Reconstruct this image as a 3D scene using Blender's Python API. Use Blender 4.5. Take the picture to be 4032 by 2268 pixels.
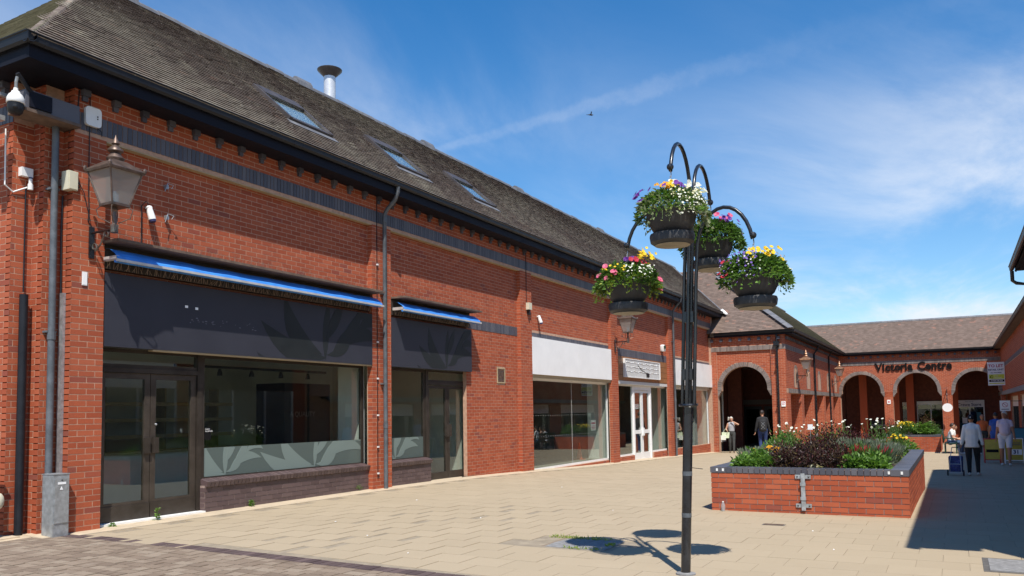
import bpy, bmesh, math, random
import numpy as np
from mathutils import Vector, Matrix
random.seed(7); rng = np.random.default_rng(7)
for o in list(bpy.data.objects): bpy.data.objects.remove(o)
S = bpy.context.scene
COL = S.collection
# ------------------------------------------------------------------ camera
def V3(*a): return np.array(a, float)
PIT, ROL, YAW = math.radians(3.807), math.radians(-0.909), math.radians(28.45)
FPX, CX, CY, EYE = 3210.0, 2016.0, 1413.0, 1.5
_f = V3(math.cos(YAW)*math.cos(PIT), math.sin(YAW)*math.cos(PIT), math.sin(PIT))
_r = V3(math.sin(YAW), -math.cos(YAW), 0); _u = np.cross(_r, _f)
CR = _r*math.cos(ROL)+_u*math.sin(ROL); CU = -_r*math.sin(ROL)+_u*math.cos(ROL)
CAMP = V3(0, 0, EYE)
cam = bpy.data.cameras.new('camera'); co = bpy.data.objects.new('camera', cam); COL.objects.link(co)
M = Matrix.Identity(4)
for i in range(3):
    M[i][0], M[i][1], M[i][2], M[i][3] = CR[i], CU[i], -_f[i], CAMP[i]
co.matrix_world = M
cam.sensor_width = 36; cam.lens = 36*FPX/4032; cam.shift_y = (CY-1134)/4032
cam.clip_end = 3000; cam.clip_start = 0.05
S.camera = co
# ------------------------------------------------------------------ light
SUN = V3(.53, .375, -1.0); SUN /= np.linalg.norm(SUN)
sl = bpy.data.lights.new('sun', 'SUN'); sl.energy = 4.9; sl.angle = math.radians(.55); sl.color = (1, .95, .87)
so = bpy.data.objects.new('sun', sl); COL.objects.link(so)
so.rotation_euler = Vector(SUN).to_track_quat('-Z', 'Y').to_euler(); so.location = (-20, -15, 40)
S.view_settings.view_transform = 'Standard'; S.view_settings.look = 'None'
S.view_settings.exposure = 0.30; S.view_settings.gamma = 1; S.view_settings.use_curve_mapping = False
S.render.engine = 'CYCLES'; S.render.resolution_x = 1024; S.render.resolution_y = 576
S.cycles.max_bounces = 10; S.cycles.transparent_max_bounces = 16; S.cycles.caustics_reflective = False; S.cycles.caustics_refractive = False
W = bpy.data.worlds.new('World'); S.world = W; W.use_nodes = True
nt = W.node_tree; nt.nodes.clear()
def N(nt, t, **k):
    n = nt.nodes.new(t)
    for a, b in k.items(): setattr(n, a, b)
    return n
def L(nt, a, b): nt.links.new(a, b)
def math_n(nt, op, a, b=None, c=None, clamp=False):
    n = N(nt, 'ShaderNodeMath', operation=op); n.use_clamp = clamp
    for i, v in enumerate((a, b, c)):
        if v is None: continue
        if isinstance(v, (int, float)): n.inputs[i].default_value = v
        else: L(nt, v, n.inputs[i])
    return n.outputs[0]
def maprange(nt, v, a, b, c=0., d=1., smooth=True):
    n = N(nt, 'ShaderNodeMapRange'); n.interpolation_type = 'SMOOTHSTEP' if smooth else 'LINEAR'
    L(nt, v, n.inputs[0])
    for i, q in enumerate((a, b, c, d)): n.inputs[i+1].default_value = q
    return n.outputs[0]
def mixc(nt, f, a, b, mode='MIX'):
    n = N(nt, 'ShaderNodeMix', data_type='RGBA', blend_type=mode)
    for i, v in ((0, f), (6, a), (7, b)):
        if isinstance(v, (int, float)): n.inputs[i].default_value = v
        elif isinstance(v, tuple): n.inputs[i].default_value = (*v[:3], 1)
        else: L(nt, v, n.inputs[i])
    return n.outputs[2]
sky = N(nt, 'ShaderNodeTexSky'); sky.sky_type = 'NISHITA'; sky.sun_disc = False
sky.sun_elevation = math.asin(-SUN[2]); sky.sun_rotation = math.atan2(-SUN[0], -SUN[1])
sky.air_density = 1.0; sky.dust_density = 0.25; sky.ozone_density = 3.0; sky.altitude = 60
tc = N(nt, 'ShaderNodeTexCoord'); nrm = N(nt, 'ShaderNodeVectorMath', operation='NORMALIZE'); L(nt, tc.outputs['Generated'], nrm.inputs[0])
DIR = nrm.outputs[0]
sx = N(nt, 'ShaderNodeSeparateXYZ'); L(nt, DIR, sx.inputs[0])
zc = math_n(nt, 'MAXIMUM', sx.outputs[2], 0.02); zz = math_n(nt, 'ADD', zc, .12)
cx = N(nt, 'ShaderNodeCombineXYZ')
L(nt, math_n(nt, 'DIVIDE', sx.outputs[0], zz), cx.inputs[0]); L(nt, math_n(nt, 'DIVIDE', sx.outputs[1], zz), cx.inputs[1])
mp = N(nt, 'ShaderNodeMapping'); mp.inputs['Rotation'].default_value = (0, 0, math.radians(35)); mp.inputs['Scale'].default_value = (.8, 1.55, 1); mp.inputs['Location'].default_value = (3.1, 1.7, 0)
L(nt, cx.outputs[0], mp.inputs[0])
def noise(nt, vec, sc, det=6, rough=.6, dist=0., dim='3D'):
    n = N(nt, 'ShaderNodeTexNoise'); n.noise_dimensions = dim
    if vec is not None: L(nt, vec, n.inputs['Vector'])
    n.inputs['Scale'].default_value = sc; n.inputs['Detail'].default_value = det; n.inputs['Roughness'].default_value = rough; n.inputs['Distortion'].default_value = dist
    return n.outputs[0]
n1 = noise(nt, mp.outputs[0], .75, 10, .62, .5); n2 = noise(nt, cx.outputs[0], .33, 3, .5)
cl = math_n(nt, 'MULTIPLY', maprange(nt, n1, .36, .74), maprange(nt, n2, .32, .60))
# thicker veil low in the sky, towards the far end of the square (+x) it shows more cirrus
low = maprange(nt, sx.outputs[2], .62, .10)
haze = math_n(nt, 'MULTIPLY', low, .10)
cl = math_n(nt, 'ADD', math_n(nt, 'MULTIPLY', cl, math_n(nt, 'ADD', math_n(nt, 'MULTIPLY', low, .95), .12)), haze, clamp=True)
# a spreading condensation trail: band about a great circle
def pixdir(x, y):
    d = _f+CR*(x-CX)/FPX-CU*(y-CY)/FPX; return d/np.linalg.norm(d)
da, db = pixdir(1690, 600), pixdir(3300, 135)
nn = np.cross(da, db); nn /= np.linalg.norm(nn); tt = db-da*(da@db); tt /= np.linalg.norm(tt)
def dotn(v):
    n = N(nt, 'ShaderNodeVectorMath', operation='DOT_PRODUCT'); L(nt, DIR, n.inputs[0]); n.inputs[1].default_value = tuple(v); return n.outputs['Value']
alo = math_n(nt, 'ARCTAN2', dotn(tt), dotn(da))
wid = maprange(nt, alo, 0, .45, .0045, .015, False)
wob = math_n(nt, 'MULTIPLY', math_n(nt, 'SUBTRACT', noise(nt, DIR, 38, 7, .65), .5), math_n(nt, 'MULTIPLY', wid, 2.2))
dist = math_n(nt, 'ABSOLUTE', math_n(nt, 'ADD', dotn(nn), wob))
rel = math_n(nt, 'DIVIDE', dist, wid)
tr = math_n(nt, 'MULTIPLY', maprange(nt, rel, 1.25, .25), maprange(nt, alo, -.02, .03))
tr = math_n(nt, 'MULTIPLY', tr, maprange(nt, alo, .52, .22, .02, .10))
tr = math_n(nt, 'MULTIPLY', tr, maprange(nt, noise(nt, DIR, 26, 6, .7), .22, .7, .35, 1.1))
cov = math_n(nt, 'ADD', cl, tr, clamp=True)
hs = N(nt, 'ShaderNodeHueSaturation'); hs.inputs['Saturation'].default_value = 1.40; hs.inputs['Value'].default_value = 1.0; L(nt, sky.outputs[0], hs.inputs['Color'])
skyc = mixc(nt, cov, hs.outputs[0], (5.5, 5.85, 6.45))
bg = N(nt, 'ShaderNodeBackground'); L(nt, skyc, bg.inputs[0]); bg.inputs[1].default_value = 0.130
L(nt, bg.outputs[0], N(nt, 'ShaderNodeOutputWorld').inputs[0])

# ------------------------------------------------------------------ materials
MATS = {}
def newmat(name):
    m = bpy.data.materials.new(name); m.use_nodes = True; MATS[name] = m
    t = m.node_tree; b = t.nodes['Principled BSDF']; return m, t, b
def rnd(t):      # one number for each piece, whether it is its own object or an island of a joined mesh
    a = N(t, 'ShaderNodeObjectInfo').outputs['Random']; g = N(t, 'ShaderNodeNewGeometry').outputs['Random Per Island']
    return math_n(t, 'FRACT', math_n(t, 'ADD', a, g))
def pos(t): return N(t, 'ShaderNodeNewGeometry').outputs['Position']
def ramp(t, v, stops, interp='LINEAR'):
    n = N(t, 'ShaderNodeValToRGB'); n.color_ramp.interpolation = interp; e = n.color_ramp.elements
    while len(e) < len(stops): e.new(.5)
    for q, (p, c) in zip(e, stops): q.position = p; q.color = (*c, 1)
    L(t, v, n.inputs[0]); return n.outputs[0]
def bump(t, b, h, dist=.002, st=.6):
    n = N(t, 'ShaderNodeBump'); n.inputs['Strength'].default_value = st; n.inputs['Distance'].default_value = dist
    L(t, h, n.inputs['Height']); L(t, n.outputs[0], b.inputs['Normal'])
def plain(name, col, rough=.6, metal=0., var=.12, sc=9., bmp=0., spec=.5, grime=None, coat=0.):
    m, t, b = newmat(name); p = pos(t)
    n = noise(t, p, sc, 6, .65)
    c = mixc(t, maprange(t, n, .3, .75), tuple(x*(1-var) for x in col), tuple(min(1, x*(1+var)) for x in col))
    if grime:
        g = noise(t, p, sc*.35, 8, .7, .6); c = mixc(t, maprange(t, g, .52, .75, 0, grime[1]), c, grime[0])
    L(t, c, b.inputs['Base Color']); b.inputs['Roughness'].default_value = rough; b.inputs['Metallic'].default_value = metal
    b.inputs['Specular IOR Level'].default_value = spec; b.inputs['Coat Weight'].default_value = coat
    if bmp: bump(t, b, noise(t, p, sc*12, 4, .6), bmp)
    else:
        L(t, maprange(t, n, .2, .8, max(.02, rough-.08), min(1, rough+.1)), b.inputs['Roughness'])
    return m
def pieces(name, stops, rough=.8, grain=.12, sc=60, bmp=.002, spec=.3, streak=None, patches=()):
    # pieces with a random tone each, fine grain, stains with a shape of their own
    m, t, b = newmat(name); p = pos(t)
    c = ramp(t, rnd(t), stops)
    n = noise(t, p, sc, 5, .7); k = maprange(t, n, .25, .75, 1-grain, 1+grain, False)
    c = mixc(t, 1., c, k, 'MULTIPLY') if False else c
    mul = N(t, 'ShaderNodeVectorMath', operation='SCALE'); L(t, c, mul.inputs[0]); L(t, k, mul.inputs['Scale']); c = mul.outputs[0]
    if streak:
        mpn = N(t, 'ShaderNodeMapping'); mpn.inputs['Scale'].default_value = (2.2, 2.2, .22); L(t, p, mpn.inputs[0]); g2 = noise(t, mpn.outputs[0], 1.6, 7, .65, .4)
        c = mixc(t, maprange(t, g2, .5, .78, 0, streak[1]), c, streak[0])
    for (col, s, lo, hi, a) in patches:
        g = noise(t, p, s, 8, .7, .3); c = mixc(t, maprange(t, g, lo, hi, 0, a), c, col)
    L(t, c, b.inputs['Base Color']); b.inputs['Roughness'].default_value = rough; b.inputs['Specular IOR Level'].default_value = spec
    if bmp: bump(t, b, n, bmp, .8)
    return m
pieces('brick', [(0, (.325, .069, .029)), (.3, (.36, .080, .034)), (.62, (.39, .091, .039)), (.94, (.425, .108, .049)), (.97, (.29, .066, .038)), (1, (.25, .070, .046))], .85, .16, 90, .001, streak=((.19, .06, .038), .45),
       patches=[((.20, .062, .040), .9, .52, .8, .5), ((.26, .10, .065), .35, .5, .8, .35), ((.55, .36, .27), 6., .74, .82, .35)])
plain('mortar', (.49, .30, .205), .95, 0, .18, 14, .003)
plain('mortar_dark', (.30, .22, .19), .95, 0, .18, 14, .003)
pieces('blue_brick', [(0, (.060, .060, .076)), (.5, (.080, .080, .098)), (1, (.112, .108, .122))], .5, .15, 70, .001, .5, patches=[((.22, .2, .19), 3., .62, .8, .35)])
pieces('plinth_brick', [(0, (.085, .055, .055)), (.5, (.105, .070, .070)), (1, (.13, .088, .085))], .42, .15, 70, .001, .5, patches=[((.25, .2, .17), 4., .64, .8, .3)])
pieces('arch_brick', [(0, (.15, .12, .105)), (.5, (.20, .165, .15)), (1, (.25, .21, .19))], .7, .15, 70, .001, .4, patches=[((.7, .66, .6), 7., .68, .73, .7)])
pieces('tile', [(0, (.128, .099, .082)), (.5, (.145, .112, .093)), (.95, (.162, .125, .103)), (1, (.21, .14, .105))], .9, .2, 50, .002, .2,
       patches=[((.33, .30, .235), .45, .40, .74, .65), ((.085, .072, .06), .6, .56, .76, .55), ((.38, .345, .265), 2.4, .52, .66, .5), ((.075, .062, .05), 1.7, .55, .68, .55), ((.60, .57, .49), 13., .60, .68, .55), ((.42, .24, .06), 2.6, .72, .78, .6)])
pieces('tile_brown', [(0, (.165, .122, .10)), (.5, (.20, .148, .122)), (.93, (.23, .17, .14)), (1, (.32, .18, .135))], .85, .15, 50, .002, .2,
       patches=[((.12, .10, .085), .7, .56, .76, .5), ((.5, .46, .4), 9., .70, .76, .5)])
pieces('tile_moss', [(0, (.16, .15, .10)), (.5, (.21, .195, .135)), (1, (.27, .25, .18))], .9, .2, 50, .002, .2, patches=[((.34, .33, .24), 1.2, .5, .75, .6)])
pieces('slab', [(0, (.385, .311, .213)), (.5, (.397, .321, .220)), (1, (.409, .331, .228))], .92, .08, 120, .0015, .2,
       patches=[((.335, .268, .182), .42, .46, .78, .42), ((.47, .385, .275), .8, .55, .8, .4), ((.22, .18, .13), 2.7, .68, .76, .4), ((.17, .14, .11), 15., .695, .715, .6), ((.30, .25, .18), 6., .60, .75, .4)])
pieces('paver', [(0, (.19, .142, .105)), (.35, (.225, .17, .125)), (.7, (.26, .20, .148)), (1, (.30, .24, .18))], .95, .2, 110, .003, .2, patches=[((.40, .34, .27), 3., .55, .75, .4)])
pieces('border_paver', [(0, (.075, .05, .05)), (.5, (.10, .07, .065)), (1, (.13, .09, .085))], .85, .15, 90, .002, .3, patches=[((.3, .26, .22), 5., .66, .8, .4)])
plain('sand', (.29, .238, .17), .95, 0, .2, 6, .003)
plain('cement', (.53, .43, .30), .95, 0, .12, 7, .002, grime=((.33, .28, .2), .5))
plain('black_plastic', (.014, .015, .019), .42, 0, .2, 5, spec=.28)
plain('fascia_navy', (.009, .010, .017), .6, 0, .2, 4, spec=.15)
plain('pipe_grey', (.10, .112, .125), .45, 0, .25, 7, grime=((.2, .2, .2), .4))
plain('black_paint', (.012, .013, .016), .28, 0, .3, 9, coat=.3, grime=((.16, .16, .16), .14))
plain('galv', (.42, .44, .45), .45, .6, .22, 14)
plain('zinc_flue', (.66, .67, .69), .4, .35, .06, 6)
plain('flue_cap', (.10, .085, .08), .5, .4, .2, 6)
plain('cream_trim', (.42, .33, .20), .8, 0, .12, 8, grime=((.25, .2, .14), .5))
plain('lead', (.17, .17, .18), .55, .2, .2, 5, grime=((.36, .34, .30), .5))
plain('white_render', (.80, .79, .76), .7, 0, .06, 4)
plain('white_sign', (.88, .875, .86), .45, 0, .03, 2.5, grime=((.55, .53, .5), .25))
plain('white_frame', (.82, .82, .81), .35, 0, .04, 5)
plain('grey_frame', (.62, .62, .60), .4, 0, .05, 5)
plain('bronze_frame', (.052, .042, .034), .36, .25, .2, 6)
plain('bronze_light', (.075, .060, .048), .4, .3, .2, 6)
plain('sign_navy', (.036, .037, .049), .5, 0, .07, 1.6, spec=.3, grime=((.06, .06, .07), .5))
plain('sign_leaf', (.018, .021, .022), .5, 0, .1, 4, spec=.3)
plain('awning_blue', (.05, .25, .72), .55, 0, .12, 5)
plain('awning_bar', (.62, .60, .57), .4, .3, .1, 5)
plain('rust_wood', (.14, .095, .07), .85, 0, .3, 8)
plain('spike', (.40, .28, .21), .5, .3, .2, 9)
plain('dark_timber', (.035, .026, .02), .8, 0, .3, 6)
plain('copper_old', (.15, .105, .085), .45, .55, .35, 9, grime=((.20, .26, .22), .7))
plain('copper_bright', (.42, .24, .15), .38, .7, .2, 9)
plain('plastic_white', (.78, .78, .76), .35, 0, .04, 5)
plain('plastic_cream', (.62, .58, .44), .45, 0, .06, 5)
plain('bowl', (.030, .030, .033), .55, 0, .3, 8, grime=((.13, .125, .12), .6))
plain('bowl_base', (.30, .26, .19), .7, 0, .25, 6)
plain('soil', (.05, .034, .024), .95, 0, .4, 20, .01)
plain('stem', (.10, .16, .05), .7, 0, .2, 9)
plain('steel_chain', (.45, .45, .46), .35, .8, .15, 20)
plain('tile_glazed', (.30, .135, .055), .35, 0, .2, 6)
plain('inside_wall', (.72, .73, .66), .9, 0, .08, 2)
plain('brick_shade', (.17, .055, .038), .9, 0, .25, 6)  # same brick with the low light of passage and covered walk put into its colour
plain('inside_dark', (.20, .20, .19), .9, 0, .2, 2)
plain('inside_floor', (.36, .33, .28), .6, 0, .15, 3)
plain('inside_white', (.84, .86, .81), .85, 0, .05, 3, grime=((.5, .52, .47), .4))
plain('shelf_wood', (.46, .38, .22), .6, 0, .15, 7)
plain('dark_metal', (.03, .03, .032), .4, .4, .2, 7)
plain('concrete', (.24, .235, .23), .95, 0, .25, 16, .004)
plain('moss', (.13, .16, .035), .95, 0, .4, 30, .01)
plain('iron_cover', (.16, .145, .125), .7, .3, .25, 18, .003)
plain('letter_black', (.010, .0095, .010), .85, 0, .2, 4, spec=.1)
plain('letter_red', (.50, .035, .09), .5)
plain('letter_blue', (.03, .035, .12), .5)
plain('letter_grey', (.12, .12, .15), .5)
plain('lime', (.62, .68, .05), .5)
plain('yellow_poster', (.45, .34, .03), .5)
plain('red_plastic', (.42, .03, .02), .45)
plain('board_blue', (.03, .16, .22), .5)
plain('bench_green', (.012, .045, .028), .45, 0, .2, 8)
plain('skin', (.54, .29, .19), .55, 0, .06, 14)
plain('skin_tan', (.36, .17, .10), .55, 0, .06, 14)
plain('cloth_white', (.74, .73, .70), .85, 0, .05, 10)
plain('cloth_lilac', (.60, .50, .58), .85, 0, .05, 10)
plain('cloth_pale', (.66, .65, .70), .85, 0, .05, 10)
plain('cloth_grey', (.36, .36, .385), .85, 0, .08, 12)
plain('cloth_black', (.018, .018, .02), .85, 0, .3, 10)
plain('cloth_dark', (.045, .046, .045), .85, 0, .3, 10)
plain('cloth_navy', (.022, .045, .15), .85, 0, .2, 10)
plain('cloth_blue', (.03, .09, .36), .85, 0, .12, 10)
plain('cloth_orange', (.55, .12, .03), .85, 0, .1, 10)
plain('cloth_cream', (.55, .51, .36), .85, 0, .06, 10)
plain('cloth_peach', (.62, .42, .30), .85, 0, .06, 10)
plain('denim', (.06, .10, .19), .85, 0, .2, 18)
plain('shoe_white', (.66, .64, .6), .6)
plain('shoe_brown', (.16, .1, .07), .6)
plain('hair_grey', (.55, .52, .47), .6, 0, .2, 40)
plain('hair_dark', (.03, .02, .015), .5, 0, .3, 40)
plain('bag_green', (.66, .74, .52), .6, 0, .15, 9)
plain('bag_white', (.74, .76, .66), .6, 0, .06, 9)
plain('bag_blue', (.02, .035, .16), .7, 0, .6, 22, grime=((.4, .45, .65), .35))
plain('rubber', (.012, .012, .013), .7)
plain('bird', (.05, .05, .055), .8)
plain('orange_plastic', (.60, .09, .03), .5)
def glass_mat(name, tint=(.87, .91, .89), refl=1.0, ior=1.52):
    m, t, b = newmat(name); t.nodes.remove(b)
    out = [n for n in t.nodes if n.type == 'OUTPUT_MATERIAL'][0]
    tr = N(t, 'ShaderNodeBsdfTransparent'); tr.inputs[0].default_value = (*tint, 1)
    gl = N(t, 'ShaderNodeBsdfGlossy'); gl.inputs['Roughness'].default_value = .0; gl.inputs[0].default_value = (.95, .97, .96, 1)
    lw = N(t, 'ShaderNodeLayerWeight'); lw.inputs[0].default_value = .5
    k = math_n(t, 'MULTIPLY', math_n(t, 'ADD', math_n(t, 'MULTIPLY', math_n(t, 'POWER', lw.outputs['Facing'], 5.), .95), .045), refl, clamp=True)
    mx = N(t, 'ShaderNodeMixShader'); L(t, k, mx.inputs[0]); L(t, tr.outputs[0], mx.inputs[1]); L(t, gl.outputs[0], mx.inputs[2]); L(t, mx.outputs[0], out.inputs[0])
    return m
glass_mat('glass', refl=1.35); glass_mat('glass_dark', (.55, .6, .58), 1.15)
def film_mat(name, col, a):
    m, t, b = newmat(name); t.nodes.remove(b); out = [n for n in t.nodes if n.type == 'OUTPUT_MATERIAL'][0]
    tr = N(t, 'ShaderNodeBsdfTransparent'); tr.inputs[0].default_value = (.8, .85, .83, 1)
    d1 = N(t, 'ShaderNodeBsdfDiffuse'); d1.inputs[0].default_value = (*col, 1); d2 = N(t, 'ShaderNodeBsdfTranslucent'); d2.inputs[0].default_value = (*col, 1)
    m1 = N(t, 'ShaderNodeMixShader'); m1.inputs[0].default_value = .35; L(t, d1.outputs[0], m1.inputs[1]); L(t, d2.outputs[0], m1.inputs[2])
    m2 = N(t, 'ShaderNodeMixShader'); m2.inputs[0].default_value = a; L(t, tr.outputs[0], m2.inputs[1]); L(t, m1.outputs[0], m2.inputs[2]); L(t, m2.outputs[0], out.inputs[0])
film_mat('film', (.20, .245, .225), .72); film_mat('film_leaf', (.31, .38, .35), .9)
film_mat('lantern_glass', (.66, .62, .57), .42)
film_mat('bottle_plastic', (.7, .75, .8), .35)
def leaf_mat(name, stops, trans=.32, rough=.5):
    m, t, b = newmat(name); t.nodes.remove(b); out = [n for n in t.nodes if n.type == 'OUTPUT_MATERIAL'][0]
    c = ramp(t, rnd(t), stops)
    pb = N(t, 'ShaderNodeBsdfPrincipled'); L(t, c, pb.inputs['Base Color']); pb.inputs['Roughness'].default_value = rough; pb.inputs['Specular IOR Level'].default_value = .35
    tl = N(t, 'ShaderNodeBsdfTranslucent'); mul = N(t, 'ShaderNodeVectorMath', operation='MULTIPLY'); L(t, c, mul.inputs[0]); mul.inputs[1].default_value = (1.5, 1.5, .8); L(t, mul.outputs[0], tl.inputs[0])
    mx = N(t, 'ShaderNodeMixShader'); mx.inputs[0].default_value = trans; L(t, pb.outputs[0], mx.inputs[1]); L(t, tl.outputs[0], mx.inputs[2]); L(t, mx.outputs[0], out.inputs[0])
G3 = lambda a, b, c: [(0, a), (.5, b), (1, c)]
leaf_mat('leaf_green', G3((.034, .082, .018), (.070, .145, .028), (.12, .21, .045)))
leaf_mat('leaf_bright', G3((.075, .16, .025), (.12, .24, .04), (.19, .32, .07)))
leaf_mat('leaf_lime', G3((.16, .24, .035), (.26, .34, .05), (.36, .42, .09)))
leaf_mat('leaf_pale', G3((.16, .21, .10), (.24, .29, .15), (.36, .40, .24)))
leaf_mat('leaf_purple', G3((.022, .012, .012), (.045, .02, .02), (.085, .06, .04)), .2, .38)
leaf_mat('leaf_maroon', G3((.05, .012, .016), (.085, .02, .024), (.12, .035, .03)), .3)
leaf_mat('leaf_silver', G3((.12, .16, .10), (.18, .22, .15), (.26, .28, .22)))
leaf_mat('leaf_brown', G3((.10, .06, .035), (.16, .10, .05), (.14, .12, .05)))
def petal(name, a, b): leaf_mat(name, [(0, a), (1, b)], .25, .6)
petal('petal_white', (.72, .72, .66), (.85, .85, .80)); petal('petal_yellow', (.75, .50, .02), (.85, .64, .03)); petal('petal_orange', (.70, .32, .02), (.80, .45, .03))
petal('petal_purple', (.09, .02, .22), (.22, .05, .38)); petal('petal_violet', (.12, .06, .36), (.24, .14, .5)); petal('petal_pink', (.60, .05, .16), (.75, .22, .32)); petal('petal_red', (.50, .02, .05), (.60, .06, .09)); petal('petal_cream', (.72, .66, .42), (.80, .76, .56))

# ------------------------------------------------------------------ mesh helpers
def mat(m): return MATS[m] if isinstance(m, str) else m
def mesh_np(name, V, F, mats, midx=None, smooth=False):
    """V (n,3); F list of arrays (m,k) of face vertex ids"""
    me = bpy.data.meshes.new(name)
    V = np.asarray(V, np.float32); me.vertices.add(len(V)); me.vertices.foreach_set('co', V.ravel())
    loops = np.concatenate([f.ravel() for f in F]).astype(np.int32); sizes = np.concatenate([np.full(len(f), f.shape[1]) for f in F]).astype(np.int32)
    me.loops.add(len(loops)); me.loops.foreach_set('vertex_index', loops)
    st = np.concatenate([[0], np.cumsum(sizes)[:-1]]).astype(np.int32)
    me.polygons.add(len(sizes)); me.polygons.foreach_set('loop_start', st)
    try: me.polygons.foreach_set('loop_total', sizes)
    except Exception: pass
    for m in (mats if isinstance(mats, (list, tuple)) else [mats]): me.materials.append(mat(m))
    if midx is not None: me.polygons.foreach_set('material_index', np.asarray(midx, np.int32))
    me.polygons.foreach_set('use_smooth', np.full(len(sizes), bool(smooth)))
    me.update(calc_edges=True); me.validate(); return me
ROOTLOC = {}
def link(name, me, parent=None, local=False, props=None):
    o = bpy.data.objects.new(name, me); COL.objects.link(o)
    if parent is not None:
        o.parent = parent
        if not local and parent.name in ROOTLOC: o.matrix_parent_inverse = Matrix.Translation(-Vector(ROOTLOC[parent.name]))
    if props:
        for k, v in props.items(): o[k] = v
    return o
def thing(name, label, cat, loc=(0, 0, 0), group=None, rot=None):
    o = bpy.data.objects.new(name, None); COL.objects.link(o); o.location = loc; o.empty_display_size = .1
    if rot is not None: o.rotation_euler = rot
    o['label'] = label; o['category'] = cat
    if group: o['group'] = group
    ROOTLOC[o.name] = loc
    return o
def tag(o, label, cat, group=None):
    o['label'] = label; o['category'] = cat
    if group: o['group'] = group
    return o
class MB:
    def __init__(s): s.V = []; s.F = []; s.m = []; s.cur = 0
    def vs(s, pts): b = len(s.V); s.V += [tuple(float(c) for c in p) for p in pts]; return b
    def face(s, ids): s.F.append(tuple(ids)); s.m.append(s.cur)
    def hexa(s, p):      # 8 points: bottom 4 ccw, top 4 ccw
        b = s.vs(p)
        for f in ((3, 2, 1, 0), (4, 5, 6, 7), (0, 1, 5, 4), (1, 2, 6, 5), (2, 3, 7, 6), (3, 0, 4, 7)): s.face([b+i for i in f])
        return s
    def box(s, x0, x1, y0, y1, z0, z1):
        return s.hexa([(x0, y0, z0), (x1, y0, z0), (x1, y1, z0), (x0, y1, z0), (x0, y0, z1), (x1, y0, z1), (x1, y1, z1), (x0, y1, z1)])
    def obox(s, c, ax, h):
        c = np.array(c, float); a = [np.array(v, float)*k for v, k in zip(ax, h)]
        return s.hexa([c-a[0]-a[1]-a[2], c+a[0]-a[1]-a[2], c+a[0]+a[1]-a[2], c-a[0]+a[1]-a[2], c-a[0]-a[1]+a[2], c+a[0]-a[1]+a[2], c+a[0]+a[1]+a[2], c-a[0]+a[1]+a[2]])
    def tube(s, path, r, n=8, cap=True):
        P = [np.array(p, float) for p in path]; rs = r if isinstance(r, (list, tuple)) else [r]*len(P); rings = []
        t0 = P[1]-P[0]; ref = np.array((0, 0, 1.)) if abs(t0[2]) < .9*np.linalg.norm(t0) else np.array((1., 0, 0))
        a = np.cross(t0, ref); a /= np.linalg.norm(a)
        for i, p in enumerate(P):
            t = P[min(i+1, len(P)-1)]-P[max(i-1, 0)]; t = t/np.linalg.norm(t)
            a = a-t*(a@t); a /= np.linalg.norm(a); b = np.cross(t, a)
            rings.append(s.vs([p+rs[i]*(math.cos(2*math.pi*k/n)*a+math.sin(2*math.pi*k/n)*b) for k in range(n)]))
        for i in range(len(P)-1):
            for k in range(n): s.face([rings[i]+k, rings[i]+(k+1) % n, rings[i+1]+(k+1) % n, rings[i+1]+k])
        if cap: s.face([rings[0]+k for k in range(n)][::-1]); s.face([rings[-1]+k for k in range(n)])
        return s
    def lathe(s, prof, c=(0, 0), n=16, sq=False):
        rings = []
        for r, z in prof:
            rings.append(s.vs([(c[0]+r*math.cos(2*math.pi*(k+(.5 if sq else 0))/n), c[1]+r*math.sin(2*math.pi*(k+(.5 if sq else 0))/n), z) for k in range(n)]))
        for i in range(len(prof)-1):
            for k in range(n): s.face([rings[i]+k, rings[i]+(k+1) % n, rings[i+1]+(k+1) % n, rings[i+1]+k])
        s.face([rings[0]+k for k in range(n)][::-1]); s.face([rings[-1]+k for k in range(n)])
        return s
    def ball(s, c, r, n=10, m=6, sc=(1, 1, 1)):
        rings = []
        for i in range(1, m):
            a = math.pi*i/m; rings.append(s.vs([(c[0]+sc[0]*r*math.sin(a)*math.cos(2*math.pi*k/n), c[1]+sc[1]*r*math.sin(a)*math.sin(2*math.pi*k/n), c[2]-sc[2]*r*math.cos(a)) for k in range(n)]))
        lo = s.vs([(c[0], c[1], c[2]-sc[2]*r)]); hi = s.vs([(c[0], c[1], c[2]+sc[2]*r)])
        for i in range(len(rings)-1):
            for k in range(n): s.face([rings[i]+k, rings[i]+(k+1) % n, rings[i+1]+(k+1) % n, rings[i+1]+k])
        for k in range(n): s.face([lo, rings[0]+(k+1) % n, rings[0]+k]); s.face([hi, rings[-1]+k, rings[-1]+(k+1) % n])
        return s
    def prism(s, poly, o, u, v, w):   # polygon in (u,v) plane at o, extruded by vector w
        o, u, v, w = (np.array(q, float) for q in (o, u, v, w)); n = len(poly)
        a = s.vs([o+p[0]*u+p[1]*v for p in poly]); b = s.vs([o+p[0]*u+p[1]*v+w for p in poly])
        s.face([a+i for i in range(n)][::-1]); s.face([b+i for i in range(n)])
        for i in range(n): s.face([a+i, a+(i+1) % n, b+(i+1) % n, b+i])
        return s
    def mesh(s, name, mats, smooth=False):
        me = bpy.data.meshes.new(name); me.from_pydata(s.V, [], s.F)
        for m in (mats if isinstance(mats, (list, tuple)) else [mats]): me.materials.append(mat(m))
        me.polygons.foreach_set('material_index', s.m)
        if smooth: me.polygons.foreach_set('use_smooth', [True]*len(s.F))
        me.update(); return me
    def build(s, name, mats, parent=None, smooth=False, local=False, props=None):
        return link(name, s.mesh(name, mats, smooth), parent, local, props)
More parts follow.
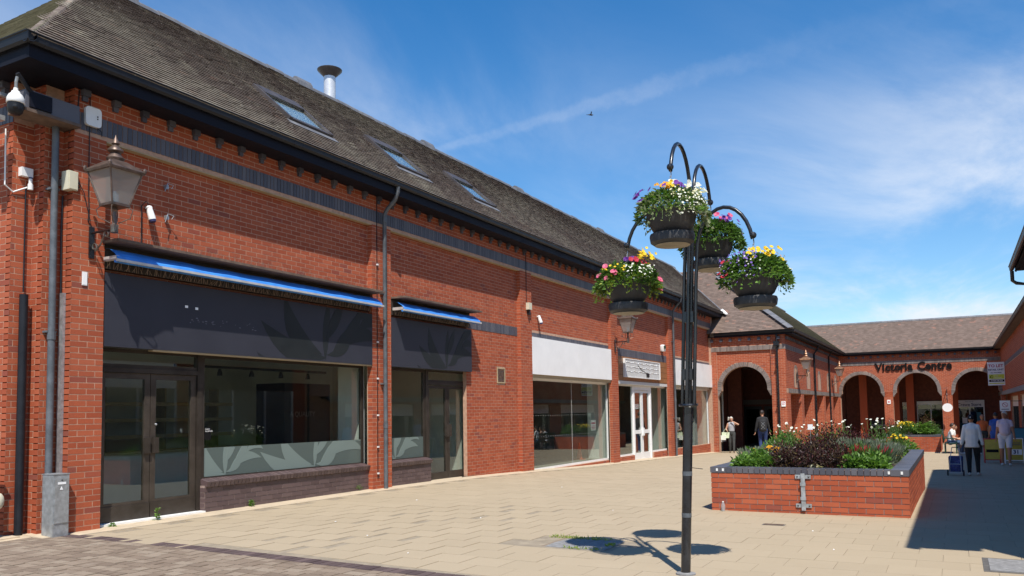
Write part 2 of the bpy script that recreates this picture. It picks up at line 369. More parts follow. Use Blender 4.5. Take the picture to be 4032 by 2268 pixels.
def smooth_angle(o, ang=40):
    me = o.data; bm = bmesh.new(); bm.from_mesh(me); bmesh.ops.recalc_face_normals(bm, faces=bm.faces)
    for e in bm.edges: e.smooth = not (len(e.link_faces) == 2 and e.calc_face_angle(0) > math.radians(ang))
    for f in bm.faces: f.smooth = True
    bm.to_mesh(me); bm.free(); return o
def fix_normals(o):
    bm = bmesh.new(); bm.from_mesh(o.data); bmesh.ops.recalc_face_normals(bm, faces=bm.faces); bm.to_mesh(o.data); bm.free(); return o
def text(name, body, size, o, X, Y, Z, depth, m, parent, bold=0., align='LEFT', props=None, sx=1.):
    cu = bpy.data.curves.new(name, 'FONT'); cu.body = body; cu.size = size; cu.extrude = depth/2; cu.offset = bold; cu.align_x = align; cu.resolution_u = 3
    t = bpy.data.objects.new('tmp', cu); COL.objects.link(t)
    me = bpy.data.meshes.new_from_object(t.evaluated_get(bpy.context.evaluated_depsgraph_get()))
    bpy.data.objects.remove(t); bpy.data.curves.remove(cu)
    Mx = Matrix(((X[0]*sx, Y[0], Z[0], o[0]), (X[1]*sx, Y[1], Z[1], o[1]), (X[2]*sx, Y[2], Z[2], o[2]), (0, 0, 0, 1)))
    me.transform(Mx); me.materials.clear(); me.materials.append(mat(m)); me.name = name
    return link(name, me, parent, props=props)
FX = ((1, 0, 0), (0, 0, 1), (0, -1, 0)); FN = ((0, -1, 0), (0, 0, 1), (-1, 0, 0))   # writing on a wall facing -y, on a wall facing -x
# ------------------------------------------------------------------ ground shape
def smst(v, a, b): t = np.clip((v-a)/(b-a), 0, 1); return t*t*(3-2*t)
GX = [-60, 9, 12.4, 16, 20, 24.5, 31, 37, 56, 90]; GZ = [0, 0, 0, -.03, -.08, -.15, -.27, -.42, -.78, -.9]
def g(x, y):
    b = np.interp(x, GX, GZ)
    b = b+.10*smst(y, 3.2, 9.3)*(1-smst(x, 15, 24))
    return b-.14*smst(x, 13, 24)*(1-smst(y, 1, 8))*(1-smst(x, 31, 41))
def in_view(P, pad=60):
    d = np.asarray(P, float)-CAMP; z = d@_f
    x = CX+FPX*(d@CR)/np.maximum(z, .01); y = CY-FPX*(d@CU)/np.maximum(z, .01)
    return (z > .3) & (x > -pad) & (x < 4032+pad) & (y > -pad) & (y < 2268+pad), z
# ------------------------------------------------------------------ brickwork
class Bricks:
    """collects pieces (origin, axes, sizes); the largest become objects of their own, the rest one joined part"""
    def __init__(s): s.O = []; s.A = []; s.S = []
    def add(s, o, u, w, n, su, sw, sn): s.O.append(o); s.A.append((u, w, n)); s.S.append((su, sw, sn))
    def face(s, o, u, n, rects, holes=(), zref=0., off=0., proud=.0022, ln=.225, h=.075, j=.0105, soldier=False):
        o, u, n = (np.array(q, float) for q in (o, u, n)); z = np.array((0, 0, 1.))
        for (u0, u1, z0, z1) in rects:
            if soldier:
                k = max(1, round((u1-u0)/h)); p = (u1-u0)/k
                for i in range(k): s.add(o+u*(u0+i*p+j/2)+z*z0, u, z, n, p-j, z1-z0, proud)
                continue
            k0 = math.floor((z0-zref)/h)-1
            for k in range(k0, int((z1-zref)/h)+2):
                za, zb = max(z0, zref+k*h+j/2), min(z1, zref+(k+1)*h-j/2)
                if zb-za < .018: continue
                iv = [(u0, u1)]
                for hl in holes:
                    cut = hl(za, zb) if callable(hl) else ([(hl[0], hl[1])] if zb > hl[2]+.004 and za < hl[3]-.004 else [])
                    for a, b in cut:
                        nv = []
                        for p, q in iv:
                            if b <= p or a >= q: nv.append((p, q)); continue
                            if a > p: nv.append((p, a))
                            if b < q: nv.append((b, q))
                        iv = nv
                ph = off+(ln/2 if k % 2 else 0)
                for p, q in iv:
                    i = math.floor((p-ph)/ln)
                    while ph+i*ln < q:
                        a, b = max(p, ph+i*ln+j/2), min(q, ph+(i+1)*ln-j/2)
                        if b-a > .02: s.add(o+u*a+z*za, u, z, n, b-a, zb-za, proud)
                        i += 1
    def build(s, name, parent, m, limit=300, jitter=.0006, cat_stuff=None):
        O = np.array(s.O); A = np.array(s.A); Sz = np.array(s.S)
        C = O+A[:, 0]*Sz[:, :1]/2+A[:, 1]*Sz[:, 1:2]/2
        vis, dep = in_view(C)
        size = np.where(vis, np.sqrt(Sz[:, 0]*Sz[:, 1])*np.abs(np.einsum('ij,ij->i', A[:, 2], CAMP-C))/np.maximum(dep, .3)**2, -1)
        order = np.argsort(-size)[:limit]; sel = np.zeros(len(O), bool); sel[order] = size[order] > 0
        unit = MB().hexa([(0, 0, -.02), (1, 0, -.02), (1, 1, -.02), (0, 1, -.02), (0, 0, 1), (1, 0, 1), (1, 1, 1), (0, 1, 1)]).mesh(name, m)
        for i in np.where(sel)[0]:
            o = bpy.data.objects.new(name, unit); COL.objects.link(o); o.parent = parent
            jt = float(np.clip(rng.normal(0, jitter), -jitter, jitter))
            Mx = Matrix.Identity(4); n = A[i, 2]
            for r in range(3):
                Mx[r][0], Mx[r][1], Mx[r][2], Mx[r][3] = A[i, 0, r]*Sz[i, 0], A[i, 1, r]*Sz[i, 1], n[r]*(Sz[i, 2]+jt), O[i, r]
            o.matrix_local = Mx
        r = ~sel
        if r.sum():
            a, b, c = A[r, 0]*Sz[r, :1], A[r, 1]*Sz[r, 1:2], A[r, 2]*(Sz[r, 2:]+np.clip(rng.normal(0, jitter, (r.sum(), 1)), -jitter, jitter)); o = O[r]; q = A[r, 2]*-.002
            Vt = np.stack([o+q, o+a+q, o+a+b+q, o+b+q, o+c, o+a+c, o+a+b+c, o+b+c], 1).reshape(-1, 3)
            base = np.arange(r.sum())[:, None, None]*8
            F = (base+np.array([(4, 5, 6, 7), (0, 1, 5, 4), (1, 2, 6, 5), (2, 3, 7, 6), (3, 0, 4, 7)])[None]).reshape(-1, 4)
            me = mesh_np(name+'work', Vt, [F], m)
            link(name+'work', me, parent, props={'kind': 'stuff'})
def wall_cells(mb, o, u, n, u0, u1, z0, z1, holes, th):
    """solid wall behind a face plane, with rectangular holes"""
    o, u, n = (np.array(q, float) for q in (o, u, n)); z = np.array((0, 0, 1.))
    us = sorted({u0, u1, *[min(max(h[i], u0), u1) for h in holes for i in (0, 1)]}); zs = sorted({z0, z1, *[min(max(h[i], z0), z1) for h in holes for i in (2, 3)]})
    for za, zb in zip(zs, zs[1:]):
        run = None
        for ua, ub in list(zip(us, us[1:]))+[(None, None)]:
            solid = ua is not None and not any(h[0] <= (ua+ub)/2 <= h[1] and h[2] <= (za+zb)/2 <= h[3] for h in holes)
            if solid: run = (run[0] if run else ua, ub)
            elif run:
                p = [o+u*a+z*c+n*d for c in (za, zb) for a, d in ((run[0], 0), (run[1], 0), (run[1], -th), (run[0], -th))]
                mb.hexa(p); run = None
def arch_cells(mb, o, u, n, uc, zs, r, u0, u1, ztop, th, k=22):
    """wall above an arched opening between u0 and u1 (centre uc, springing zs, radius r) up to ztop"""
    o, u, n = (np.array(q, float) for q in (o, u, n)); z = np.array((0, 0, 1.))
    f = lambda a: zs+math.sqrt(max(0, r*r-(a-uc)**2))
    cuts = [uc-r*math.cos(math.pi*i/k) for i in range(k+1)]
    for a, b in zip(cuts, cuts[1:]):
        mb.hexa([o+u*a+z*f(a), o+u*b+z*f(b), o+u*b+z*f(b)-n*th, o+u*a+z*f(a)-n*th, o+u*a+z*ztop, o+u*b+z*ztop, o+u*b+z*ztop-n*th, o+u*a+z*ztop-n*th])
    for a, b in ((u0, uc-r), (uc+r, u1)):
        if b > a+.001: mb.hexa([o+u*a+z*zs, o+u*b+z*zs, o+u*b+z*zs-n*th, o+u*a+z*zs-n*th, o+u*a+z*ztop, o+u*b+z*ztop, o+u*b+z*ztop-n*th, o+u*a+z*ztop-n*th])
def arch_ring(br, o, u, n, uc, zs, r, w, proud=.012, k=None):
    """voussoirs round an arch, running on down as stepped corbels"""
    o, u, n = (np.array(q, float) for q in (o, u, n)); z = np.array((0, 0, 1.))
    k = k or int(math.pi*r/.085)
    for i in range(k):
        a = math.pi*(i+.5)/k; rad = -math.cos(a)*u+math.sin(a)*z; tan = math.sin(a)*u+math.cos(a)*z; p = math.pi*r/k
        br.add(o+u*uc+z*zs+rad*r-tan*(p-.008)/2, tan, rad, n, p-.008, w, proud)
def roof_tiles(name, parent, m, o, along, up, length, rows, gauge=.10, width=.165, clip=None, limit=300):
    """plain tiles laid in courses: o eave start, along eave unit, up slope unit"""
    o, al, up = (np.array(q, float) for q in (o, along, up)); n = np.cross(al, up); n /= np.linalg.norm(n)
    if n[2] < 0: n = -n
    O = []
    for r in range(rows):
        s = r*gauge; off = (r % 2)*width/2
        c = np.arange(int(length/width)+2)*width-off
        if clip is not None:
            lo, hi = clip(s+gauge/2); c = c[(c+width*.5 > lo) & (c+width*.5 < hi)]
        else: c = c[(c > -width*.6) & (c < length-width*.4)]
        O.append(np.stack([c, np.full(len(c), s)], 1))
    O = np.concatenate(O); P = o+O[:, :1]*al+O[:, 1:]*up
    C = P+al*width/2; vis, dep = in_view(C); key = np.where(vis, dep, 1e9); order = np.argsort(key)[:limit]; sel = np.zeros(len(P), bool); sel[order] = key[order] < 1e8
    w, t = width, .011
    tl = np.array([(0, 0, .020), (w, 0, .020), (w, gauge*1.5, -.004), (0, gauge*1.5, -.004), (0, 0, .020+t), (w, 0, .020+t), (w, gauge*1.5, .004), (0, gauge*1.5, .004)])
    Rm = np.stack([al, up, n], 1); loc = tl@Rm.T
    quads = np.array([(4, 5, 6, 7), (0, 1, 5, 4), (1, 2, 6, 5), (3, 0, 4, 7), (3, 2, 1, 0)])
    jz = rng.normal(0, .0010, len(P)); jr = rng.normal(0, .0012, len(P))
    rs = ~sel
    if rs.sum():
        Vt = (P[rs]+n*jz[rs, None])[:, None, :]+loc[None]; Vt[:, 4:6] += (n*.0)[None, None]+np.abs(jr[rs])[:, None, None]*n
        F = (np.arange(rs.sum())[:, None, None]*8+quads[None]).reshape(-1, 4)
        link(name+'_courses', mesh_np(name+'_courses', Vt.reshape(-1, 3), [F], m), parent, props={'kind': 'stuff'})
    me = mesh_np(name, loc, [quads], m)
    for i in np.where(sel)[0]:
        ob = bpy.data.objects.new(name, me); COL.objects.link(ob); ob.parent = parent; ob.location = P[i]+n*jz[i]
def leaves_mesh(P, D, Nn, Ln, Wd, fold=.18, at=.45):
    """leaf blades: base P, direction D, normal N -> verts, tris"""
    D = D/np.linalg.norm(D, axis=1, keepdims=True); B = np.cross(Nn, D); B /= np.maximum(1e-6, np.linalg.norm(B, axis=1, keepdims=True)); Nn = np.cross(D, B)
    Ln = np.broadcast_to(Ln, len(P))[:, None]; Wd = np.broadcast_to(Wd, len(P))[:, None]
    mid = P+D*Ln*at
    Vt = np.stack([P, mid-B*Wd/2+Nn*Wd*fold, P+D*Ln-Nn*Ln*.12, mid+B*Wd/2+Nn*Wd*fold], 1)
    k = np.arange(len(P))[:, None]*4
    F = np.concatenate([k+np.array([[0, 1, 2]]), k+np.array([[0, 2, 3]])])
    return Vt.reshape(-1, 3), F
def rand_dirs(n, zb=0.): d = rng.normal(size=(n, 3)); d[:, 2] += zb; return d/np.linalg.norm(d, axis=1, keepdims=True)
def flowers_mesh(C, Nn, rad, petals=5, cup=.3):
    n = len(C); Nn = Nn/np.linalg.norm(Nn, axis=1, keepdims=True)
    t1 = np.cross(Nn, rand_dirs(n)); t1 /= np.linalg.norm(t1, axis=1, keepdims=True); t2 = np.cross(Nn, t1)
    Ps, Ds, Ns, Ls = [], [], [], []
    for k in range(petals):
        a = 2*math.pi*k/petals
        Ps.append(C); Ds.append(math.cos(a)*t1+math.sin(a)*t2+cup*Nn); Ns.append(Nn); Ls.append(np.broadcast_to(rad, n))
    Ln = np.concatenate(Ls)
    return leaves_mesh(np.concatenate(Ps), np.concatenate(Ds), np.concatenate(Ns), Ln, Ln*1.35, .05, .66)
# ================================================================== ground and paving
KXf = lambda y: 6.13+.035*(10-y)          # edge of the brown block paving
gxs = sorted(set([-400, -150, -60, -20, -5]+list(np.arange(0, 62, .5))+[80, 150, 400])); gys = sorted(set([-400, -100, -30, -10]+list(np.arange(-6, 18, 1.))+[30, 100, 400]))
XX, YY = np.meshgrid(gxs, gys, indexing='ij'); ZZ = g(XX, YY)-.022
nx, ny = len(gxs), len(gys); idx = np.arange(nx*ny).reshape(nx, ny)
F = np.stack([idx[:-1, :-1], idx[1:, :-1], idx[1:, 1:], idx[:-1, 1:]], -1).reshape(-1, 4)
ground = link('ground', mesh_np('ground', np.stack([XX, YY, ZZ], -1).reshape(-1, 3), [F], 'sand', smooth=True)); ground['kind'] = 'structure'
def gtilt(x, y): e = .05; return (g(x+e, y)-g(x-e, y))/(2*e), (g(x, y+e)-g(x, y-e))/(2*e)
def flat_piece(br, x0, y0, sx, sy, j=.0045, th=.014):
    cx_, cy_ = x0+sx/2, y0+sy/2; a, b = gtilt(cx_, cy_); z = float(g(cx_, cy_))-.014
    u = V3(1, 0, a); w = V3(0, 1, b)
    br.add(V3(x0+j/2, y0+j/2, z-a*sx/2-b*sy/2), u, w, V3(0, 0, 1), sx-j, sy-j, th)
PL1 = (12.3, 18.3, .6, 3.285)
COVER = (8.30, 9.02, 3.40, 4.38)
paving = link('paved_square', None); bpy.data.objects.remove(paving)
mb = MB(); px_ = np.arange(6.41, 58, .5); py_ = np.arange(-3.2, 9.6, .5); nn0 = len(py_)
mb.vs([(x, y, float(g(x, y))-.0055) for x in px_ for y in py_])
for i in range(len(px_)-1):
    for j in range(nn0-1): mb.face([i*nn0+j, (i+1)*nn0+j, (i+1)*nn0+j+1, i*nn0+j+1])
paving = mb.build('paved_square', 'sand'); paving['kind'] = 'structure'
sb = Bricks()
for k, x in enumerate(np.arange(6.21, 57.5, .40)):
    for y in np.arange(-3.2-(k % 2)*.225, 9.35, .45):
        if x+.2 < KXf(y+.2)+.2 or y+.45 > 9.44: continue
        if PL1[0]+.3 < x < PL1[1]-.7 and PL1[2]+.3 < y < PL1[3]-.7: continue
        if x+.4 > COVER[0]+.02 and x < COVER[1]-.02 and y+.45 > COVER[2]+.02 and y < COVER[3]-.02: continue
        if x > 54.9 and y > 6.4: continue
        flat_piece(sb, x, y, .40, .45)
sb.build('paving_slab', paving, 'slab', 300, .0012)
# brown block paving and its dark border course
mb = MB()
for y in np.arange(2.5, 13.5, .5):
    a, b = KXf(y)+.2, KXf(y+.5)+.2
    mb.face([mb.vs([(0.5, y, float(g(.5, y))-.0075)]), mb.vs([(a, y, float(g(a, y))-.0075)]), mb.vs([(b, y+.5, float(g(b, y+.5))-.0075)]), mb.vs([(.5, y+.5, float(g(.5, y+.5))-.0075)])])
blk = mb.build('block_paving', 'sand'); blk['kind'] = 'structure'
pb = Bricks(); bb = Bricks()
for y in np.arange(2.6, 13.2, .105): flat_piece(bb, KXf(y), y, .2, .105, .007)
for k in range(30):
    y = 2.6-rng.random()*.2
    while y < 11.0:
        ln = rng.choice([.13, .17, .21]); x = KXf(y)-(k+1)*.13
        flat_piece(pb, x, y, .13, ln, .008); y += ln
pb.build('block_paver', blk, 'paver', 300, .0025); bb.build('border_paver', blk, 'border_paver', 300, .0015)
# pale cement fillet along the foot of the shop wall
mb = MB()
for x in np.arange(6.3, 37, 1.):
    z0, z1, z2, z3 = (float(g(a, b)) for a, b in ((x, 9.44), (x+1, 9.44), (x+1, 9.72), (x, 9.72)))
    mb.hexa([(x, 9.44, z0-.05), (x+1, 9.44, z1-.05), (x+1, 9.98, z2-.05), (x, 9.98, z3-.05), (x, 9.44, z0+.002), (x+1, 9.44, z1+.002), (x+1, 9.98, z2+.016), (x, 9.98, z3+.016)])
for y in np.arange(9.9, 13, .5): mb.hexa([(5.3, y, .05), (5.85, y, .05), (5.85, y+.5, .05), (5.3, y+.5, .05), (5.3, y, .112), (5.85, y, .125), (5.85, y+.5, .125), (5.3, y+.5, .112)])
for x0, x1, y in ((5.45, 6.1, 9.82), (5.95, 6.35, 9.62)): mb.hexa([(x0, y, .02), (x1, y, .02), (x1, y+.4, .02), (x0, y+.4, .02), (x0, y, .102), (x1, y, .106), (x1, y+.4, .125), (x0, y+.4, .125)])
o = mb.build('cement_edging', 'cement'); o['kind'] = 'structure'
# patched service cover with moss at its edges
t = thing('service_cover', 'grey patched concrete cover with moss along its edge, set in the beige slabs', 'manhole cover', (8.6, 3.9, 0))
zg = lambda x, y: float(g(x, y))
mb = MB(); x0, x1, y0, y1 = COVER; z = zg(8.6, 3.9)
mb.prism([(8.31, 3.42), (8.63, 3.41), (8.98, 3.42), (8.99, 3.9), (8.9, 4.1), (8.62, 4.14), (8.31, 4.12)], (0, 0, z-.02), (1, 0, 0), (0, 1, 0), (0, 0, .021)); mb.build('concrete_patch', 'concrete', t)
mb = MB()
for a in ((8.31, 8.66, 4.15, 4.37), (8.67, 8.99, 4.15, 4.37)): mb.box(a[0], a[1], a[2], a[3], z-.02, z-.002)
mb.build('brick_infill', 'border_paver' if False else 'paver', t)
P = np.concatenate([np.stack([rng.uniform(8.9, 9.06, 260), rng.uniform(3.6, 4.36, 260), np.full(260, z)], 1), np.stack([rng.uniform(8.55, 8.72, 60), rng.uniform(3.42, 3.5, 60), np.full(60, z)], 1), np.stack([rng.uniform(8.28, 8.33, 70), rng.uniform(3.42, 3.9, 70), np.full(70, z)], 1)])
Vt, Fc = leaves_mesh(P, rand_dirs(len(P), 1.2), rand_dirs(len(P)), rng.uniform(.015, .045, len(P)), .012); link('moss', mesh_np('moss', Vt, [Fc], 'leaf_lime'), t, props={'kind': 'stuff'})
t = thing('drain_cover', 'square iron access cover let into the slabs in the shade', 'manhole cover', (9.0, -.35, 0))
zc_ = zg(9, -.35); mb = MB(); mb.box(8.62, 9.38, -.62, -.16, zc_-.03, zc_+.004); mb.build('frame', 'iron_cover', t)
mb = MB(); mb.box(8.67, 9.33, -.57, -.21, zc_, zc_+.009); mb.build('lid', 'concrete', t)
t = thing('gully_grate', 'small rusty drain grating in the beige slabs before the brick planter', 'drain', (11.0, 2.14, 0)); zc_ = zg(11, 2.14)
MB().box(10.93, 11.07, 2.0, 2.28, zc_-.02, zc_+.004).build('frame', 'iron_cover', t)
for i in range(5): MB().box(10.945+i*.025, 10.957+i*.025, 2.02, 2.26, zc_, zc_+.008).build('bar', 'rust_wood', t)

# ================================================================== shop building
A = thing('shop_building', 'long red brick shop building with mossy tiled roof and blue brick band', 'building', (6.3, 9.7, .1))
WY, PY = 9.70, 9.81
PIERS = [(6.303, 6.75), (12.33, 12.92), (18.40, 19.02), (24.66, 25.22), (30.70, 31.45)]
TOPZ, CAPZ = 5.167, 5.80
mb = MB(); fr = (0, WY, 0), (1, 0, 0), (0, -1, 0); fp = (0, PY, 0), (1, 0, 0), (0, -1, 0)
wall_cells(mb, *fr, 6.303, 37.3, TOPZ, CAPZ, [], .32)
for a, b in PIERS: wall_cells(mb, *fr, a, b, -.6, TOPZ, [], .13)
PAN = [  # recessed panels with their openings
    (6.75, 12.33, [(6.75, 12.33, -.6, 3.40)]), (12.92, 18.40, [(12.92, 15.90, -.6, 3.40)]),
    (19.02, 24.66, [(19.02, 24.66, -.6, 3.45)]), (25.22, 30.70, [(25.22, 30.70, -.6, 3.35)]), (31.45, 37.3, [(31.45, 37.02, -.6, 3.45)])]
for a, b, h in PAN: wall_cells(mb, *fp, a, b, -.6, TOPZ, h, .10)
# stepped corner and end wall
STEP = [(6.303, 9.70, 9.92), (6.06, 9.92, 10.15), (5.80, 10.15, 16.0)]
for x, ya, yb in STEP: wall_cells(mb, (x, 0, 0), (0, -1, 0), (-1, 0, 0), -yb, -ya-.004, -.3, CAPZ, [], .3)
for xa, xb, y in ((6.06, 6.31, 9.92), (5.80, 6.07, 10.15)): wall_cells(mb, (0, y, 0), (1, 0, 0), (0, -1, 0), xa, xb, -.3, CAPZ, [], .1)
wall = mb.build('wall', 'mortar', A)
br = Bricks(); GR = lambda x: float(g(x, 9.6))+.004
ub = 6.303
for a, b in PIERS: br.face(*fr, [(a, b, GR((a+b)/2), TOPZ)], off=a, zref=.02)
br.face(*fr, [(6.303, 37.0, 5.448, CAPZ)], off=ub, zref=.02)
for i, (a, b, h) in enumerate(PAN):
    hh = list(h)
    if i == 1: hh.append((17.31, 17.71, 2.24, 2.615))
    if i == 1: hh.append((15.9, 18.4, 3.47, 3.69))
    if i == 2: hh.append((19.02, 24.66, 3.45, 3.63))
    if i == 3: hh.append((25.22, 30.7, 3.35, 3.62))
    if i == 4: hh.append((31.45, 37.0, 3.45, 3.63))
    br.face(*fp, [(a, min(b, 37.0), GR(17)-.05 if i == 1 else -.5, TOPZ)], hh, off=a+.05, zref=.02)
for a, b in PIERS[1:]:
    br.face((a, 0, 0), (0, -1, 0), (-1, 0, 0), [(-PY, -WY, GR(a), TOPZ)], off=-PY, zref=.02)
for x, ya, yb in STEP: br.face((x, 0, 0), (0, -1, 0), (-1, 0, 0), [(-min(yb, 13.5), -ya+.004, GR(6.3), CAPZ)], [] if x > 5.9 else [], off=-ya-.225*40+(.1125 if x > 6.2 else 0), zref=.02)
for xa, xb, y in ((6.06, 6.303, 9.92), (5.80, 6.06, 10.15)): br.face((0, y, 0), (1, 0, 0), (0, -1, 0), [(xa, xb, GR(6.3), 5.22)], off=xa+.05, zref=.02)
# brick upstands below the white framed windows
for xa, xb in ((25.3, 27.05), (29.1, 30.7), (31.45, 37.0)):
    mb2 = MB(); mb2.box(xa, xb, 9.86, 10.0, -.6, -.02); mb2.build('window_upstand', 'mortar', A)
    br.face((0, 9.86, 0), (1, 0, 0), (0, -1, 0), [(xa, xb, -.5, -.02)], off=xa, zref=.02)
mb2 = MB(); mb2.box(19.02, 24.66, 9.86, 10.0, -.5, -.045); mb2.build('window_upstand', 'mortar', A)
br.face((0, 9.86, 0), (1, 0, 0), (0, -1, 0), [(19.02, 24.66, -.4, -.045)], off=19, zref=.02)
br.build('brick', wall, 'brick', 300)
bs = Bricks()
bs.face(*fr, [(6.303, 37.0, 5.222, 5.445)], soldier=True, proud=.009)
bs.face((5.80, 0, 0), (0, -1, 0), (-1, 0, 0), [(-13, -10.15, 5.222, 5.445)], soldier=True, proud=.009)
bs.face(*fp, [(15.98, 18.40, 3.47, 3.69), (19.02, 24.66, 3.46, 3.63), (25.22, 30.7, 3.36, 3.61), (31.45, 37.0, 3.46, 3.63)], soldier=True, proud=.009)
bs.build('soldier_brick', wall, 'blue_brick', 300)
for i in range(69):
    x = 6.42+i*.435
    if x > 36.6: break
    m2 = MB(); m2.box(x-.035, x+.035, 9.655, 9.695, 5.592, 5.655); m2.box(x-.05, x+.05, 9.62, 9.695, 5.657, 5.735); m2.build('corbel_brick', 'blue_brick', wall)
for i in range(8):
    y = 10.3+i*.435; m2 = MB(); m2.box(5.74, 5.795, y-.045, y+.045, 5.58, 5.652); m2.box(5.70, 5.795, y-.06, y+.06, 5.654, 5.735); m2.build('corbel_brick', 'blue_brick', wall)
for a, b in ((6.76, 12.33), (12.93, 18.39), (19.03, 24.65), (25.23, 30.69), (31.46, 36.98)):
    MB().box(a, b, 9.702, 9.806, 5.150, 5.1665).build('lintel_trim', 'cream_trim', A)
# corner box over the notch
m2 = MB(); m2.box(5.62, 6.30, 9.60, 9.915, 5.24, 5.47); m2.build('corner_lintel', 'blue_brick', A)
m2 = MB(); m2.box(5.60, 6.32, 9.58, 9.93, 5.20, 5.238); m2.build('lintel_trim', 'rust_wood', A)
m2 = MB(); m2.box(5.66, 5.93, 9.575, 9.598, 5.26, 5.45); m2.build('cover_plate', 'fascia_navy', A)
# eaves: soffit, fascia board, gutter
EY, EZ, TA = 9.25, 5.963, .88; RY = 12.64; RZ = EZ+TA*(RY-EY); EX = 5.44; HX = 8.49
m2 = MB(); m2.box(5.50, 37.5, 9.33, 10.2, 5.738, 5.752); m2.box(5.50, 6.2, 10.2, 16, 5.738, 5.752); m2.build('soffit', 'fascia_navy', A)
m2 = MB(); m2.box(5.47, 37.5, 9.305, 9.328, 5.735, 5.99); m2.box(5.47, 5.495, 9.33, 16, 5.735, 5.99); m2.build('fascia_board', 'fascia_navy', A)
prof = [(0, .115), (-.010, .115), (-.012, .05), (-.045, .008), (-.09, .0), (-.115, .03), (-.125, .11), (-.14, .118), (-.14, .128), (-.112, .128), (-.105, .04), (-.085, .014), (-.05, .022), (-.01, .06)]
m2 = MB(); m2.prism([(p[0], p[1]) for p in prof], (5.40, 9.345, 5.885), (0, 1, 0), (0, 0, 1), (32.2, 0, 0)); gut = m2.build('gutter', 'black_plastic', A)
m2 = MB(); m2.prism([(p[0], p[1]) for p in prof], (5.515, 9.21, 5.885), (1, 0, 0), (0, 0, 1), (0, 7, 0)); m2.build('gutter', 'black_plastic', A)
for x in [5.62, 7.0, 8.4, 9.25, 9.75, 11.1, 12.45, 13.2, 14.6, 16.0, 17.2, 18.6, 20, 21.4, 22.8, 24.2, 25.6, 27, 28.4, 29.8, 31.2, 32.6, 34, 35.4]:
    m2 = MB(); m2.prism([(p[0]*1.04, p[1]*1.03-.003) for p in prof], (x, 9.348, 5.884), (0, 1, 0), (0, 0, 1), (.035, 0, 0)); m2.build('gutter_joint', 'black_plastic', gut)
# roof
def sl(t): c = 1/math.sqrt(1+t*t); return c, t*c
m2 = MB()
XR = 41.5
a = m2.vs([(EX, EY, EZ), (38.2, EY, EZ), (XR, RY, RZ), (HX, RY, RZ)]); m2.face([a, a+1, a+2, a+3])
BYa = 2*RY-EY; a = m2.vs([(EX, BYa, EZ), (XR, BYa, EZ), (XR, RY, RZ), (HX, RY, RZ)]); m2.face([a+3, a+2, a+1, a])
a = m2.vs([(EX, EY, EZ), (HX, RY, RZ), (EX, BYa, EZ)]); m2.face([a, a+1, a+2])
roof = m2.build('roof', 'tile', A)
c_, s_ = sl(TA); hipr = (HX-EX)/(RY-EY)
def clipA(s):
    z = EZ+s*s_; return s*c_*hipr, min(36.6+(z-4.95)/.92+.25, XR)-EX
roof_tiles('roof_tile', roof, 'tile', (EX, EY-.02, EZ), (1, 0, 0), (0, c_, s_), XR-EX, 45, clip=clipA)
TE = (RZ-EZ)/(HX-EX); ce, se = sl(TE)
roof_tiles('end_tile', roof, 'tile_moss', (EX-.02, BYa, EZ), (0, -1, 0), (ce, 0, se), BYa-EY, 42, clip=lambda s: (s*ce/hipr, BYa-EY-s*ce/hipr), limit=120)
m2 = MB(); pr = [(.13*math.cos(a)-.0, .11*math.sin(a)-.02) for a in np.linspace(math.pi*1.02, -.02*math.pi, 7)]
m2.prism(pr, (0, 0, 0), (0, 1, 0), (0, 0, 1), (.44, 0, 0)); rme = m2.mesh('ridge_tile', 'lead')
for i in range(73):
    x = HX-.1+i*.45
    if x > 41.2: break
    o = link('ridge_tile', rme, roof); o.location = (x, RY, RZ-.02+rng.normal(0, .006)); o.rotation_euler = (0, rng.normal(0, .008), 0)
    if i in (1, 11, 22, 34, 50): o.scale = (1, 1.15, 1.9)
hd = V3(HX-EX, RY-EY, RZ-EZ); hl = np.linalg.norm(hd); hd /= hl; side = np.cross(hd, V3(0, 0, 1)); side /= np.linalg.norm(side); upv = np.cross(side, hd)
m2 = MB(); m2.prism([(.055*math.cos(a), .035*math.sin(a)-.006) for a in np.linspace(math.pi, 0, 5)], (0, 0, 0), side, upv, hd*.12); hme = m2.mesh('hip_tile', 'tile')
for i in range(int(hl/.125)):
    o = link('hip_tile', hme, roof); o.location = V3(EX, EY, EZ)+hd*.125*i+upv*.008
# roof windows
for k, (xa, xb) in enumerate(((10.42, 11.56), (13.56, 14.70), (16.62, 17.74))):
    n = V3(0, -s_, c_); ud = V3(0, c_, s_); ya, yb = 10.05, 10.93; org = lambda y: V3(0, y, EZ+TA*(y-EY))
    sk = MB()
    def bar(x0, x1, s0, s1, h0, h1):
        o0 = V3(0, ya, EZ+TA*(ya-EY)); p = [V3(x, 0, 0)+o0+ud*s+n*h for h in (h0, h1) for x, s in ((x0, s0), (x1, s0), (x1, s1), (x0, s1))]; sk.hexa(p)
    Ls = (yb-ya)/c_
    bar(xa, xa+.07, -.02, Ls, 0, .10); bar(xb-.07, xb, -.02, Ls, 0, .10); bar(xa+.07, xb-.07, Ls-.30, Ls, 0, .11); bar(xa+.07, xb-.07, -.02, .08, 0, .085)
    f = sk.build('roof_window', 'flue_cap', A)
    sk = MB(); bar(xa+.071, xb-.071, .081, Ls-.301, .060, .068); sk.build('pane', 'glass', f)
    sk = MB(); bar(xa-.05, xb+.05, -.18, -.025, .034, .046); sk.build('apron_flashing', 'lead', f)
    sk = MB(); bar(xa+.071, xb-.071, .081, Ls-.301, .040, .046); sk.build('blind', 'white_render', f)
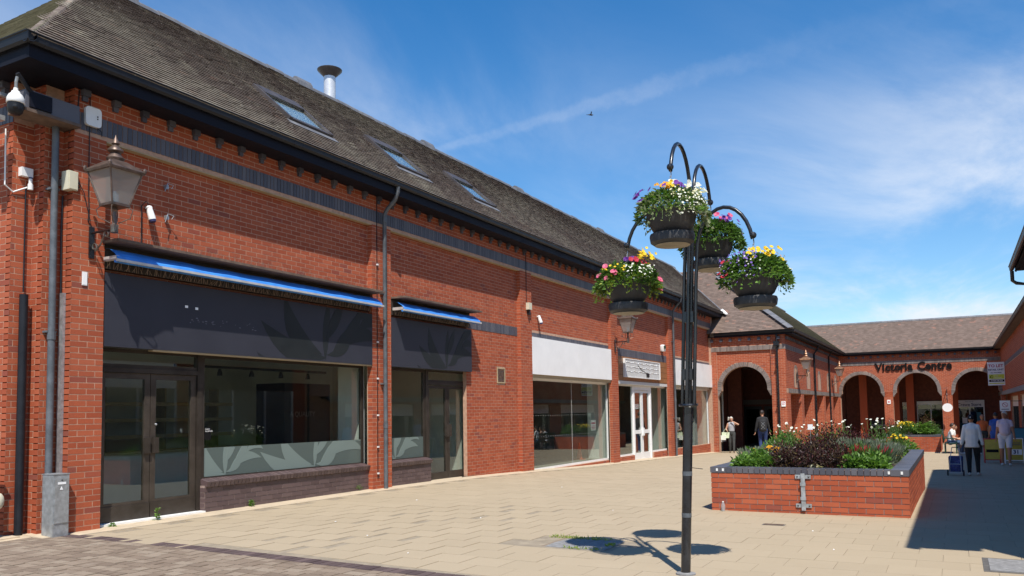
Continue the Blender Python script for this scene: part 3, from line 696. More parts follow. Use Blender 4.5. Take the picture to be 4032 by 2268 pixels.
# flue
m2 = MB(); m2.lathe([(.145, 8.3), (.145, 9.86)], (15.15, 13.2), 20); fl = smooth_angle(m2.build('flue', 'zinc_flue', A))
m2 = MB(); m2.lathe([(.148, 9.84), (.17, 9.87), (.30, 10.0), (.305, 10.02), (.18, 10.06), (.0, 10.075)], (15.15, 13.2), 20); smooth_angle(m2.build('cap', 'flue_cap', fl))
m2 = MB(); m2.lathe([(.15, 9.15), (.152, 9.17), (.15, 9.19)], (15.15, 13.2), 20); m2.build('seam', 'zinc_flue', fl)
# lead valley where the roof meets the arched block
m2 = MB()
def vline(y): z = EZ+TA*(y-EY); return V3(36.6+(z-4.95)/.92, y, z)
for i in range(14):
    y0, y1 = EY-.02+i*.24, EY-.02+(i+1)*.24-.006; p, q = vline(y0), vline(y1); d = V3(-.13, 0, 0); e = V3(.06, 0, .06)
    m2.hexa([p+d+V3(0, 0, .02), p+e, q+e, q+d+V3(0, 0, .02), p+d+V3(0, 0, .035), p+e+V3(0, 0, .03), q+e+V3(0, 0, .03), q+d+V3(0, 0, .035)])
m2.build('valley_flashing', 'lead', A)
m2 = MB(); p = vline(EY); m2.hexa([p+V3(-.22, -.16, -.10), p+V3(.12, -.2, -.06), p+V3(.25, .1, .2), p+V3(-.15, .1, .06), p+V3(-.22, -.16, -.05), p+V3(.12, -.2, -.02), p+V3(.25, .1, .24), p+V3(-.15, .1, .12)]); m2.build('valley_apron', 'white_render', A)
# wall vent
m2 = MB(); 
for b in ((17.31, 17.71, 2.24, 2.265), (17.31, 17.71, 2.59, 2.615), (17.31, 17.335, 2.265, 2.59), (17.685, 17.71, 2.265, 2.59)): m2.box(b[0], b[1], 9.79, 9.85, b[2], b[3])
v = m2.build('wall_vent', 'cream_trim', A); MB().box(17.336, 17.684, 9.84, 9.86, 2.266, 2.589).build('vent_back', 'dark_metal', v)
for i in range(9):
    z = 2.285+i*.034; m2 = MB(); m2.hexa([(17.337, 9.80, z), (17.683, 9.80, z), (17.683, 9.835, z+.016), (17.337, 9.835, z+.016), (17.337, 9.80, z+.004), (17.683, 9.80, z+.004), (17.683, 9.835, z+.02), (17.337, 9.835, z+.02)]); m2.build('louvre', 'dark_metal', v)
# plinths of purple-brown brick under the dark framed windows
pl = Bricks(); po = None
for xa, xb in ((8.50, 12.33), (12.92, 14.42)):
    m2 = MB(); m2.box(xa, xb, 9.805, 10.05, -.2, .50); m2.build('plinth', 'mortar_dark', A) if po is None else m2.build('plinth', 'mortar_dark', A)
    po = [o for o in A.children if o.name.startswith('plinth')][0]
    pl.face((0, 9.80, 0), (1, 0, 0), (0, -1, 0), [(xa, xb, GR(xa)-.03, .472)], off=xa, zref=.472-.075*10, proud=.002, j=.010)
    if xa < 9: pl.face((xa, 0, 0), (0, -1, 0), (-1, 0, 0), [(-10.03, -9.80, GR(xa), .472)], off=-9.8, zref=.472-.075*10, proud=.003)
    n = int((xb-xa)/.075); w = (xb-xa)/n
    for i in range(n): pl.add(V3(xa+i*w+.005, 9.765, .482), V3(1, 0, 0), V3(0, .968, .25), V3(0, -.25, .968), w-.010, .19, .075)
pl.build('plinth_brick', po, 'plinth_brick', 300)
MB().box(6.80, 8.50, 9.78, 10.1, .0, .135).build('door_sill', 'white_render', A)
# ------------------------------------------------------------------ shopfronts
def barset(mb, bars, y0, y1):
    for x0, x1, z0, z1 in bars: mb.box(x0, x1, y0, y1, z0, z1)
def window(parent, x0, x1, z0, z1, m, fw=.055, y0=9.92, y1=9.985, mull=(), trans=(), name='shop_window', gm='glass'):
    mb = MB(); barset(mb, [(x0, x0+fw, z0, z1), (x1-fw, x1, z0, z1), (x0+fw, x1-fw, z0, z0+fw), (x0+fw, x1-fw, z1-fw, z1)], y0, y1)
    for q in mull: mb.box(q-fw/2, q+fw/2, y0+.004, y1-.004, z0+fw, z1-fw)
    f = mb.build(name, m, parent)
    xs = [x0+fw]+sum([[q-fw/2, q+fw/2] for q in mull], [])+[x1-fw]
    for a, b in zip(xs[::2], xs[1::2]): MB().box(a+.002, b-.002, (y0+y1)/2-.003, (y0+y1)/2+.003, z0+fw+.002, z1-fw-.002).build('pane', gm, f)
    return f
def door(parent, x0, x1, z0, z1, m, m2_, sw=.10, br_=.22, y0=9.93, y1=9.985, mid=None, gm='glass'):
    mb = MB(); bars = [(x0, x0+sw, z0, z1), (x1-sw, x1, z0, z1), (x0+sw, x1-sw, z0, z0+br_), (x0+sw, x1-sw, z1-sw*.9, z1)]
    if mid: bars.append((x0+sw, x1-sw, mid[0], mid[1]))
    barset(mb, bars, y0, y1); d = mb.build('shop_door', m, parent)
    for a, b in ([(z0+br_, z1-sw*.9)] if not mid else [(z0+br_, mid[0]), (mid[1], z1-sw*.9)]): MB().box(x0+sw+.002, x1-sw-.002, (y0+y1)/2-.003, (y0+y1)/2+.003, a+.002, b-.002).build('pane', gm, d)
    return d
BF = 'bronze_frame'
# shop with the blue awnings: two-leaf door, big window, then the smaller front
window(A, 6.80, 8.50, 2.20, 2.46, BF, .05, name='fanlight')
m2 = MB(); barset(m2, [(6.76, 6.86, .13, 2.46), (8.44, 8.52, .13, 2.46), (6.86, 8.44, 2.135, 2.198)], 9.90, 9.995); m2.build('door_frame', BF, A)
for k, (a, b) in enumerate(((6.87, 7.645), (7.655, 8.43))):
    d = door(A, a, b, .14, 2.13, 'bronze_light', None, .085, .24, mid=None)
    hx = b-.11 if k == 0 else a+.02
    m3 = MB(); m3.box(hx, hx+.09, 9.885, 9.925, 1.02, 1.24); m3.build('handle', 'bronze_frame', d)
    MB().box(a+.002, b-.002, 9.915, 9.929, .141, .34).build('kick_plate', BF, d)
m3 = MB(); m3.ball((7.74, 9.925, 1.42), .018, 8, 5); m3.build('lock', 'galv', d)
w1 = window(A, 8.52, 12.33, .555, 2.46, BF, .06)
window(A, 12.92, 14.40, .555, 2.46, BF, .06)
m2 = MB(); barset(m2, [(14.40, 14.48, .05, 2.46), (16.08, 16.16, .05, 2.46), (14.48, 16.08, 2.14, 2.20)], 9.90, 9.995); m2.build('door_frame', BF, A)
window(A, 14.48, 16.08, 2.20, 2.46, BF, .045, name='fanlight')
for k, (a, b) in enumerate(((14.49, 15.27), (15.28, 16.07))):
    d = door(A, a, b, .085, 2.13, BF, None, .075, .16)
    hx = b-.10 if k == 0 else a+.0
    MB().box(hx, hx+.1, 9.885, 9.925, 1.0, 1.28).build('handle', 'bronze_frame', d)
MB().box(14.42, 16.16, 9.80, 10.02, .0, .082).build('door_sill', 'bronze_light', A)
# frosted film with leaves low on the dark framed panes
def leafpoly(p0, p1, b1, b2, n=10):
    p0, p1 = np.array(p0, float), np.array(p1, float); d = p1-p0; nn_ = np.array((-d[1], d[0])); t = np.linspace(0, 1, n)
    up = [p0+d*q+nn_*b1*4*q*(1-q) for q in t]; dn = [p0+d*q+nn_*b2*4*q*(1-q) for q in t[::-1][1:-1]]
    return [tuple(q) for q in up+dn]
def tree_leaves(cx, w, h):   # spray of leaves about a stem, unit box scaled
    L_ = [((0, 0), (.06, 1.05), .10, -.06), ((.02, .05), (-.95, .55), .22, .02), ((-.05, .1), (-.62, 1.0), .05, .32), ((.02, .1), (.45, .62), -.30, -.08), ((.1, .1), (1.0, .40), .30, .08), ((.02, .35), (.30, 1.05), -.14, .12), ((.25, .35), (.62, .95), .05, -.22), ((.55, .55), (1.05, .62), .10, .40), ((-.3, -.0), (-1.0, .06), .28, .1), ((.5, .75), (.95, 1.08), -.1, .2)]
    return [leafpoly((cx+a[0]*w, a[1]*h), (cx+b[0]*w, b[1]*h), c, d) for a, b, c, d in L_]
def clip_rect(poly, x0, x1, z0, z1):
    for ax, lim, sg in ((0, x0, 1), (0, x1, -1), (1, z0, 1), (1, z1, -1)):
        out = []
        for p, q in zip(poly, poly[1:]+poly[:1]):
            pi, qi = (p[ax]-lim)*sg >= 0, (q[ax]-lim)*sg >= 0
            if pi: out.append(p)
            if pi != qi: t = (lim-p[ax])/(q[ax]-p[ax]); out.append((p[0]+(q[0]-p[0])*t, p[1]+(q[1]-p[1])*t))
        poly = out
        if len(poly) < 3: return None
    return poly
def leaf_prints(parent, cx, zb, w, h, rect, y, m, name='leaf_print', dy=-.0012):
    for i, pgn in enumerate(tree_leaves(cx, w, h)):
        p = clip_rect([(a, b+zb) for a, b in pgn], *rect)
        if p: fix_normals(MB().prism(p, (0, y, 0), (1, 0, 0), (0, 0, 1), (0, dy-.0003*i, 0)).build(name, m, parent))
fs = MB().box(8.582, 12.268, 9.938, 9.940, .617, 1.05).build('frosted_film', 'film', w1)
for cx_, sc_ in ((11.0, 1.35), (9.0, .75)): leaf_prints(w1, cx_, .60, sc_, .62, (8.59, 12.26, .62, 1.045), 9.9375, 'film_leaf')
w2 = [o for o in A.children if o.name.startswith('shop_window')][1]
MB().box(12.982, 14.338, 9.938, 9.940, .617, 1.04).build('frosted_film', 'film', w2)
leaf_prints(w2, 13.35, .60, .8, .6, (12.99, 14.33, .62, 1.035), 9.9375, 'film_leaf')
MB().box(8.60, 8.72, 9.936, 9.9395, 1.17, 1.36).build('hours_sticker', 'letter_black', w1)
for i, s_t in enumerate(('FOOD', 'ALLERGIES')): text('sticker_text', s_t, .03, (8.612, 9.9355, 1.32-i*.03), *FX, .0006, 'white_sign', w1)
# white fronted shops
WF = 'white_frame'
f3 = window(A, 19.02, 24.80, -.045, 2.42, WF, .055, gm='glass')
MB().box(21.996, 22.004, 9.944, 9.948, .015, 2.36).build('glass_joint', 'grey_frame', f3)
MB().box(19.0, 24.83, 9.86, 9.99, 2.422, 2.53).build('roller_box', 'white_sign', A)
window(A, 25.30, 27.15, -.02, 2.42, WF, .055); window(A, 29.05, 31.1, -.02, 2.42, WF, .055)
MB().box(25.24, 31.1, 9.80, 9.99, 2.422, 2.53).build('transom_box', 'grey_frame', A)
m2 = MB(); barset(m2, [(27.152, 27.25, -.22, 2.42), (28.95, 29.048, -.22, 2.42), (27.25, 28.95, 2.25, 2.42)], 9.90, 9.995); m2.build('door_frame', WF, A)
for k, (a, b) in enumerate(((27.26, 28.095), (28.105, 28.94))):
    d = door(A, a, b, -.215, 2.24, WF, None, .10, .24, mid=(.70, .83))
    hx = b-.06 if k == 0 else a+.0; MB().box(hx, hx+.06, 9.87, 9.925, .62, .90).build('handle', WF, d)
window(A, 31.45, 37.02, -.10, 2.42, WF, .055, mull=(34.2,))
MB().box(31.45, 37.05, 9.84, 9.99, 2.422, 2.53).build('roller_box', 'grey_frame', A)
# manifestation dots on the big white framed pane
for z in (.85, 1.42):
    m2 = MB()
    for i in range(38):
        x = 19.2+i*.15; m2.prism([(x+.008*math.cos(a), z+.012*math.sin(a)) for a in np.linspace(0, 2*math.pi, 7)[:-1]], (0, 9.942, 0), (1, 0, 0), (0, 0, 1), (0, -.0006, 0))
    m2.build('glass_dots', 'grey_frame', f3, props={'kind': 'stuff'})
n3 = thing('window_notice', 'white paper notice with red heading stuck inside the wide white framed window', 'notice', (23.6, 9.96, 1.1))
MB().box(23.45, 23.85, 9.962, 9.9635, .92, 1.24).build('paper', 'white_sign', n3); MB().box(23.50, 23.80, 9.960, 9.9615, 1.13, 1.17).build('heading', 'letter_red', n3)
for i in range(3): MB().box(23.50, 23.80, 9.960, 9.9615, .96+i*.045, .975+i*.045).build('print_line', 'letter_red', n3)
# interiors
def room(x0, x1, yb, z0, z1, back, nib=None, name='shop_interior'):
    mb = MB(); y0 = 10.02
    mb.cur = 0; mb.box(x0, x1, y0-.02, yb, z0-.04, z0)                  # floor
    mb.cur = 1; mb.box(x0, x1, y0-.02, yb, z1, z1+.06)                 # ceiling
    mb.cur = 2; mb.box(x0, x1, yb, yb+.06, z0, z1)
    mb.cur = 2; mb.box(x0-.05, x0, y0+.01, yb, z0, z1); mb.box(x1, x1+.05, y0+.01, yb, z0, z1)
    mb.cur = 3
    if nib: mb.box(nib[0], nib[0]+.04, y0-.015, nib[1], z0, z1)
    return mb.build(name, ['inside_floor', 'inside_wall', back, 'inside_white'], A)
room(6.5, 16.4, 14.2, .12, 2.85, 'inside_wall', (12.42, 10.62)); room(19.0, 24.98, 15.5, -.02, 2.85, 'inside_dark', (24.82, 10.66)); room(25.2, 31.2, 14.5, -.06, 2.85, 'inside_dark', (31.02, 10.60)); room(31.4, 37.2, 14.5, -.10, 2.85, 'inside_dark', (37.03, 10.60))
# bakery shelving and counter left behind
t = thing('bread_shelves', 'empty slatted wooden bread shelves behind the dark framed shop window', 'shelves', (9, 13.6, .12))
for i, z in enumerate((.55, .85, 1.15, 1.45, 1.75)):
    MB().box(7.0, 12.2, 13.3, 13.9, z, z+.03).build('shelf', 'shelf_wood', t); MB().box(7.0, 12.2, 13.26, 13.298, z-.01, z+.06).build('price_rail', 'shelf_wood', t)
for x in (7.0, 8.3, 9.6, 10.9, 12.2): MB().box(x-.02, x+.02, 13.7, 13.95, .12, 2.1).build('upright', 'shelf_wood', t)
t = thing('shop_counter', 'low white serving counter inside the empty bakery', 'counter', (9.0, 12.2, .12))
MB().box(7.2, 12.0, 11.9, 12.5, .12, .92).build('body', 'inside_wall', t); MB().box(7.15, 12.05, 11.85, 12.55, .922, .96).build('worktop', 'shelf_wood', t)
t = thing('display_unit', 'tall dark display cabinet inside the empty bakery', 'cabinet', (13.2, 12.6, .12))
MB().box(12.6, 14.0, 12.2, 13.0, .12, 2.2).build('body', 'dark_metal', t); text('shop_motto', 'A QUALITY', .15, (12.75, 12.192, 1.50), *FX, .004, 'inside_dark', t)
t = thing('track_light', 'black ceiling track with small spotlights behind the bakery window', 'light', (10, 10.7, 2.6))
MB().box(8.7, 12.2, 10.72, 10.76, 2.32, 2.36).build('track', 'dark_metal', t)
for x in (8.9, 9.6, 10.3, 11.0, 11.7): MB().lathe([(.02, 2.31), (.04, 2.25), (.045, 2.20)], (x, 10.74), 10).build('spotlight', 'dark_metal', t)
t = thing('letter_box_stand', 'white leaflet stand behind the far white framed window', 'stand', (35.9, 10.3, -.1))
MB().box(35.7, 36.1, 10.2, 10.5, -.1, .9).build('body', 'white_sign', t); MB().box(35.82, 36.0, 10.25, 10.4, .902, 1.15).build('top_box', 'plastic_white', t)
# awnings
def awning(x0, x1, zt, lab, tilt=0.):
    t = thing('shop_awning', lab, 'awning', ((x0+x1)/2, 9.7, zt))
    MB().box(x0-.02, x1+.02, 9.385, 9.80, zt, zt+.035).build('top_board', 'rust_wood', t)
    MB().box(x0, x1, 9.72, 9.80, zt-.32, zt-.002).build('back_board', 'dark_timber', t)
    m = MB(); n = 24
    for i in range(n):
        xa, xb = x0+(x1-x0)*i/n, x0+(x1-x0)*(i+1)/n; s0, s1 = (.012*math.sin(i*1.7)+.004*math.sin(i*4.1) for i in (i, i+1))
        prof2 = lambda s: [(9.70, zt-.06), (9.58, zt-.085+s*.3), (9.48, zt-.15+s*.6), (9.44, zt-.19+s*.5), (9.425, zt-.228+s*.3)]
        pa, pb_ = prof2(s0), prof2(s1)
        for (ya, za), (yb, zb_), (yc, zc2), (yd, zd) in zip(pa, pb_, pb_[1:], pa[1:]):
            b = m.vs([(xa, ya, za), (xb, yb, zb_), (xb, yc, zc2), (xa, yd, zd)]); m.face([b+3, b+2, b+1, b])
    m.build('fabric', 'awning_blue', t, smooth=True)
    m = MB(); m.box(x0-.01, x1+.03, 9.41, 9.442, zt-.258, zt-.226); m.build('front_bar', 'awning_bar', t)
    m = MB(); m.box(x0, x1, 9.444, 9.49, zt-.27, zt-.24); m.build('valance', 'awning_blue', t)
    for x in (x0+.02, x1-.02): m = MB(); m.box(x-.025, x+.025, 9.445, 9.70, zt-.235, zt-.18); m.build('arm', 'awning_bar', t)
    m = MB()
    for i in range(int((x1-x0)/.035)):
        x = x0+i*.035+rng.uniform(-.01, .01)
        for (yy, z0, h, sg) in ((9.43, zt+.03, .11, 1), (9.66, zt-.33, .11, -1)):
            b = V3(x, yy, z0); d = V3(rng.normal(0, .45), rng.normal(-.25, .3), 1); d = d/np.linalg.norm(d)*h*rng.uniform(.8, 1.1); w = V3(.0026, 0, 0)
            k = m.vs([b-w, b+w, b+d+w*.6, b+d-w*.6]); m.face([k, k+1, k+2, k+3])
    m.build('bird_spikes', 'spike', t, props={'kind': 'stuff'})
    return t
awning(6.74, 12.30, 3.80, 'long blue rolled shop awning over the wide navy fascia')
awning(12.98, 15.92, 3.80, 'short blue rolled shop awning over the narrow navy fascia')
# fascia signs
t = thing('shop_fascia', 'wide dark navy fascia board with a leaf pattern over the double door', 'sign', (9.5, 9.62, 2.5))
MB().box(6.765, 12.32, 9.69, 9.80, 2.455, 3.425).build('board', 'sign_navy', t); MB().box(7.5, 12.31, 9.70, 9.80, 2.432, 2.4535).build('bottom_trim', 'cream_trim', t)
leaf_prints(t, 11.0, 2.47, 1.6, 1.05, (6.78, 12.31, 2.475, 3.42), 9.6897, 'sign_leaf')
for x, z in ((8.02, 3.09), (8.20, 3.08)): MB().box(x, x+.05, 9.687, 9.6895, z, z+.035).build('glue_mark', 'white_sign', t)
for i in range(26):
    x, z = 8.05+rng.random()*1.3, 2.86+rng.random()*.12; MB().box(x, x+rng.uniform(.008, .04), 9.6875, 9.6894, z, z+rng.uniform(.004, .016)).build('glue_mark', 'letter_grey', t)
t = thing('shop_fascia', 'narrow dark navy fascia board with a leaf pattern beside the drainpipe', 'sign', (14.4, 9.62, 2.5))
MB().box(12.94, 15.95, 9.69, 9.80, 2.455, 3.425).build('board', 'sign_navy', t); leaf_prints(t, 14.9, 2.47, 1.1, .85, (12.95, 15.94, 2.475, 3.42), 9.6897, 'sign_leaf')
t = thing('shop_fascia', 'blank white two-panel fascia over the wide undivided shop window', 'sign', (21.8, 9.65, 2.5))
for a, b in ((19.03, 22.04), (22.046, 24.64)): MB().box(a, b, 9.70, 9.80, 2.515, 3.50).build('panel', 'white_sign', t)
MB().box(19.03, 24.64, 9.74, 9.80, 2.43, 2.513).build('lower_trim', 'cream_trim', t)
t = thing('shop_fascia', 'blank white fascia next to the brick arch', 'sign', (34.3, 9.65, 2.5))
for a, b in ((31.42, 34.3), (34.306, 37.28)): MB().box(a, b, 9.69, 9.80, 2.52, 3.53).build('panel', 'white_sign', t)
t = thing('tiled_fascia', 'brown glazed tile panel above the white glazed door', 'sign', (28, 9.8, 2.5))
tbk = MB().box(25.23, 30.69, 9.80, 9.83, 2.535, 3.35).build('backing', 'dark_timber', t)
tb = Bricks(); tb.face((0, 9.80, 0), (1, 0, 0), (0, -1, 0), [(25.23, 30.69, 2.535, 3.35)], off=25.23, zref=2.535, ln=.31, h=.205, j=.012, proud=.008); tb.build('glazed_tile', tbk, 'tile_glazed', 300)
t = thing('blank_sign', 'white sign backing with wavy glue lines where lettering was removed', 'sign', (27.8, 9.75, 3.0))
MB().box(25.95, 29.63, 9.73, 9.79, 2.68, 3.275).build('board', 'letter_grey' if False else 'grey_frame', t)
for b in ((25.93, 29.65, 3.27, 3.295), (25.93, 29.65, 2.655, 2.68), (25.93, 25.955, 2.68, 3.27), (29.625, 29.65, 2.68, 3.27)): MB().box(b[0], b[1], 9.715, 9.79, b[2], b[3]).build('edge', 'white_frame', t)
for z in (3.17, 3.02, 2.87): MB().tube([(26.05+i*.09, 9.728, z+.016*math.sin(i*.9)+.01*math.sin(i*2.3)) for i in range(39)], .010, 4).build('glue_line', 'white_frame', t)
MB().box(28.1, 28.35, 9.70, 9.729, 2.72, 2.85).build('cable_box', 'dark_metal', t)
MB().tube([(27.2, 9.722, 3.1), (27.6, 9.72, 2.95), (28.2, 9.715, 2.83)], .008, 5).build('cable', 'dark_metal', t)
# downpipes
def pipe(path, r, m, clips=(), joints=(), parent=A):
    p = smooth_angle(MB().tube(path, r, 12).build('downpipe', m, parent))
    for z in joints: b = path[-1]; MB().lathe([(r*1.18, z-.05), (r*1.18, z+.05)], (b[0], b[1]), 12).build('pipe_socket', m, p)
    for z in clips: b = path[-1]; MB().box(b[0]-r*1.5, b[0]+r*1.5, b[1]-r*.2, b[1]+.09, z-.012, z+.012).build('pipe_clip', m, p)
    return p
pipe([(6.14, 9.83, 5.23), (6.14, 9.83, .62)], .042, 'pipe_grey', (4.4, 2.6), (2.55,))
pipe([(12.60, 9.27, 5.90), (12.60, 9.28, 5.80), (12.62, 9.36, 5.66), (12.62, 9.55, 5.50), (12.62, 9.615, 5.40), (12.62, 9.615, .10)], .040, 'pipe_grey', (3.85, 2.1), (1.3, 5.3))
pipe([(31.1, 9.27, 5.90), (31.1, 9.3, 5.78), (31.1, 9.55, 5.5), (31.1, 9.615, 5.4), (31.1, 9.615, -.25)], .040, 'pipe_grey', (4.2, 1.2), (1.9,))
smooth_angle(MB().tube([(5.93, 10.07, 3.06), (5.93, 10.07, .12)], .05, 12).build('cable_duct', 'black_plastic', A))
MB().box(6.262, 6.298, 9.80, 9.885, .80, 3.1).build('cable_trunking', 'galv', A)
def cable(path, r=.006, m='black_plastic', nm='cable'): return MB().tube(path, r, 5).build(nm, m, A)
cable([(6.50, 9.688, 5.72), (6.50, 9.688, 4.45), (6.51, 9.686, 4.2), (6.50, 9.686, 4.05), (6.56, 9.686, 3.97), (6.53, 9.68, 3.95)])
cable([(6.35, 9.688, 5.72), (6.33, 9.69, 5.3), (6.30, 9.80, 5.16)], .008)
cable([(6.28, 9.88, 4.35), (6.27, 9.88, 3.9), (6.275, 9.87, 3.1)], .012)
cable([(6.36, 9.68, 4.52), (6.42, 9.66, 4.4), (6.52, 9.67, 4.05)], .006)
cable([(5.95, 10.12, 4.4), (5.95, 10.12, 3.1)], .010)
cable([(5.70, 10.14, 5.1), (5.705, 10.14, 4.4), (5.80, 10.13, 4.33), (5.96, 10.11, 4.42)], .010, 'plastic_white')
cable([(12.47, 9.687, 5.7), (12.47, 9.687, .3)], .008)
for z in (4.4, 3.6, 2.9, 2.2, 1.5, .9, .4): MB().box(12.45, 12.49, 9.665, 9.69, z-.015, z+.015).build('cable_clip', 'plastic_white', A)
cable([(18.72, 9.687, 5.7), (18.72, 9.687, 4.35)], .008)
cable([(7.36, 9.79, 3.86), (7.36, 9.79, 4.45), (7.40, 9.75, 4.52), (7.44, 9.74, 4.46)], .008)
# notice plate, bits on the wall
# ================================================================== arched block (end of the shop row)
B = thing('arched_building', 'red brick block with a hipped tiled roof and a round arch passage', 'building', (37, 6.45, -.4))
BX, BY = 37.0, 6.45
fb = (BX, 0, 0), (0, -1, 0), (-1, 0, 0)          # face towards -x, u = -y
fs = (0, BY, 0), (1, 0, 0), (0, -1, 0)           # long side
mb = MB(); br = Bricks(); gb = Bricks(); rb = Bricks()
AC, AZ, AR = -8.28, 2.415, 1.01
wall_cells(mb, *fb, -9.9, -6.45, 4.13, 4.80, [], .35)
wall_cells(mb, *fb, -7.07, -6.45, -.8, 4.13, [], .35); wall_cells(mb, *fb, -9.9, -9.46, -.8, 4.13, [], .35)
arch_cells(mb, (BX+.07, 0, 0), (0, -1, 0), (-1, 0, 0), AC, AZ, AR, -9.46, -7.07, 4.13, .28)
def chord(uc, zs, r, w):
    R = r+w
    def f(za, zb):
        zm = (za+zb)/2
        if zm < zs: return [(uc-R-.02, uc+R+.02)]
        d = R*R-(zm-zs)**2
        return [(uc-math.sqrt(d), uc+math.sqrt(d))] if d > 0 else []
    return f
br.face(*fb, [(-9.70, -6.45, 4.335, 4.80)], off=-9.7)
br.face(*fb, [(-7.07, -6.45, -.7, 4.13), (-9.70, -9.46, -.7, 4.13)], off=-7.07)
br.face((BX+.07, 0, 0), (0, -1, 0), (-1, 0, 0), [(-9.46, -7.07, 2.12, 4.13)], [chord(AC, AZ, AR, .2)], off=-9.46)
gb.face(*fb, [(-9.70, -6.45, 4.132, 4.332)], soldier=True, proud=.012)
def corbels(gb, mb, o, u, n, uc, zs, r, half, w=.2, th=.28):
    o, u, n = (np.array(q, float) for q in (o, u, n))
    for sgn in (-1, 1):
        for i in range(4):
            inner = r+(half-r)*(i/4.)*.9; z1 = zs-i*.075; outer = half if True else r+w
            a, b = sorted((uc+sgn*inner, uc+sgn*max(half, r+w)))
            p = [o+u*q+V3(0, 0, 1)*z+n*d for z in (z1-.075, z1) for q, d in ((a, .0), (b, .0), (b, -th), (a, -th))]; mb.hexa(p)
            gb.add(o+u*a+V3(0, 0, 1)*(z1-.070), u, V3(0, 0, 1), n, min(.24, b-a), .065, .012)
corbels(gb, mb, (BX+.07, 0, 0), (0, -1, 0), (-1, 0, 0), AC, AZ, AR, 1.195)
arch_ring(gb, (BX+.07, 0, 0), (0, -1, 0), (-1, 0, 0), AC, AZ, AR, .2)
# long side: deep recesses below a grey band, blind arches above
REC = [(38.0, 40.9), (41.6, 44.6), (45.3, 48.4), (49.1, 51.7), (52.4, 55.0)]
wall_cells(mb, *fs, 37.35, 55.6, -1., 4.80, [(a, b, -1., 2.2) for a, b in REC], .55)
for a, b in REC: wall_cells(mb, (0, BY+.55, 0), (1, 0, 0), (0, -1, 0), a-.1, b+.1, -1., 2.4, [], .1)
NI = [(a+b)/2+.1 for a, b in REC]
br.face(*fs, [(37.0, 55.4, 2.41, 4.13), (37.0, 55.4, 4.335, 4.80)], [chord(c, 3.0, .48, .09) if False else (lambda c: (lambda za, zb: [] if not (2.45 < (za+zb)/2 < 3.52) else ([(c-math.sqrt(.57**2-max(0, (za+zb)/2-2.95)**2), c+math.sqrt(.57**2-max(0, (za+zb)/2-2.95)**2))])))(c) for c in NI], off=37.)
br.face((0, BY+.008, 0), (1, 0, 0), (0, -1, 0), [(c-.46, c+.46, 2.46, 3.44) for c in NI], [(lambda c: (lambda za, zb: [] if (za+zb)/2 < 2.95 else [(c-.6, c-math.sqrt(max(0, .46**2-((za+zb)/2-2.95)**2))), (c+math.sqrt(max(0, .46**2-((za+zb)/2-2.95)**2)), c+.6)]))(c) for c in NI], off=37., proud=.003)
for c in NI:
    arch_ring(gb, *fs, c, 2.95, .47, .1, .014)
    for sgn in (-1, 1): gb.face(*fs, [(c+sgn*.52-.05, c+sgn*.52+.05, 2.46, 2.95)], off=c, ln=.3, proud=.012)
prs = [(37.0, 38.0)]+[(REC[i][1], REC[i+1][0]) for i in range(4)]+[(55.0, 55.4)]
for a, b in prs: br.face(*fs, [(a, b, -.9, 2.2)], off=a)
for a, b in REC:
    br.face((b, 0, 0), (0, -1, 0), (-1, 0, 0), [(-BY-.55, -BY, -.9, 2.2)], off=-BY)
    br.face((0, BY+.55, 0), (1, 0, 0), (0, -1, 0), [(a, b, -.9, 2.2)], off=a)
gb.face(*fs, [(37.5, 55.4, 2.21, 2.40)], soldier=True, proud=.014); gb.face(*fs, [(37.0, 55.4, 4.132, 4.332)], soldier=True, proud=.012)
wB = mb.build('wall', 'mortar', B); br.build('brick', wB, 'brick', 300); gb.build('grey_brick', wB, 'arch_brick', 300)
for i in range(8): y = 6.7+i*.42; MB().box(36.88, 36.99, y-.06, y+.06, 4.56, 4.68).build('corbel_brick', 'blue_brick', wB)
for i in range(42): x = 37.2+i*.43; MB().box(x-.06, x+.06, BY-.11, BY-.005, 4.56, 4.68).build('corbel_brick', 'blue_brick', wB)
m2 = MB(); m2.box(36.87, 37.3, 6.10, 9.9, 4.782, 4.80); m2.box(37.3, 55.6, 6.10, 7.0, 4.782, 4.80); m2.build('soffit', 'fascia_navy', B)
m2 = MB(); m2.box(36.85, 36.869, 6.08, 9.52, 4.76, 4.95); m2.box(36.87, 55.2, 6.08, 6.105, 4.76, 4.95); m2.build('fascia_board', 'fascia_navy', B)
m2 = MB(); m2.prism(prof, (36.865, 6.0, 4.84), (1, 0, 0), (0, 0, 1), (0, 3.5, 0)); m2.build('gutter', 'black_plastic', B)
m2 = MB(); m2.prism(prof, (36.73, 6.10, 4.84), (0, 1, 0), (0, 0, 1), (18.4, 0, 0)); m2.build('gutter', 'black_plastic', B)
# roofs: hipped end towards -x, long slope towards -y
ex, ey, ez, ry = 36.72, 6.03, 4.95, 10.65; tb_ = .785; rz = ez+tb_*(ry-ey); tx = .92; hx = ex+(rz-ez)/tx
m2 = MB(); a = m2.vs([(ex, ey, ez), (62, ey, ez), (62, ry, rz), (hx, ry, rz)]); m2.face([a, a+1, a+2, a+3])
a = m2.vs([(ex, ey, ez), (hx, ry, rz), (hx, 2*ry-ey, rz), (ex, 2*ry-ey, ez)]); m2.face([a, a+1, a+2, a+3])
a = m2.vs([(hx, ry, rz), (62, ry, rz), (62, 17, ez), (hx, 17, ez)]); m2.face([a, a+1, a+2, a+3])
rB = m2.build('roof', 'tile_brown', B)
cb, sb_ = sl(tb_); cxx, sxx = sl(tx)
roof_tiles('slope_tile', rB, 'tile_moss', (ex, ey-.02, ez), (1, 0, 0), (0, cb, sb_), 22, 58, clip=lambda s: (s*cb*(hx-ex)/(ry-ey), 22), limit=150)
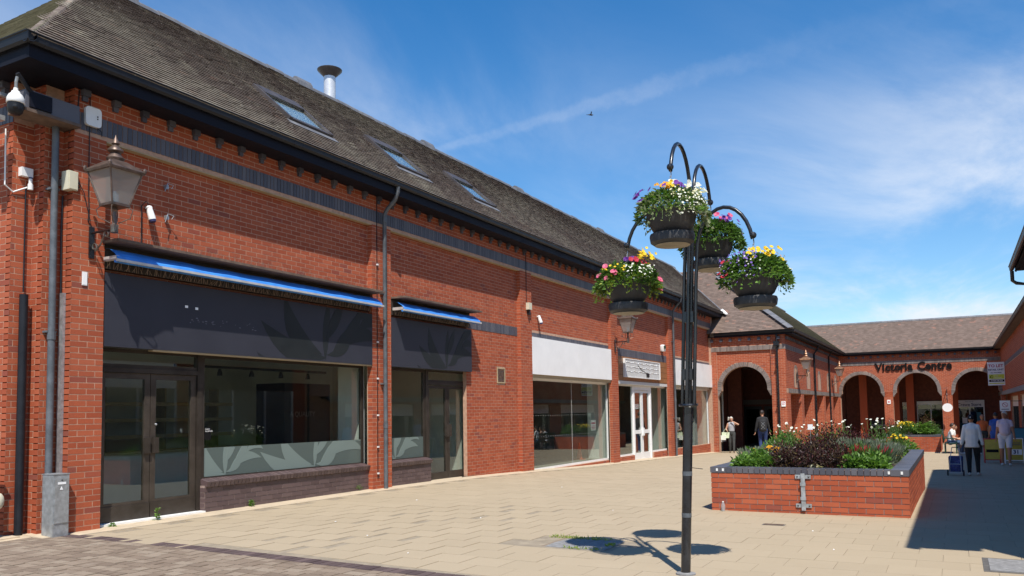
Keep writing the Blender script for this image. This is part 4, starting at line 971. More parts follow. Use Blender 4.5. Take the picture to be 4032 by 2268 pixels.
roof_tiles('roof_tile', rB, 'tile_brown', (ex-.02, 14.2, ez), (0, -1, 0), (cxx, 0, sxx), 8.2, 53, clip=lambda s: (0, 14.2-ey-s*cxx*(ry-ey)/(hx-ex)))
hd = V3(hx-ex, ry-ey, rz-ez); hl = np.linalg.norm(hd); hd /= hl; side = np.cross(hd, V3(0, 0, 1)); side /= np.linalg.norm(side); upv = np.cross(side, hd)
for i in range(12):
    m2 = MB(); o0 = V3(ex, ey, ez)+hd*(.05+i*.5)
    m2.hexa([o0+side*-.26+upv*.012, o0+side*.03+upv*.05, o0+side*.03+upv*.05+hd*.49, o0+side*-.26+upv*.012+hd*.49, o0+side*-.26+upv*.03, o0+side*.03+upv*.075, o0+side*.03+upv*.075+hd*.49, o0+side*-.26+upv*.03+hd*.49]); m2.build('hip_lead', 'lead', rB)
for i in range(46): o = link('ridge_tile', rme, rB); o.location = (hx+i*.45, ry, rz-.02)
pipe([(36.92, 6.78, 4.82), (36.92, 6.78, -.4)], .045, 'black_paint', (3.3, 1.6), (.9,), B); m2 = MB(); m2.box(36.80, 36.98, 6.66, 6.90, 4.28, 4.46); m2.build('hopper', 'black_paint', B)
pipe([(45.0, 6.15, 4.85), (45.0, 6.2, 4.6), (44.95, 6.38, 4.35), (44.95, 6.38, -.5)], .05, 'black_paint', (2.9,), (1.5,), B)
pipe([(50.6, 6.15, 4.85), (50.6, 6.38, 4.5), (50.6, 6.38, -.6)], .05, 'black_paint', (2.9,), (1.5,), B)
# passage behind the arch
m2 = MB(); m2.cur = 0; m2.box(37.36, 46, 10.02, 10.2, -1, 4.0); m2.box(44.0, 44.3, 7.1, 10.0, -1, 4.1); m2.cur = 1; m2.box(37.36, 46, 6.9, 10.2, 3.6, 3.75); m2.build('passage', ['brick_shade', 'inside_dark'], B)
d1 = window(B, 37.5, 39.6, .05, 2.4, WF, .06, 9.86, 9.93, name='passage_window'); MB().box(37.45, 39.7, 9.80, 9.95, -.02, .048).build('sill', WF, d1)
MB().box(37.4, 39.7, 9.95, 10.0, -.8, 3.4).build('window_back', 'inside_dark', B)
m2 = MB(); m2.box(41.0, 41.35, 9.3, 9.98, -1, 3.59); m2.build('passage_pier', 'brick_shade', B)
for y in (7.3, 8.35, 9.4):
    m2 = MB(); barset(m2, [], 0, 0); m2.box(43.90, 43.98, y-.45, y+.45, -.7, 1.65); d = m2.build('passage_door', 'dark_metal', B); MB().box(43.885, 43.898, y-.33, y+.33, -.3, 1.5).build('pane', 'glass_dark', d)
MB().box(43.9, 43.99, 6.9, 9.9, 1.75, 2.0).build('grey_band', 'arch_brick', B)
# ================================================================== far block with three arches
Cn = thing('arcade_building', 'red brick arcade with three grey trimmed arches closing off the square', 'building', (55.4, 2, -.8))
XC = 55.4; fc = (XC, 0, 0), (0, -1, 0), (-1, 0, 0)
mb = MB(); br = Bricks(); gb = Bricks()
AR2, AZ2 = 1.12, 2.45; CEN = [-5.15, -2.02, 1.15]; PIL = [(-6.6, -6.38), (-3.86, -3.35), (-.69, -.13), (2.36, 2.6)]
wall_cells(mb, *fc, -6.5, 2.6, 4.13, 4.80, [], .4)
for a, b in PIL: wall_cells(mb, *fc, a, b, -1.2, 2.15, [], .5)
edges = [(-6.6, -3.6), (-3.6, -.41), (-.41, 2.6)]
ho = []
for (a, b), c in zip(edges, CEN):
    arch_cells(mb, *fc, c, AZ2, AR2, a, b, 4.13, .4); ho.append(chord(c, AZ2, AR2, .2))
    arch_ring(gb, *fc, c, AZ2, AR2, .2)
    corbels(gb, mb, *fc, c, AZ2, AR2, 1.33, .2, .4)
br.face(*fc, [(-6.45, 2.6, 2.15, 4.13), (-6.45, 2.6, 4.335, 4.80)], ho, off=-6.45)
for a, b in PIL: br.face(*fc, [(a, b, -1.0, 2.15)], off=a)
gb.face(*fc, [(-6.3, 2.5, 4.132, 4.332)], soldier=True, proud=.02)
wC = mb.build('wall', 'mortar', Cn); br.build('brick', wC, 'brick', 300); gb.build('grey_brick', wC, 'arch_brick', 300)
for i in range(20): y = -2.2+i*.42; MB().box(XC-.11, XC-.005, y-.06, y+.06, 4.56, 4.68).build('corbel_brick', 'blue_brick', wC)
m2 = MB(); m2.box(XC-.22, XC+.1, -2.5, 6.1, 4.782, 4.80); m2.build('soffit', 'fascia_navy', Cn); m2 = MB(); m2.box(XC-.24, XC-.221, -2.5, 6.1, 4.74, 4.93); m2.build('fascia_board', 'fascia_navy', Cn)
m2 = MB(); m2.prism(prof, (XC-.23, -2.4, 4.82), (1, 0, 0), (0, 0, 1), (0, 8.5, 0)); m2.build('gutter', 'black_plastic', Cn)
fx, fz = XC-.32, 4.9; frx = fx+2.36; frz = fz+.88*2.36
m2 = MB(); a = m2.vs([(fx, -8, fz), (fx, 9, fz), (frx, 9, frz), (frx, -8, frz), (frx+2.4, -8, fz), (frx+2.4, 9, fz)]); m2.face([a, a+1, a+2, a+3]); m2.face([a+3, a+2, a+5, a+4]); rC = m2.build('roof', 'tile_brown', Cn)
roof_tiles('roof_tile', rC, 'tile_brown', (fx-.02, 9, fz), (0, -1, 0), (c_, 0, s_), 14, 32)
for i in range(33): o = link('ridge_tile', rme, rC); o.location = (frx, 8.5-i*.45, frz-.02); o.rotation_euler = (0, 0, -math.pi/2)
# covered walk behind the arches with its shopfronts
m2 = MB(); m2.cur = 0; m2.box(59.3, 59.6, -3, 6.6, -1.2, 4.1); m2.box(55.62, 59.3, 6.47, 6.7, -1.2, 4.04); m2.cur = 1; m2.box(55.85, 59.6, -3, 6.6, 4.05, 4.12); m2.build('covered_walk', ['brick_shade', 'inside_dark'], Cn)
for x, y in ((57.4, 3.35), (57.4, 2.5), (57.4, .05), (57.0, 5.2)):
    m2 = MB(); m2.box(x, x+.4, y-.22, y+.22, -1.1, 4.04); m2.build('inner_pillar', 'brick', Cn)
t = thing('store_front', 'white framed store front reading Crewe Store under the right hand arch', 'shopfront', (59.2, -.7, -.8))
k = 59.2/58.2
MB().box(59.14, 59.28, -1.6, .06, 1.42, 1.86).build('fascia', 'white_sign', t)
text('lettering', 'Crewe Store', .25, (59.135, -.77, 1.50), *FN, .006, 'letter_blue', t, .004, 'CENTER'); text('small_lettering', 'Welcome to', .09, (59.135, -.77, 1.74), *FN, .004, 'letter_grey', t, 0, 'CENTER')
m2 = MB()
for y0, y1 in ((-.01, .06), (-1.6, -1.53), (-.80, -.75)): m2.box(59.16, 59.26, y0, y1, -.85, 1.418)
m2.build('frame', 'white_frame', t); MB().box(59.2, 59.206, -1.53, -.01, -.85, 1.418).build('pane', 'glass_dark', t); MB().box(59.27, 59.29, -1.6, .05, -.85, 1.41).build('dark_back', 'dark_metal', t)
MB().box(59.18, 59.19, -.62, -.35, .4, .75).build('poster', 'white_sign', t); MB().box(59.18, 59.19, -1.4, -1.15, .5, 1.1).build('poster', 'board_blue', t)
t = thing('store_window', 'wide dark shop window with pale header under the middle arch', 'window', (59.2, 1.5, 0))
MB().box(59.14, 59.28, .70, 2.2, 1.62, 1.84).build('header', 'inside_white', t); MB().box(59.2, 59.206, .70, 2.2, .05, 1.618).build('pane', 'glass_dark', t); MB().box(59.26, 59.29, .7, 2.2, -.2, 1.6).build('dark_back', 'dark_metal', t); MB().box(59.1, 59.28, .66, 2.24, -.3, .04).build('stall_riser', 'grey_frame', t)
for y in (.72, 1.4, 2.18): MB().box(59.12, 59.25, y-.03, y+.03, .04, 1.62).build('mullion', 'grey_frame', t)
t = thing('store_window', 'narrow shop window beside the inner pillar of the middle arch', 'window', (59.2, 2.75, 0))
MB().box(59.14, 59.28, 2.35, 3.05, 1.58, 1.80).build('header', 'inside_white', t); MB().box(59.2, 59.206, 2.35, 3.05, .1, 1.578).build('pane', 'glass_dark', t); MB().box(59.17, 59.18, 2.5, 2.75, .5, .9).build('poster', 'white_sign', t); MB().box(59.26, 59.29, 2.35, 3.05, -.2, 1.57).build('dark_back', 'dark_metal', t)
t = thing('store_window', 'low dark window with silver bar behind the left arch', 'window', (59.2, 4.6, 0))
MB().box(59.2, 59.28, 3.9, 5.0, .1, .62).build('pane', 'dark_metal', t)
for z in (.33, .10): MB().box(59.15, 59.27, 3.9, 5.0, z-.025, z+.025).build('rail', 'galv', t)
# big lettering on the arcade
t = thing('arcade_lettering', 'dark raised letters reading Victoria Centre over the arches', 'sign', (XC, 2, 3.75))
y = 4.28
for ch in 'Victoria Centre':
    w = {'V': .40, 'i': .17, 'c': .30, 't': .23, 'o': .33, 'r': .25, 'a': .32, ' ': .21, 'C': .44, 'e': .32, 'n': .34}[ch]
    if ch != ' ': text('letter', ch, .67, (XC-.04, y, 3.75), *FN, .06, 'letter_black', t, .020, sx=.93)
    y -= w*.985
# square and round signs on the pillars
t = thing('pillar_notice', 'small white notice on the brick pillar between left and middle arches', 'notice', (XC, 3.6, 1.8)); MB().box(XC-.03, XC-.008, 3.50, 3.70, 1.70, 1.95).build('plate', 'white_sign', t); MB().box(XC-.033, XC-.0305, 3.55, 3.65, 1.78, 1.86).build('print', 'letter_red', t)
t = thing('hanging_disc', 'blank white round sign on a bracket before the arcade pillar', 'sign', (54.8, .4, 1.5))
m2 = MB(); m2.prism([(.27*math.cos(a), .25*math.sin(a)) for a in np.linspace(0, 2*math.pi, 25)[:-1]], (54.75, .42, 1.42), (0, 1, 0), (0, 0, 1), (.03, 0, 0)); m2.build('disc', 'white_sign', t)
MB().tube([(55.38, .42, 2.5), (55.0, .42, 2.3), (54.77, .42, 1.9), (54.77, .42, 1.68)], .022, 6).build('bracket', 'black_paint', t); MB().tube([(55.38, .42, 2.05), (55.1, .45, 2.1), (54.9, .42, 2.22)], .014, 5).build('scroll', 'black_paint', t)
t = thing('no_smoking_sign', 'small white no smoking plate on the corner pier of the arched passage', 'sign', (36.98, 6.6, 1.5))
MB().box(36.965, 36.985, 6.50, 6.68, 1.60, 1.83).build('plate', 'white_sign', t); m2 = MB(); m2.tube([(36.96, 6.59+.06*math.cos(a), 1.74+.06*math.sin(a)) for a in np.linspace(0, 2*math.pi, 13)], .006, 4); m2.build('ring', 'letter_red', t); MB().tube([(36.96, 6.55, 1.78), (36.96, 6.63, 1.70)], .006, 4).build('bar', 'letter_red', t)
# ================================================================== shops on the shaded side
D1 = thing('opposite_building', 'red brick shop block whose eave end shows against the sky', 'building', (15, -2.2, 0))
oy = -2.0
m2 = MB(); m2.box(7.4, 23.7, -9, oy, -.4, 4.9); m2.build('wall', 'brick', D1)
m2 = MB(); m2.box(7.4, 23.7, oy+.005, oy+.02, 3.3, 3.52); m2.build('brick_band', 'blue_brick', D1)
for i in range(3):
    x = 8.2+i*5.2; MB().box(x, x+4.4, oy+.006, oy+.05, 2.45, 3.25).build('fascia', 'sign_navy' if i != 1 else 'white_sign', D1)
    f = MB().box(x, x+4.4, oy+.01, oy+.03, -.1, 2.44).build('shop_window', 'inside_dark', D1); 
    for q in (0, 1.45, 2.95, 4.32): MB().box(x+q, x+q+.08, oy+.012, oy+.08, -.1, 2.44).build('mullion', 'grey_frame', f)
m2 = MB(); a = m2.vs([(7.15, -1.42, 5.0), (23.95, -1.42, 5.0), (23.95, -5.4, 8.5), (7.15, -5.4, 8.5), (7.15, -9.4, 5.0), (23.95, -9.4, 5.0)]); m2.face([a, a+1, a+2, a+3]); m2.face([a+3, a+2, a+5, a+4]); rD = m2.build('roof', 'tile', D1)
roof_tiles('roof_tile', rD, 'tile', (23.95, -1.40, 5.0), (-1, 0, 0), (0, -.7507, .6606), 6.0, 40, limit=60)
m2 = MB(); m2.box(7.2, 23.9, -2.0, -1.46, 4.86, 4.88); m2.box(7.2, 23.9, -1.50, -1.47, 4.84, 5.0); m2.build('soffit', 'fascia_navy', D1)
m2 = MB(); m2.prism([(-p[0], p[1]) for p in prof], (7.1, -1.47, 4.87), (0, 1, 0), (0, 0, 1), (16.9, 0, 0)); m2.build('gutter', 'black_plastic', D1)
smooth_angle(MB().tube([(23.85, -1.40, 4.86), (23.85, -1.40, 4.62), (23.85, -1.48, 4.55), (23.85, -1.95, 4.45), (23.85, -1.96, -.3)], .045, 10).build('downpipe', 'black_paint', D1))
m2 = MB(); m2.prism([(-1.98, 4.88), (-5.4, 8.42), (-9.0, 4.88)], (23.45, 0, 0), (0, 1, 0), (0, 0, 1), (.2, 0, 0)); m2.build('gable', 'brick', D1)
D2 = thing('shaded_building', 'brick shop block in shade with overhanging tiled eave and concrete beam', 'building', (42, -2.45, -.5))
sy = -2.45; mb = MB(); wall_cells(mb, (0, sy, 0), (-1, 0, 0), (0, 1, 0), -60, -23.8, 2.30, 4.85, [], .4); wall_cells(mb, (0, sy-.35, 0), (-1, 0, 0), (0, 1, 0), -60, -23.8, -1.2, 2.3, [(-54.2, -48.5, -1.2, 2.0), (-46.8, -41, -1.2, 2.0), (-39, -33.5, -1.2, 2.0), (-32, -27, -1.2, 2.0)], .3)
wD = mb.build('wall', 'mortar', D2); br = Bricks(); br.face((0, sy, 0), (-1, 0, 0), (0, 1, 0), [(-60, -26, 2.32, 3.62), (-60, -26, 3.84, 4.82)], off=0)
br.face((0, sy-.35, 0), (-1, 0, 0), (0, 1, 0), [(-58, -26, -1, 2.2)], [(-54.2, -48.5, -1.2, 2.0), (-46.8, -41, -1.2, 2.0), (-39, -33.5, -1.2, 2.0), (-32, -27, -1.2, 2.0)], off=0); br.build('brick', wD, 'brick', 300)
gb = Bricks(); gb.face((0, sy, 0), (-1, 0, 0), (0, 1, 0), [(-60, -26, 3.63, 3.83)], soldier=True, proud=.012); gb.build('soldier_brick', wD, 'blue_brick', 200)
MB().box(25.5, 60, sy-.05, sy+.06, 2.10, 2.298).build('concrete_beam', 'concrete', D2); MB().box(25.5, 60, sy-.36, sy-.051, 2.2, 2.298).build('beam_soffit', 'rust_wood', D2)
for x0, x1 in ((48.5, 54.2), (41, 46.8), (33.5, 39), (27, 32)):
    m2 = MB(); m2.box(x0, x1, sy-.55, sy-.50, -1, 2.0); f = m2.build('shop_window', 'glass_dark', D2); MB().box(x0, x1, sy-2, sy-.9, -1, 2.0).build('dark_interior', 'inside_dark', f)
    MB().box(x0, x1, sy-.48, sy-.42, 1.45, 1.99).build('fascia', 'white_sign', f)
    for q in np.linspace(x0, x1, 4): MB().box(q-.04, q+.04, sy-.52, sy-.44, -1, 1.45).build('mullion', 'dark_metal', f)
dy, dz = -2.08, 4.9
m2 = MB(); a = m2.vs([(23.97, dy, dz), (62, dy, dz), (62, dy-4, dz+3.5), (23.97, dy-4, dz+3.5)]); m2.face([a, a+1, a+2, a+3]); rD2 = m2.build('roof', 'tile_brown', D2)
roof_tiles('roof_tile', rD2, 'tile_brown', (60, dy+.02, dz), (-1, 0, 0), (0, -.7507, .6606), 36, 6, limit=250)
m2 = MB(); m2.box(25.3, 60, sy+.0, dy-.03, 4.80, 4.815); m2.build('soffit', 'rust_wood', D2); m2 = MB(); m2.prism([(-p[0], p[1]) for p in prof], (24.0, dy-.10, dz-.11), (0, 1, 0), (0, 0, 1), (35.7, 0, 0)); m2.build('gutter', 'black_plastic', D2)
t = thing('to_let_board', 'white estate agent board reading TO LET RETAIL UNIT', 'sign', (51, -2, 3))
tx0 = 51.0; MB().box(tx0, tx0+.04, -2.40, -1.61, 2.58, 3.83).build('panel', 'white_sign', t)
T0 = lambda s, sz, z, m, b=0.: text('lettering', s, sz, (tx0-.004, -2.0, z), *FN, .003, m, t, b, 'CENTER')
T0('TO LET', .21, 3.56, 'letter_red', .006); T0('RETAIL UNIT', .125, 3.38, 'letter_blue', .004); T0('ALL ENQUIRIES', .075, 3.24, 'letter_blue', .002)
MB().box(tx0-.003, tx0-.0005, -2.37, -1.66, 2.93, 3.17).build('lime_panel', 'lime', t); text('emblem', 'C', .2, (tx0-.006, -1.70, 2.97), *FN, .003, 'letter_black', t, .006)
for i, s_ in enumerate(('Crewe', 'Commercial')): text('lettering', s_, .075, (tx0-.006, -1.88, 3.07-i*.085), *FN, .002, 'white_sign', t)
MB().box(tx0-.003, tx0-.0005, -2.37, -1.66, 2.77, 2.89).build('number_panel', 'letter_black', t); text('number', '01928 738 333', .09, (tx0-.006, -2.015, 2.80), *FN, .002, 'white_sign', t, .002, 'CENTER'); MB().box(tx0-.003, tx0-.0005, -2.37, -1.66, 2.66, 2.71).build('lime_strip', 'lime', t)
MB().box(tx0+.02, tx0+.05, -2.46, -2.39, 2.9, 2.95).build('bracket', 'dark_metal', t)
t = thing('no_smoking_sign', 'white no smoking notice hung under the concrete beam in the shade', 'sign', (40, -2.1, 1.5))
MB().box(40, 40.02, -2.02, -1.64, 1.26, 1.70).build('plate', 'white_sign', t); MB().tube([(39.995, -1.83+.10*math.cos(a), 1.52+.09*math.sin(a)) for a in np.linspace(0, 2*math.pi, 15)], .008, 4).build('ring', 'letter_red', t); MB().tube([(39.995, -1.76, 1.58), (39.995, -1.90, 1.46)], .008, 4).build('bar', 'letter_red', t); MB().box(39.996, 39.999, -1.97, -1.69, 1.32, 1.35).build('caption', 'letter_grey', t)
MB().box(40.0, 40.02, -2.45, -2.02, 1.66, 1.69).build('bracket', 'dark_metal', t)
# ================================================================== lanterns
def lantern(x, ywall, zarm, lab, grp, m='copper_old', out=.46, face='y', k=1.):
    t = thing('wall_lantern', lab, 'lamp', (x, ywall, zarm), grp); ax, ay = x, ywall-out
    q = math.pi/4
    def sqr(prof_, nm, mt, sm=False):
        mb = MB(); rings = []
        for r, z in prof_: rings.append(mb.vs([(ax+r*sx_, ay+r*sy_, z) for sx_, sy_ in ((-1, -1), (1, -1), (1, 1), (-1, 1))]))
        for i in range(len(rings)-1):
            for c in range(4): mb.face([rings[i]+c, rings[i]+(c+1) % 4, rings[i+1]+(c+1) % 4, rings[i+1]+c])
        mb.face([rings[0]+c for c in range(4)][::-1]); mb.face([rings[-1]+c for c in range(4)]); return mb.build(nm, mt, t)
    z0 = zarm
    MB().box(x-.035, x+.035, ywall-.02, ywall-.001, z0-.33, z0+.08).build('back_plate', 'black_paint', t)
    MB().tube([(x, ywall-.01, z0), (ax, ay, z0)], .017, 8).build('arm', 'black_paint', t)
    sc = []
    for i in range(26):
        u = i/25; a = -2.2*math.pi*(1-u) if u < .5 else 0
    pts = [(.07+.055*math.cos(a)*s, -.19+.055*math.sin(a)*s) for a, s in zip(np.linspace(5.2, -1.2, 14), np.linspace(.45, 1, 14))]+[(.19, -.17), (.25, -.08)]+[(.31+.05*math.cos(a)*s, -.05+.05*math.sin(a)*s) for a, s in zip(np.linspace(2.6, -3.4, 13), np.linspace(1, .45, 13))]
    MB().tube([(x, ywall-p[0]*out/.46, z0+p[1]) for p in pts], .012, 6).build('scroll', 'copper_old', t)
    MB().lathe([(.045, z0-.05), (.05, z0+.05), (.03, z0+.06), (.025, z0+.22), (.04, z0+.24), (.02, z0+.30)], (ax, ay), 12).build('stem', m, t)
    for sx_, sy_ in ((1, 1), (-1, 1), (1, -1), (-1, -1)): MB().tube([(ax+.03*sx_, ay+.03*sy_, z0+.07), (ax+.13*sx_, ay+.13*sy_, z0+.14), (ax+.15*sx_, ay+.15*sy_, z0+.24), (ax+.11*sx_, ay+.11*sy_, z0+.29)], .007, 5).build('bracket_scroll', m, t)
    b0, b1 = .118, .225; zb, zt = z0+.30, z0+.72
    gl = sqr([(b0-.006, zb+.01), (b1-.006, zt-.005)], 'lantern_glass', 'lantern_glass')
    for sx_, sy_ in ((1, 1), (-1, 1), (1, -1), (-1, -1)): MB().tube([(ax+b0*sx_, ay+b0*sy_, zb), (ax+b1*sx_, ay+b1*sy_, zt)], .011, 6).build('corner_bar', m, t)
    sqr([(b0+.01, zb-.018), (b0+.012, zb+.012)], 'base_frame', m); MB().lathe([(.05, zb+.013), (.045, zb+.14), (.02, zb+.18)], (ax, ay), 10).build('lamp_bulb', 'plastic_white', t)
    sqr([(b1+.02, zt-.012), (b1+.03, zt+.015), (b1+.02, zt+.03), (.10, zt+.14), (.09, zt+.145)], 'hood', m)
    for sx_, sy_ in ((1, 1), (-1, 1), (1, -1), (-1, -1)): MB().ball((ax+(b1+.02)*sx_, ay+(b1+.02)*sy_, zt+.04), .025, 6, 4, (1, 1, 1.5)).build('crest', m, t)
    smooth_angle(MB().lathe([(.09, zt+.135), (.11, zt+.18), (.07, zt+.23), (.06, zt+.25), (.095, zt+.275), (.09, zt+.30), (.04, zt+.345), (.03, zt+.36), (.05, zt+.375), (.04, zt+.40), (.012, zt+.46), (.004, zt+.49)], (ax, ay), 16).build('finial', m, t), 60)
    return t
lantern(6.55, 9.69, 3.90, 'weathered copper lantern on scroll bracket beside the corner drainpipe', 'wall lanterns')
lantern(24.95, 9.69, 3.76, 'grey glass lantern on the pier between the two white fascias', 'wall lanterns')
lantern(39.6, 6.44, 3.02, 'copper topped lantern on the arched block near its corner', 'wall lanterns', 'copper_bright')
lantern(52.0, 6.44, 3.1, 'copper topped lantern on the arched block close to the arcade', 'wall lanterns', 'copper_bright')
# ================================================================== things on the brick corner
t = thing('dome_camera', 'white and black dome security camera hung from a dark arm at the corner', 'camera', (5.5, 9.6, 5.3))
smooth_angle(MB().lathe([(.025, 5.43), (.028, 5.40), (.045, 5.39), (.05, 5.37), (.075, 5.345), (.095, 5.30), (.099, 5.25), (.092, 5.243)], (5.5, 9.6), 20).build('housing', 'plastic_white', t), 50)
smooth_angle(MB().lathe([(.089, 5.242), (.088, 5.18), (.075, 5.135), (.045, 5.108), (.0, 5.105)], (5.5, 9.6), 20).build('dome', 'black_plastic', t), 60)
MB().tube([(5.49, 9.56, 5.56), (5.49, 9.58, 5.50), (5.5, 9.6, 5.42)], .018, 8).build('neck', 'galv', t); MB().tube([(5.49, 9.56, 5.60), (5.78, 9.62, 5.36)], .026, 8).build('arm', 'black_plastic', t); MB().ball((5.455, 9.53, 5.185), .028, 8, 5).build('lens', 'dark_metal', t)
t = thing('junction_box', 'cream electrical box with sockets beside the corner camera', 'electrical box', (5.40, 9.95, 5.2)); MB().box(5.28, 5.44, 9.9, 10.0, 5.07, 5.32).build('body', 'plastic_cream', t); MB().box(5.30, 5.42, 9.892, 9.899, 5.10, 5.29).build('lid', 'plastic_cream', t); MB().tube([(5.38, 9.93, 5.07), (5.37, 9.96, 4.95), (5.45, 10.1, 4.9)], .012, 6).build('cable', 'black_plastic', t); MB().box(5.30, 5.60, 9.98, 10.14, 5.14, 5.2).build('mount', 'galv', t)
t = thing('junction_box', 'large grey cabinet at the brick corner above the camera', 'electrical box', (5.35, 10.1, 5.5)); MB().box(5.2, 5.42, 10.02, 10.16, 5.36, 5.66).build('body', 'plastic_cream', t); MB().box(5.42, 5.79, 10.08, 10.14, 5.48, 5.52).build('mount', 'galv', t); MB().box(5.21, 5.41, 10.012, 10.019, 5.38, 5.64).build('lid', 'plastic_cream', t)
t = thing('socket_outlet', 'white socket with round plug on the brick corner', 'socket', (5.95, 10.1, 4.55)); MB().box(5.87, 6.01, 10.07, 10.148, 4.55, 4.66).build('box', 'plastic_white', t); MB().lathe([(.032, 4.39), (.032, 4.46), (.022, 4.47), (.022, 4.53)], (5.985, 10.08), 12).build('plug', 'plastic_white', t); MB().lathe([(.024, 4.531), (.024, 4.549)], (5.985, 10.08), 10).build('collar', 'letter_blue', t)
t = thing('junction_box', 'cream weatherproof box by the corner drainpipe', 'electrical box', (6.27, 9.85, 4.5)); MB().box(6.21, 6.34, 9.66, 9.80, 4.40, 4.64).build('body', 'plastic_cream', t); MB().box(6.22, 6.33, 9.65, 9.659, 4.41, 4.63).build('lid', 'plastic_cream', t); MB().box(6.24, 6.298, 9.80, 9.9, 4.48, 4.56).build('mount', 'galv', t)
for z in (4.52, 4.46): MB().tube([(6.341, 9.7, z), (6.375, 9.7, z)], .014, 8).build('gland', 'black_plastic', t)
t = thing('wireless_unit', 'white rounded box fixed over the blue brick band', 'electrical box', (6.52, 9.68, 5.4))
m2 = MB(); m2.prism([(.11*(abs(math.cos(a))**.35)*(1 if math.cos(a) > 0 else -1), .125*(abs(math.sin(a))**.35)*(1 if math.sin(a) > 0 else -1)) for a in np.linspace(.05, 2*math.pi+.05, 33)[:-1]], (6.525, 9.685, 5.415), (1, 0, 0), (0, 0, 1), (0, -.045, 0)); m2.build('body', 'plastic_white', t)
for z in (5.42, 5.39): MB().box(6.57, 6.585, 9.636, 9.6395, z, z+.018).build('mark', 'letter_black', t)
MB().tube([(6.6, 9.67, 5.29), (6.66, 9.67, 5.26), (6.66, 9.67, 5.2)], .006, 5).build('cable', 'black_plastic', t)
t = thing('address_plate', 'blank white plate on the brick pier under the lantern', 'plate', (6.47, 9.69, 3.3)); MB().box(6.435, 6.505, 9.683, 9.693, 3.21, 3.385).build('plate', 'plastic_white', t); MB().box(6.44, 6.50, 9.6805, 9.6825, 3.22, 3.375).build('face', 'white_sign', t)
def bulletcam(x, z, lab, y=9.80):
    t = thing('wall_camera', lab, 'camera', (x, y, z), 'small white wall cameras'); smooth_angle(MB().tube([(x, y-.06, z+.10), (x, y-.07, z+.05), (x+.01, y-.10, z-.05), (x+.012, y-.105, z-.07)], [.035, .045, .052, .05], 12).build('body', 'plastic_white', t), 50)
    MB().tube([(x+.012, y-.107, z-.071), (x+.014, y-.115, z-.10)], [.046, .04], 12).build('lens_hood', 'letter_blue', t); MB().lathe([(.045, z+.10), (.03, z+.13)], (x, y-.055), 10).build('mount', 'plastic_white', t); MB().box(x-.03, x+.03, y-.06, y-.005, z+.09, z+.12).build('bracket', 'plastic_white', t)
bulletcam(7.45, 4.33, 'white eyeball camera on the wall above the wide blue awning'); bulletcam(19.55, 3.98, 'white eyeball camera on the wall over the white fascia')
t = thing('alarm_box', 'cream bell box on the pier left of the white fascia', 'alarm', (18.8, 9.69, 4.2)); MB().box(18.70, 18.86, 9.60, 9.695, 4.18, 4.36).build('body', 'plastic_cream', t); MB().box(18.75, 18.81, 9.62, 9.69, 4.05, 4.178).build('sounder', 'dark_metal', t)
t = thing('alarm_box', 'white alarm box with green lid above the tiled fascia', 'alarm', (30.1, 9.8, 3.9)); smooth_angle(MB().lathe([(.10, 3.76), (.12, 3.80), (.12, 3.98), (.06, 4.02)], (30.1, 9.75), 12).build('body', 'plastic_white', t)); MB().box(29.99, 30.05, 9.60, 9.66, 3.86, 3.98).build('lid', 'bench_green', t)
for x, z, lb in ((7.74, 4.80, 'upper bent bracket left on the wall over the wide blue awning'), (7.75, 4.36, 'lower thin bracket left on the wall by the eyeball camera')):
    t = thing('wall_bracket', lb, 'bracket', (x, 9.8, z)); MB().box(x-.02, x+.02, 9.74, 9.795, z-.03, z+.03).build('clip', 'galv', t); MB().tube([(x-.06, 9.72, z-.08), (x, 9.74, z+.05), (x+.07, 9.70, z+.03), (x+.05, 9.72, z-.02)], .006, 5).build('wire', 'galv', t)
t = thing('service_pillar', 'grey galvanised steel service pillar at the brick corner', 'cabinet', (6.15, 9.7, .1))
MB().box(6.05, 6.25, 9.58, 9.80, .07, .84).build('body', 'galv', t); MB().box(6.06, 6.24, 9.570, 9.579, .26, .80).build('door', 'galv', t); MB().box(6.045, 6.255, 9.574, 9.806, .842, .853).build('top', 'galv', t)
m2 = MB(); m2.box(6.10, 6.20, 9.566, 9.5695, .725, .752); m2.build('label', 'white_sign', t); m2 = MB(); m2.prism([(6.125, .66), (6.165, .66), (6.145, .70)], (0, 9.5695, 0), (1, 0, 0), (0, 0, 1), (0, -.003, 0)); m2.build('warning_mark', 'white_sign', t); MB().ball((6.15, 9.568, .775), .009, 6, 4).build('lock', 'dark_metal', t)
t = thing('litter_bin', 'grey bin edge with a cream bag at the brick corner', 'bin', (5.55, 10.0, .1)); MB().box(5.35, 5.62, 9.98, 10.12, .1, 1.02).build('body', 'pipe_grey', t); MB().box(5.34, 5.63, 9.97, 10.125, 1.022, 1.05).build('lid', 'dark_metal', t); smooth_angle(MB().ball((5.62, 9.95, .56), .07, 8, 6, (1, .6, 1.4)).build('bag', 'plastic_cream', t), 80)
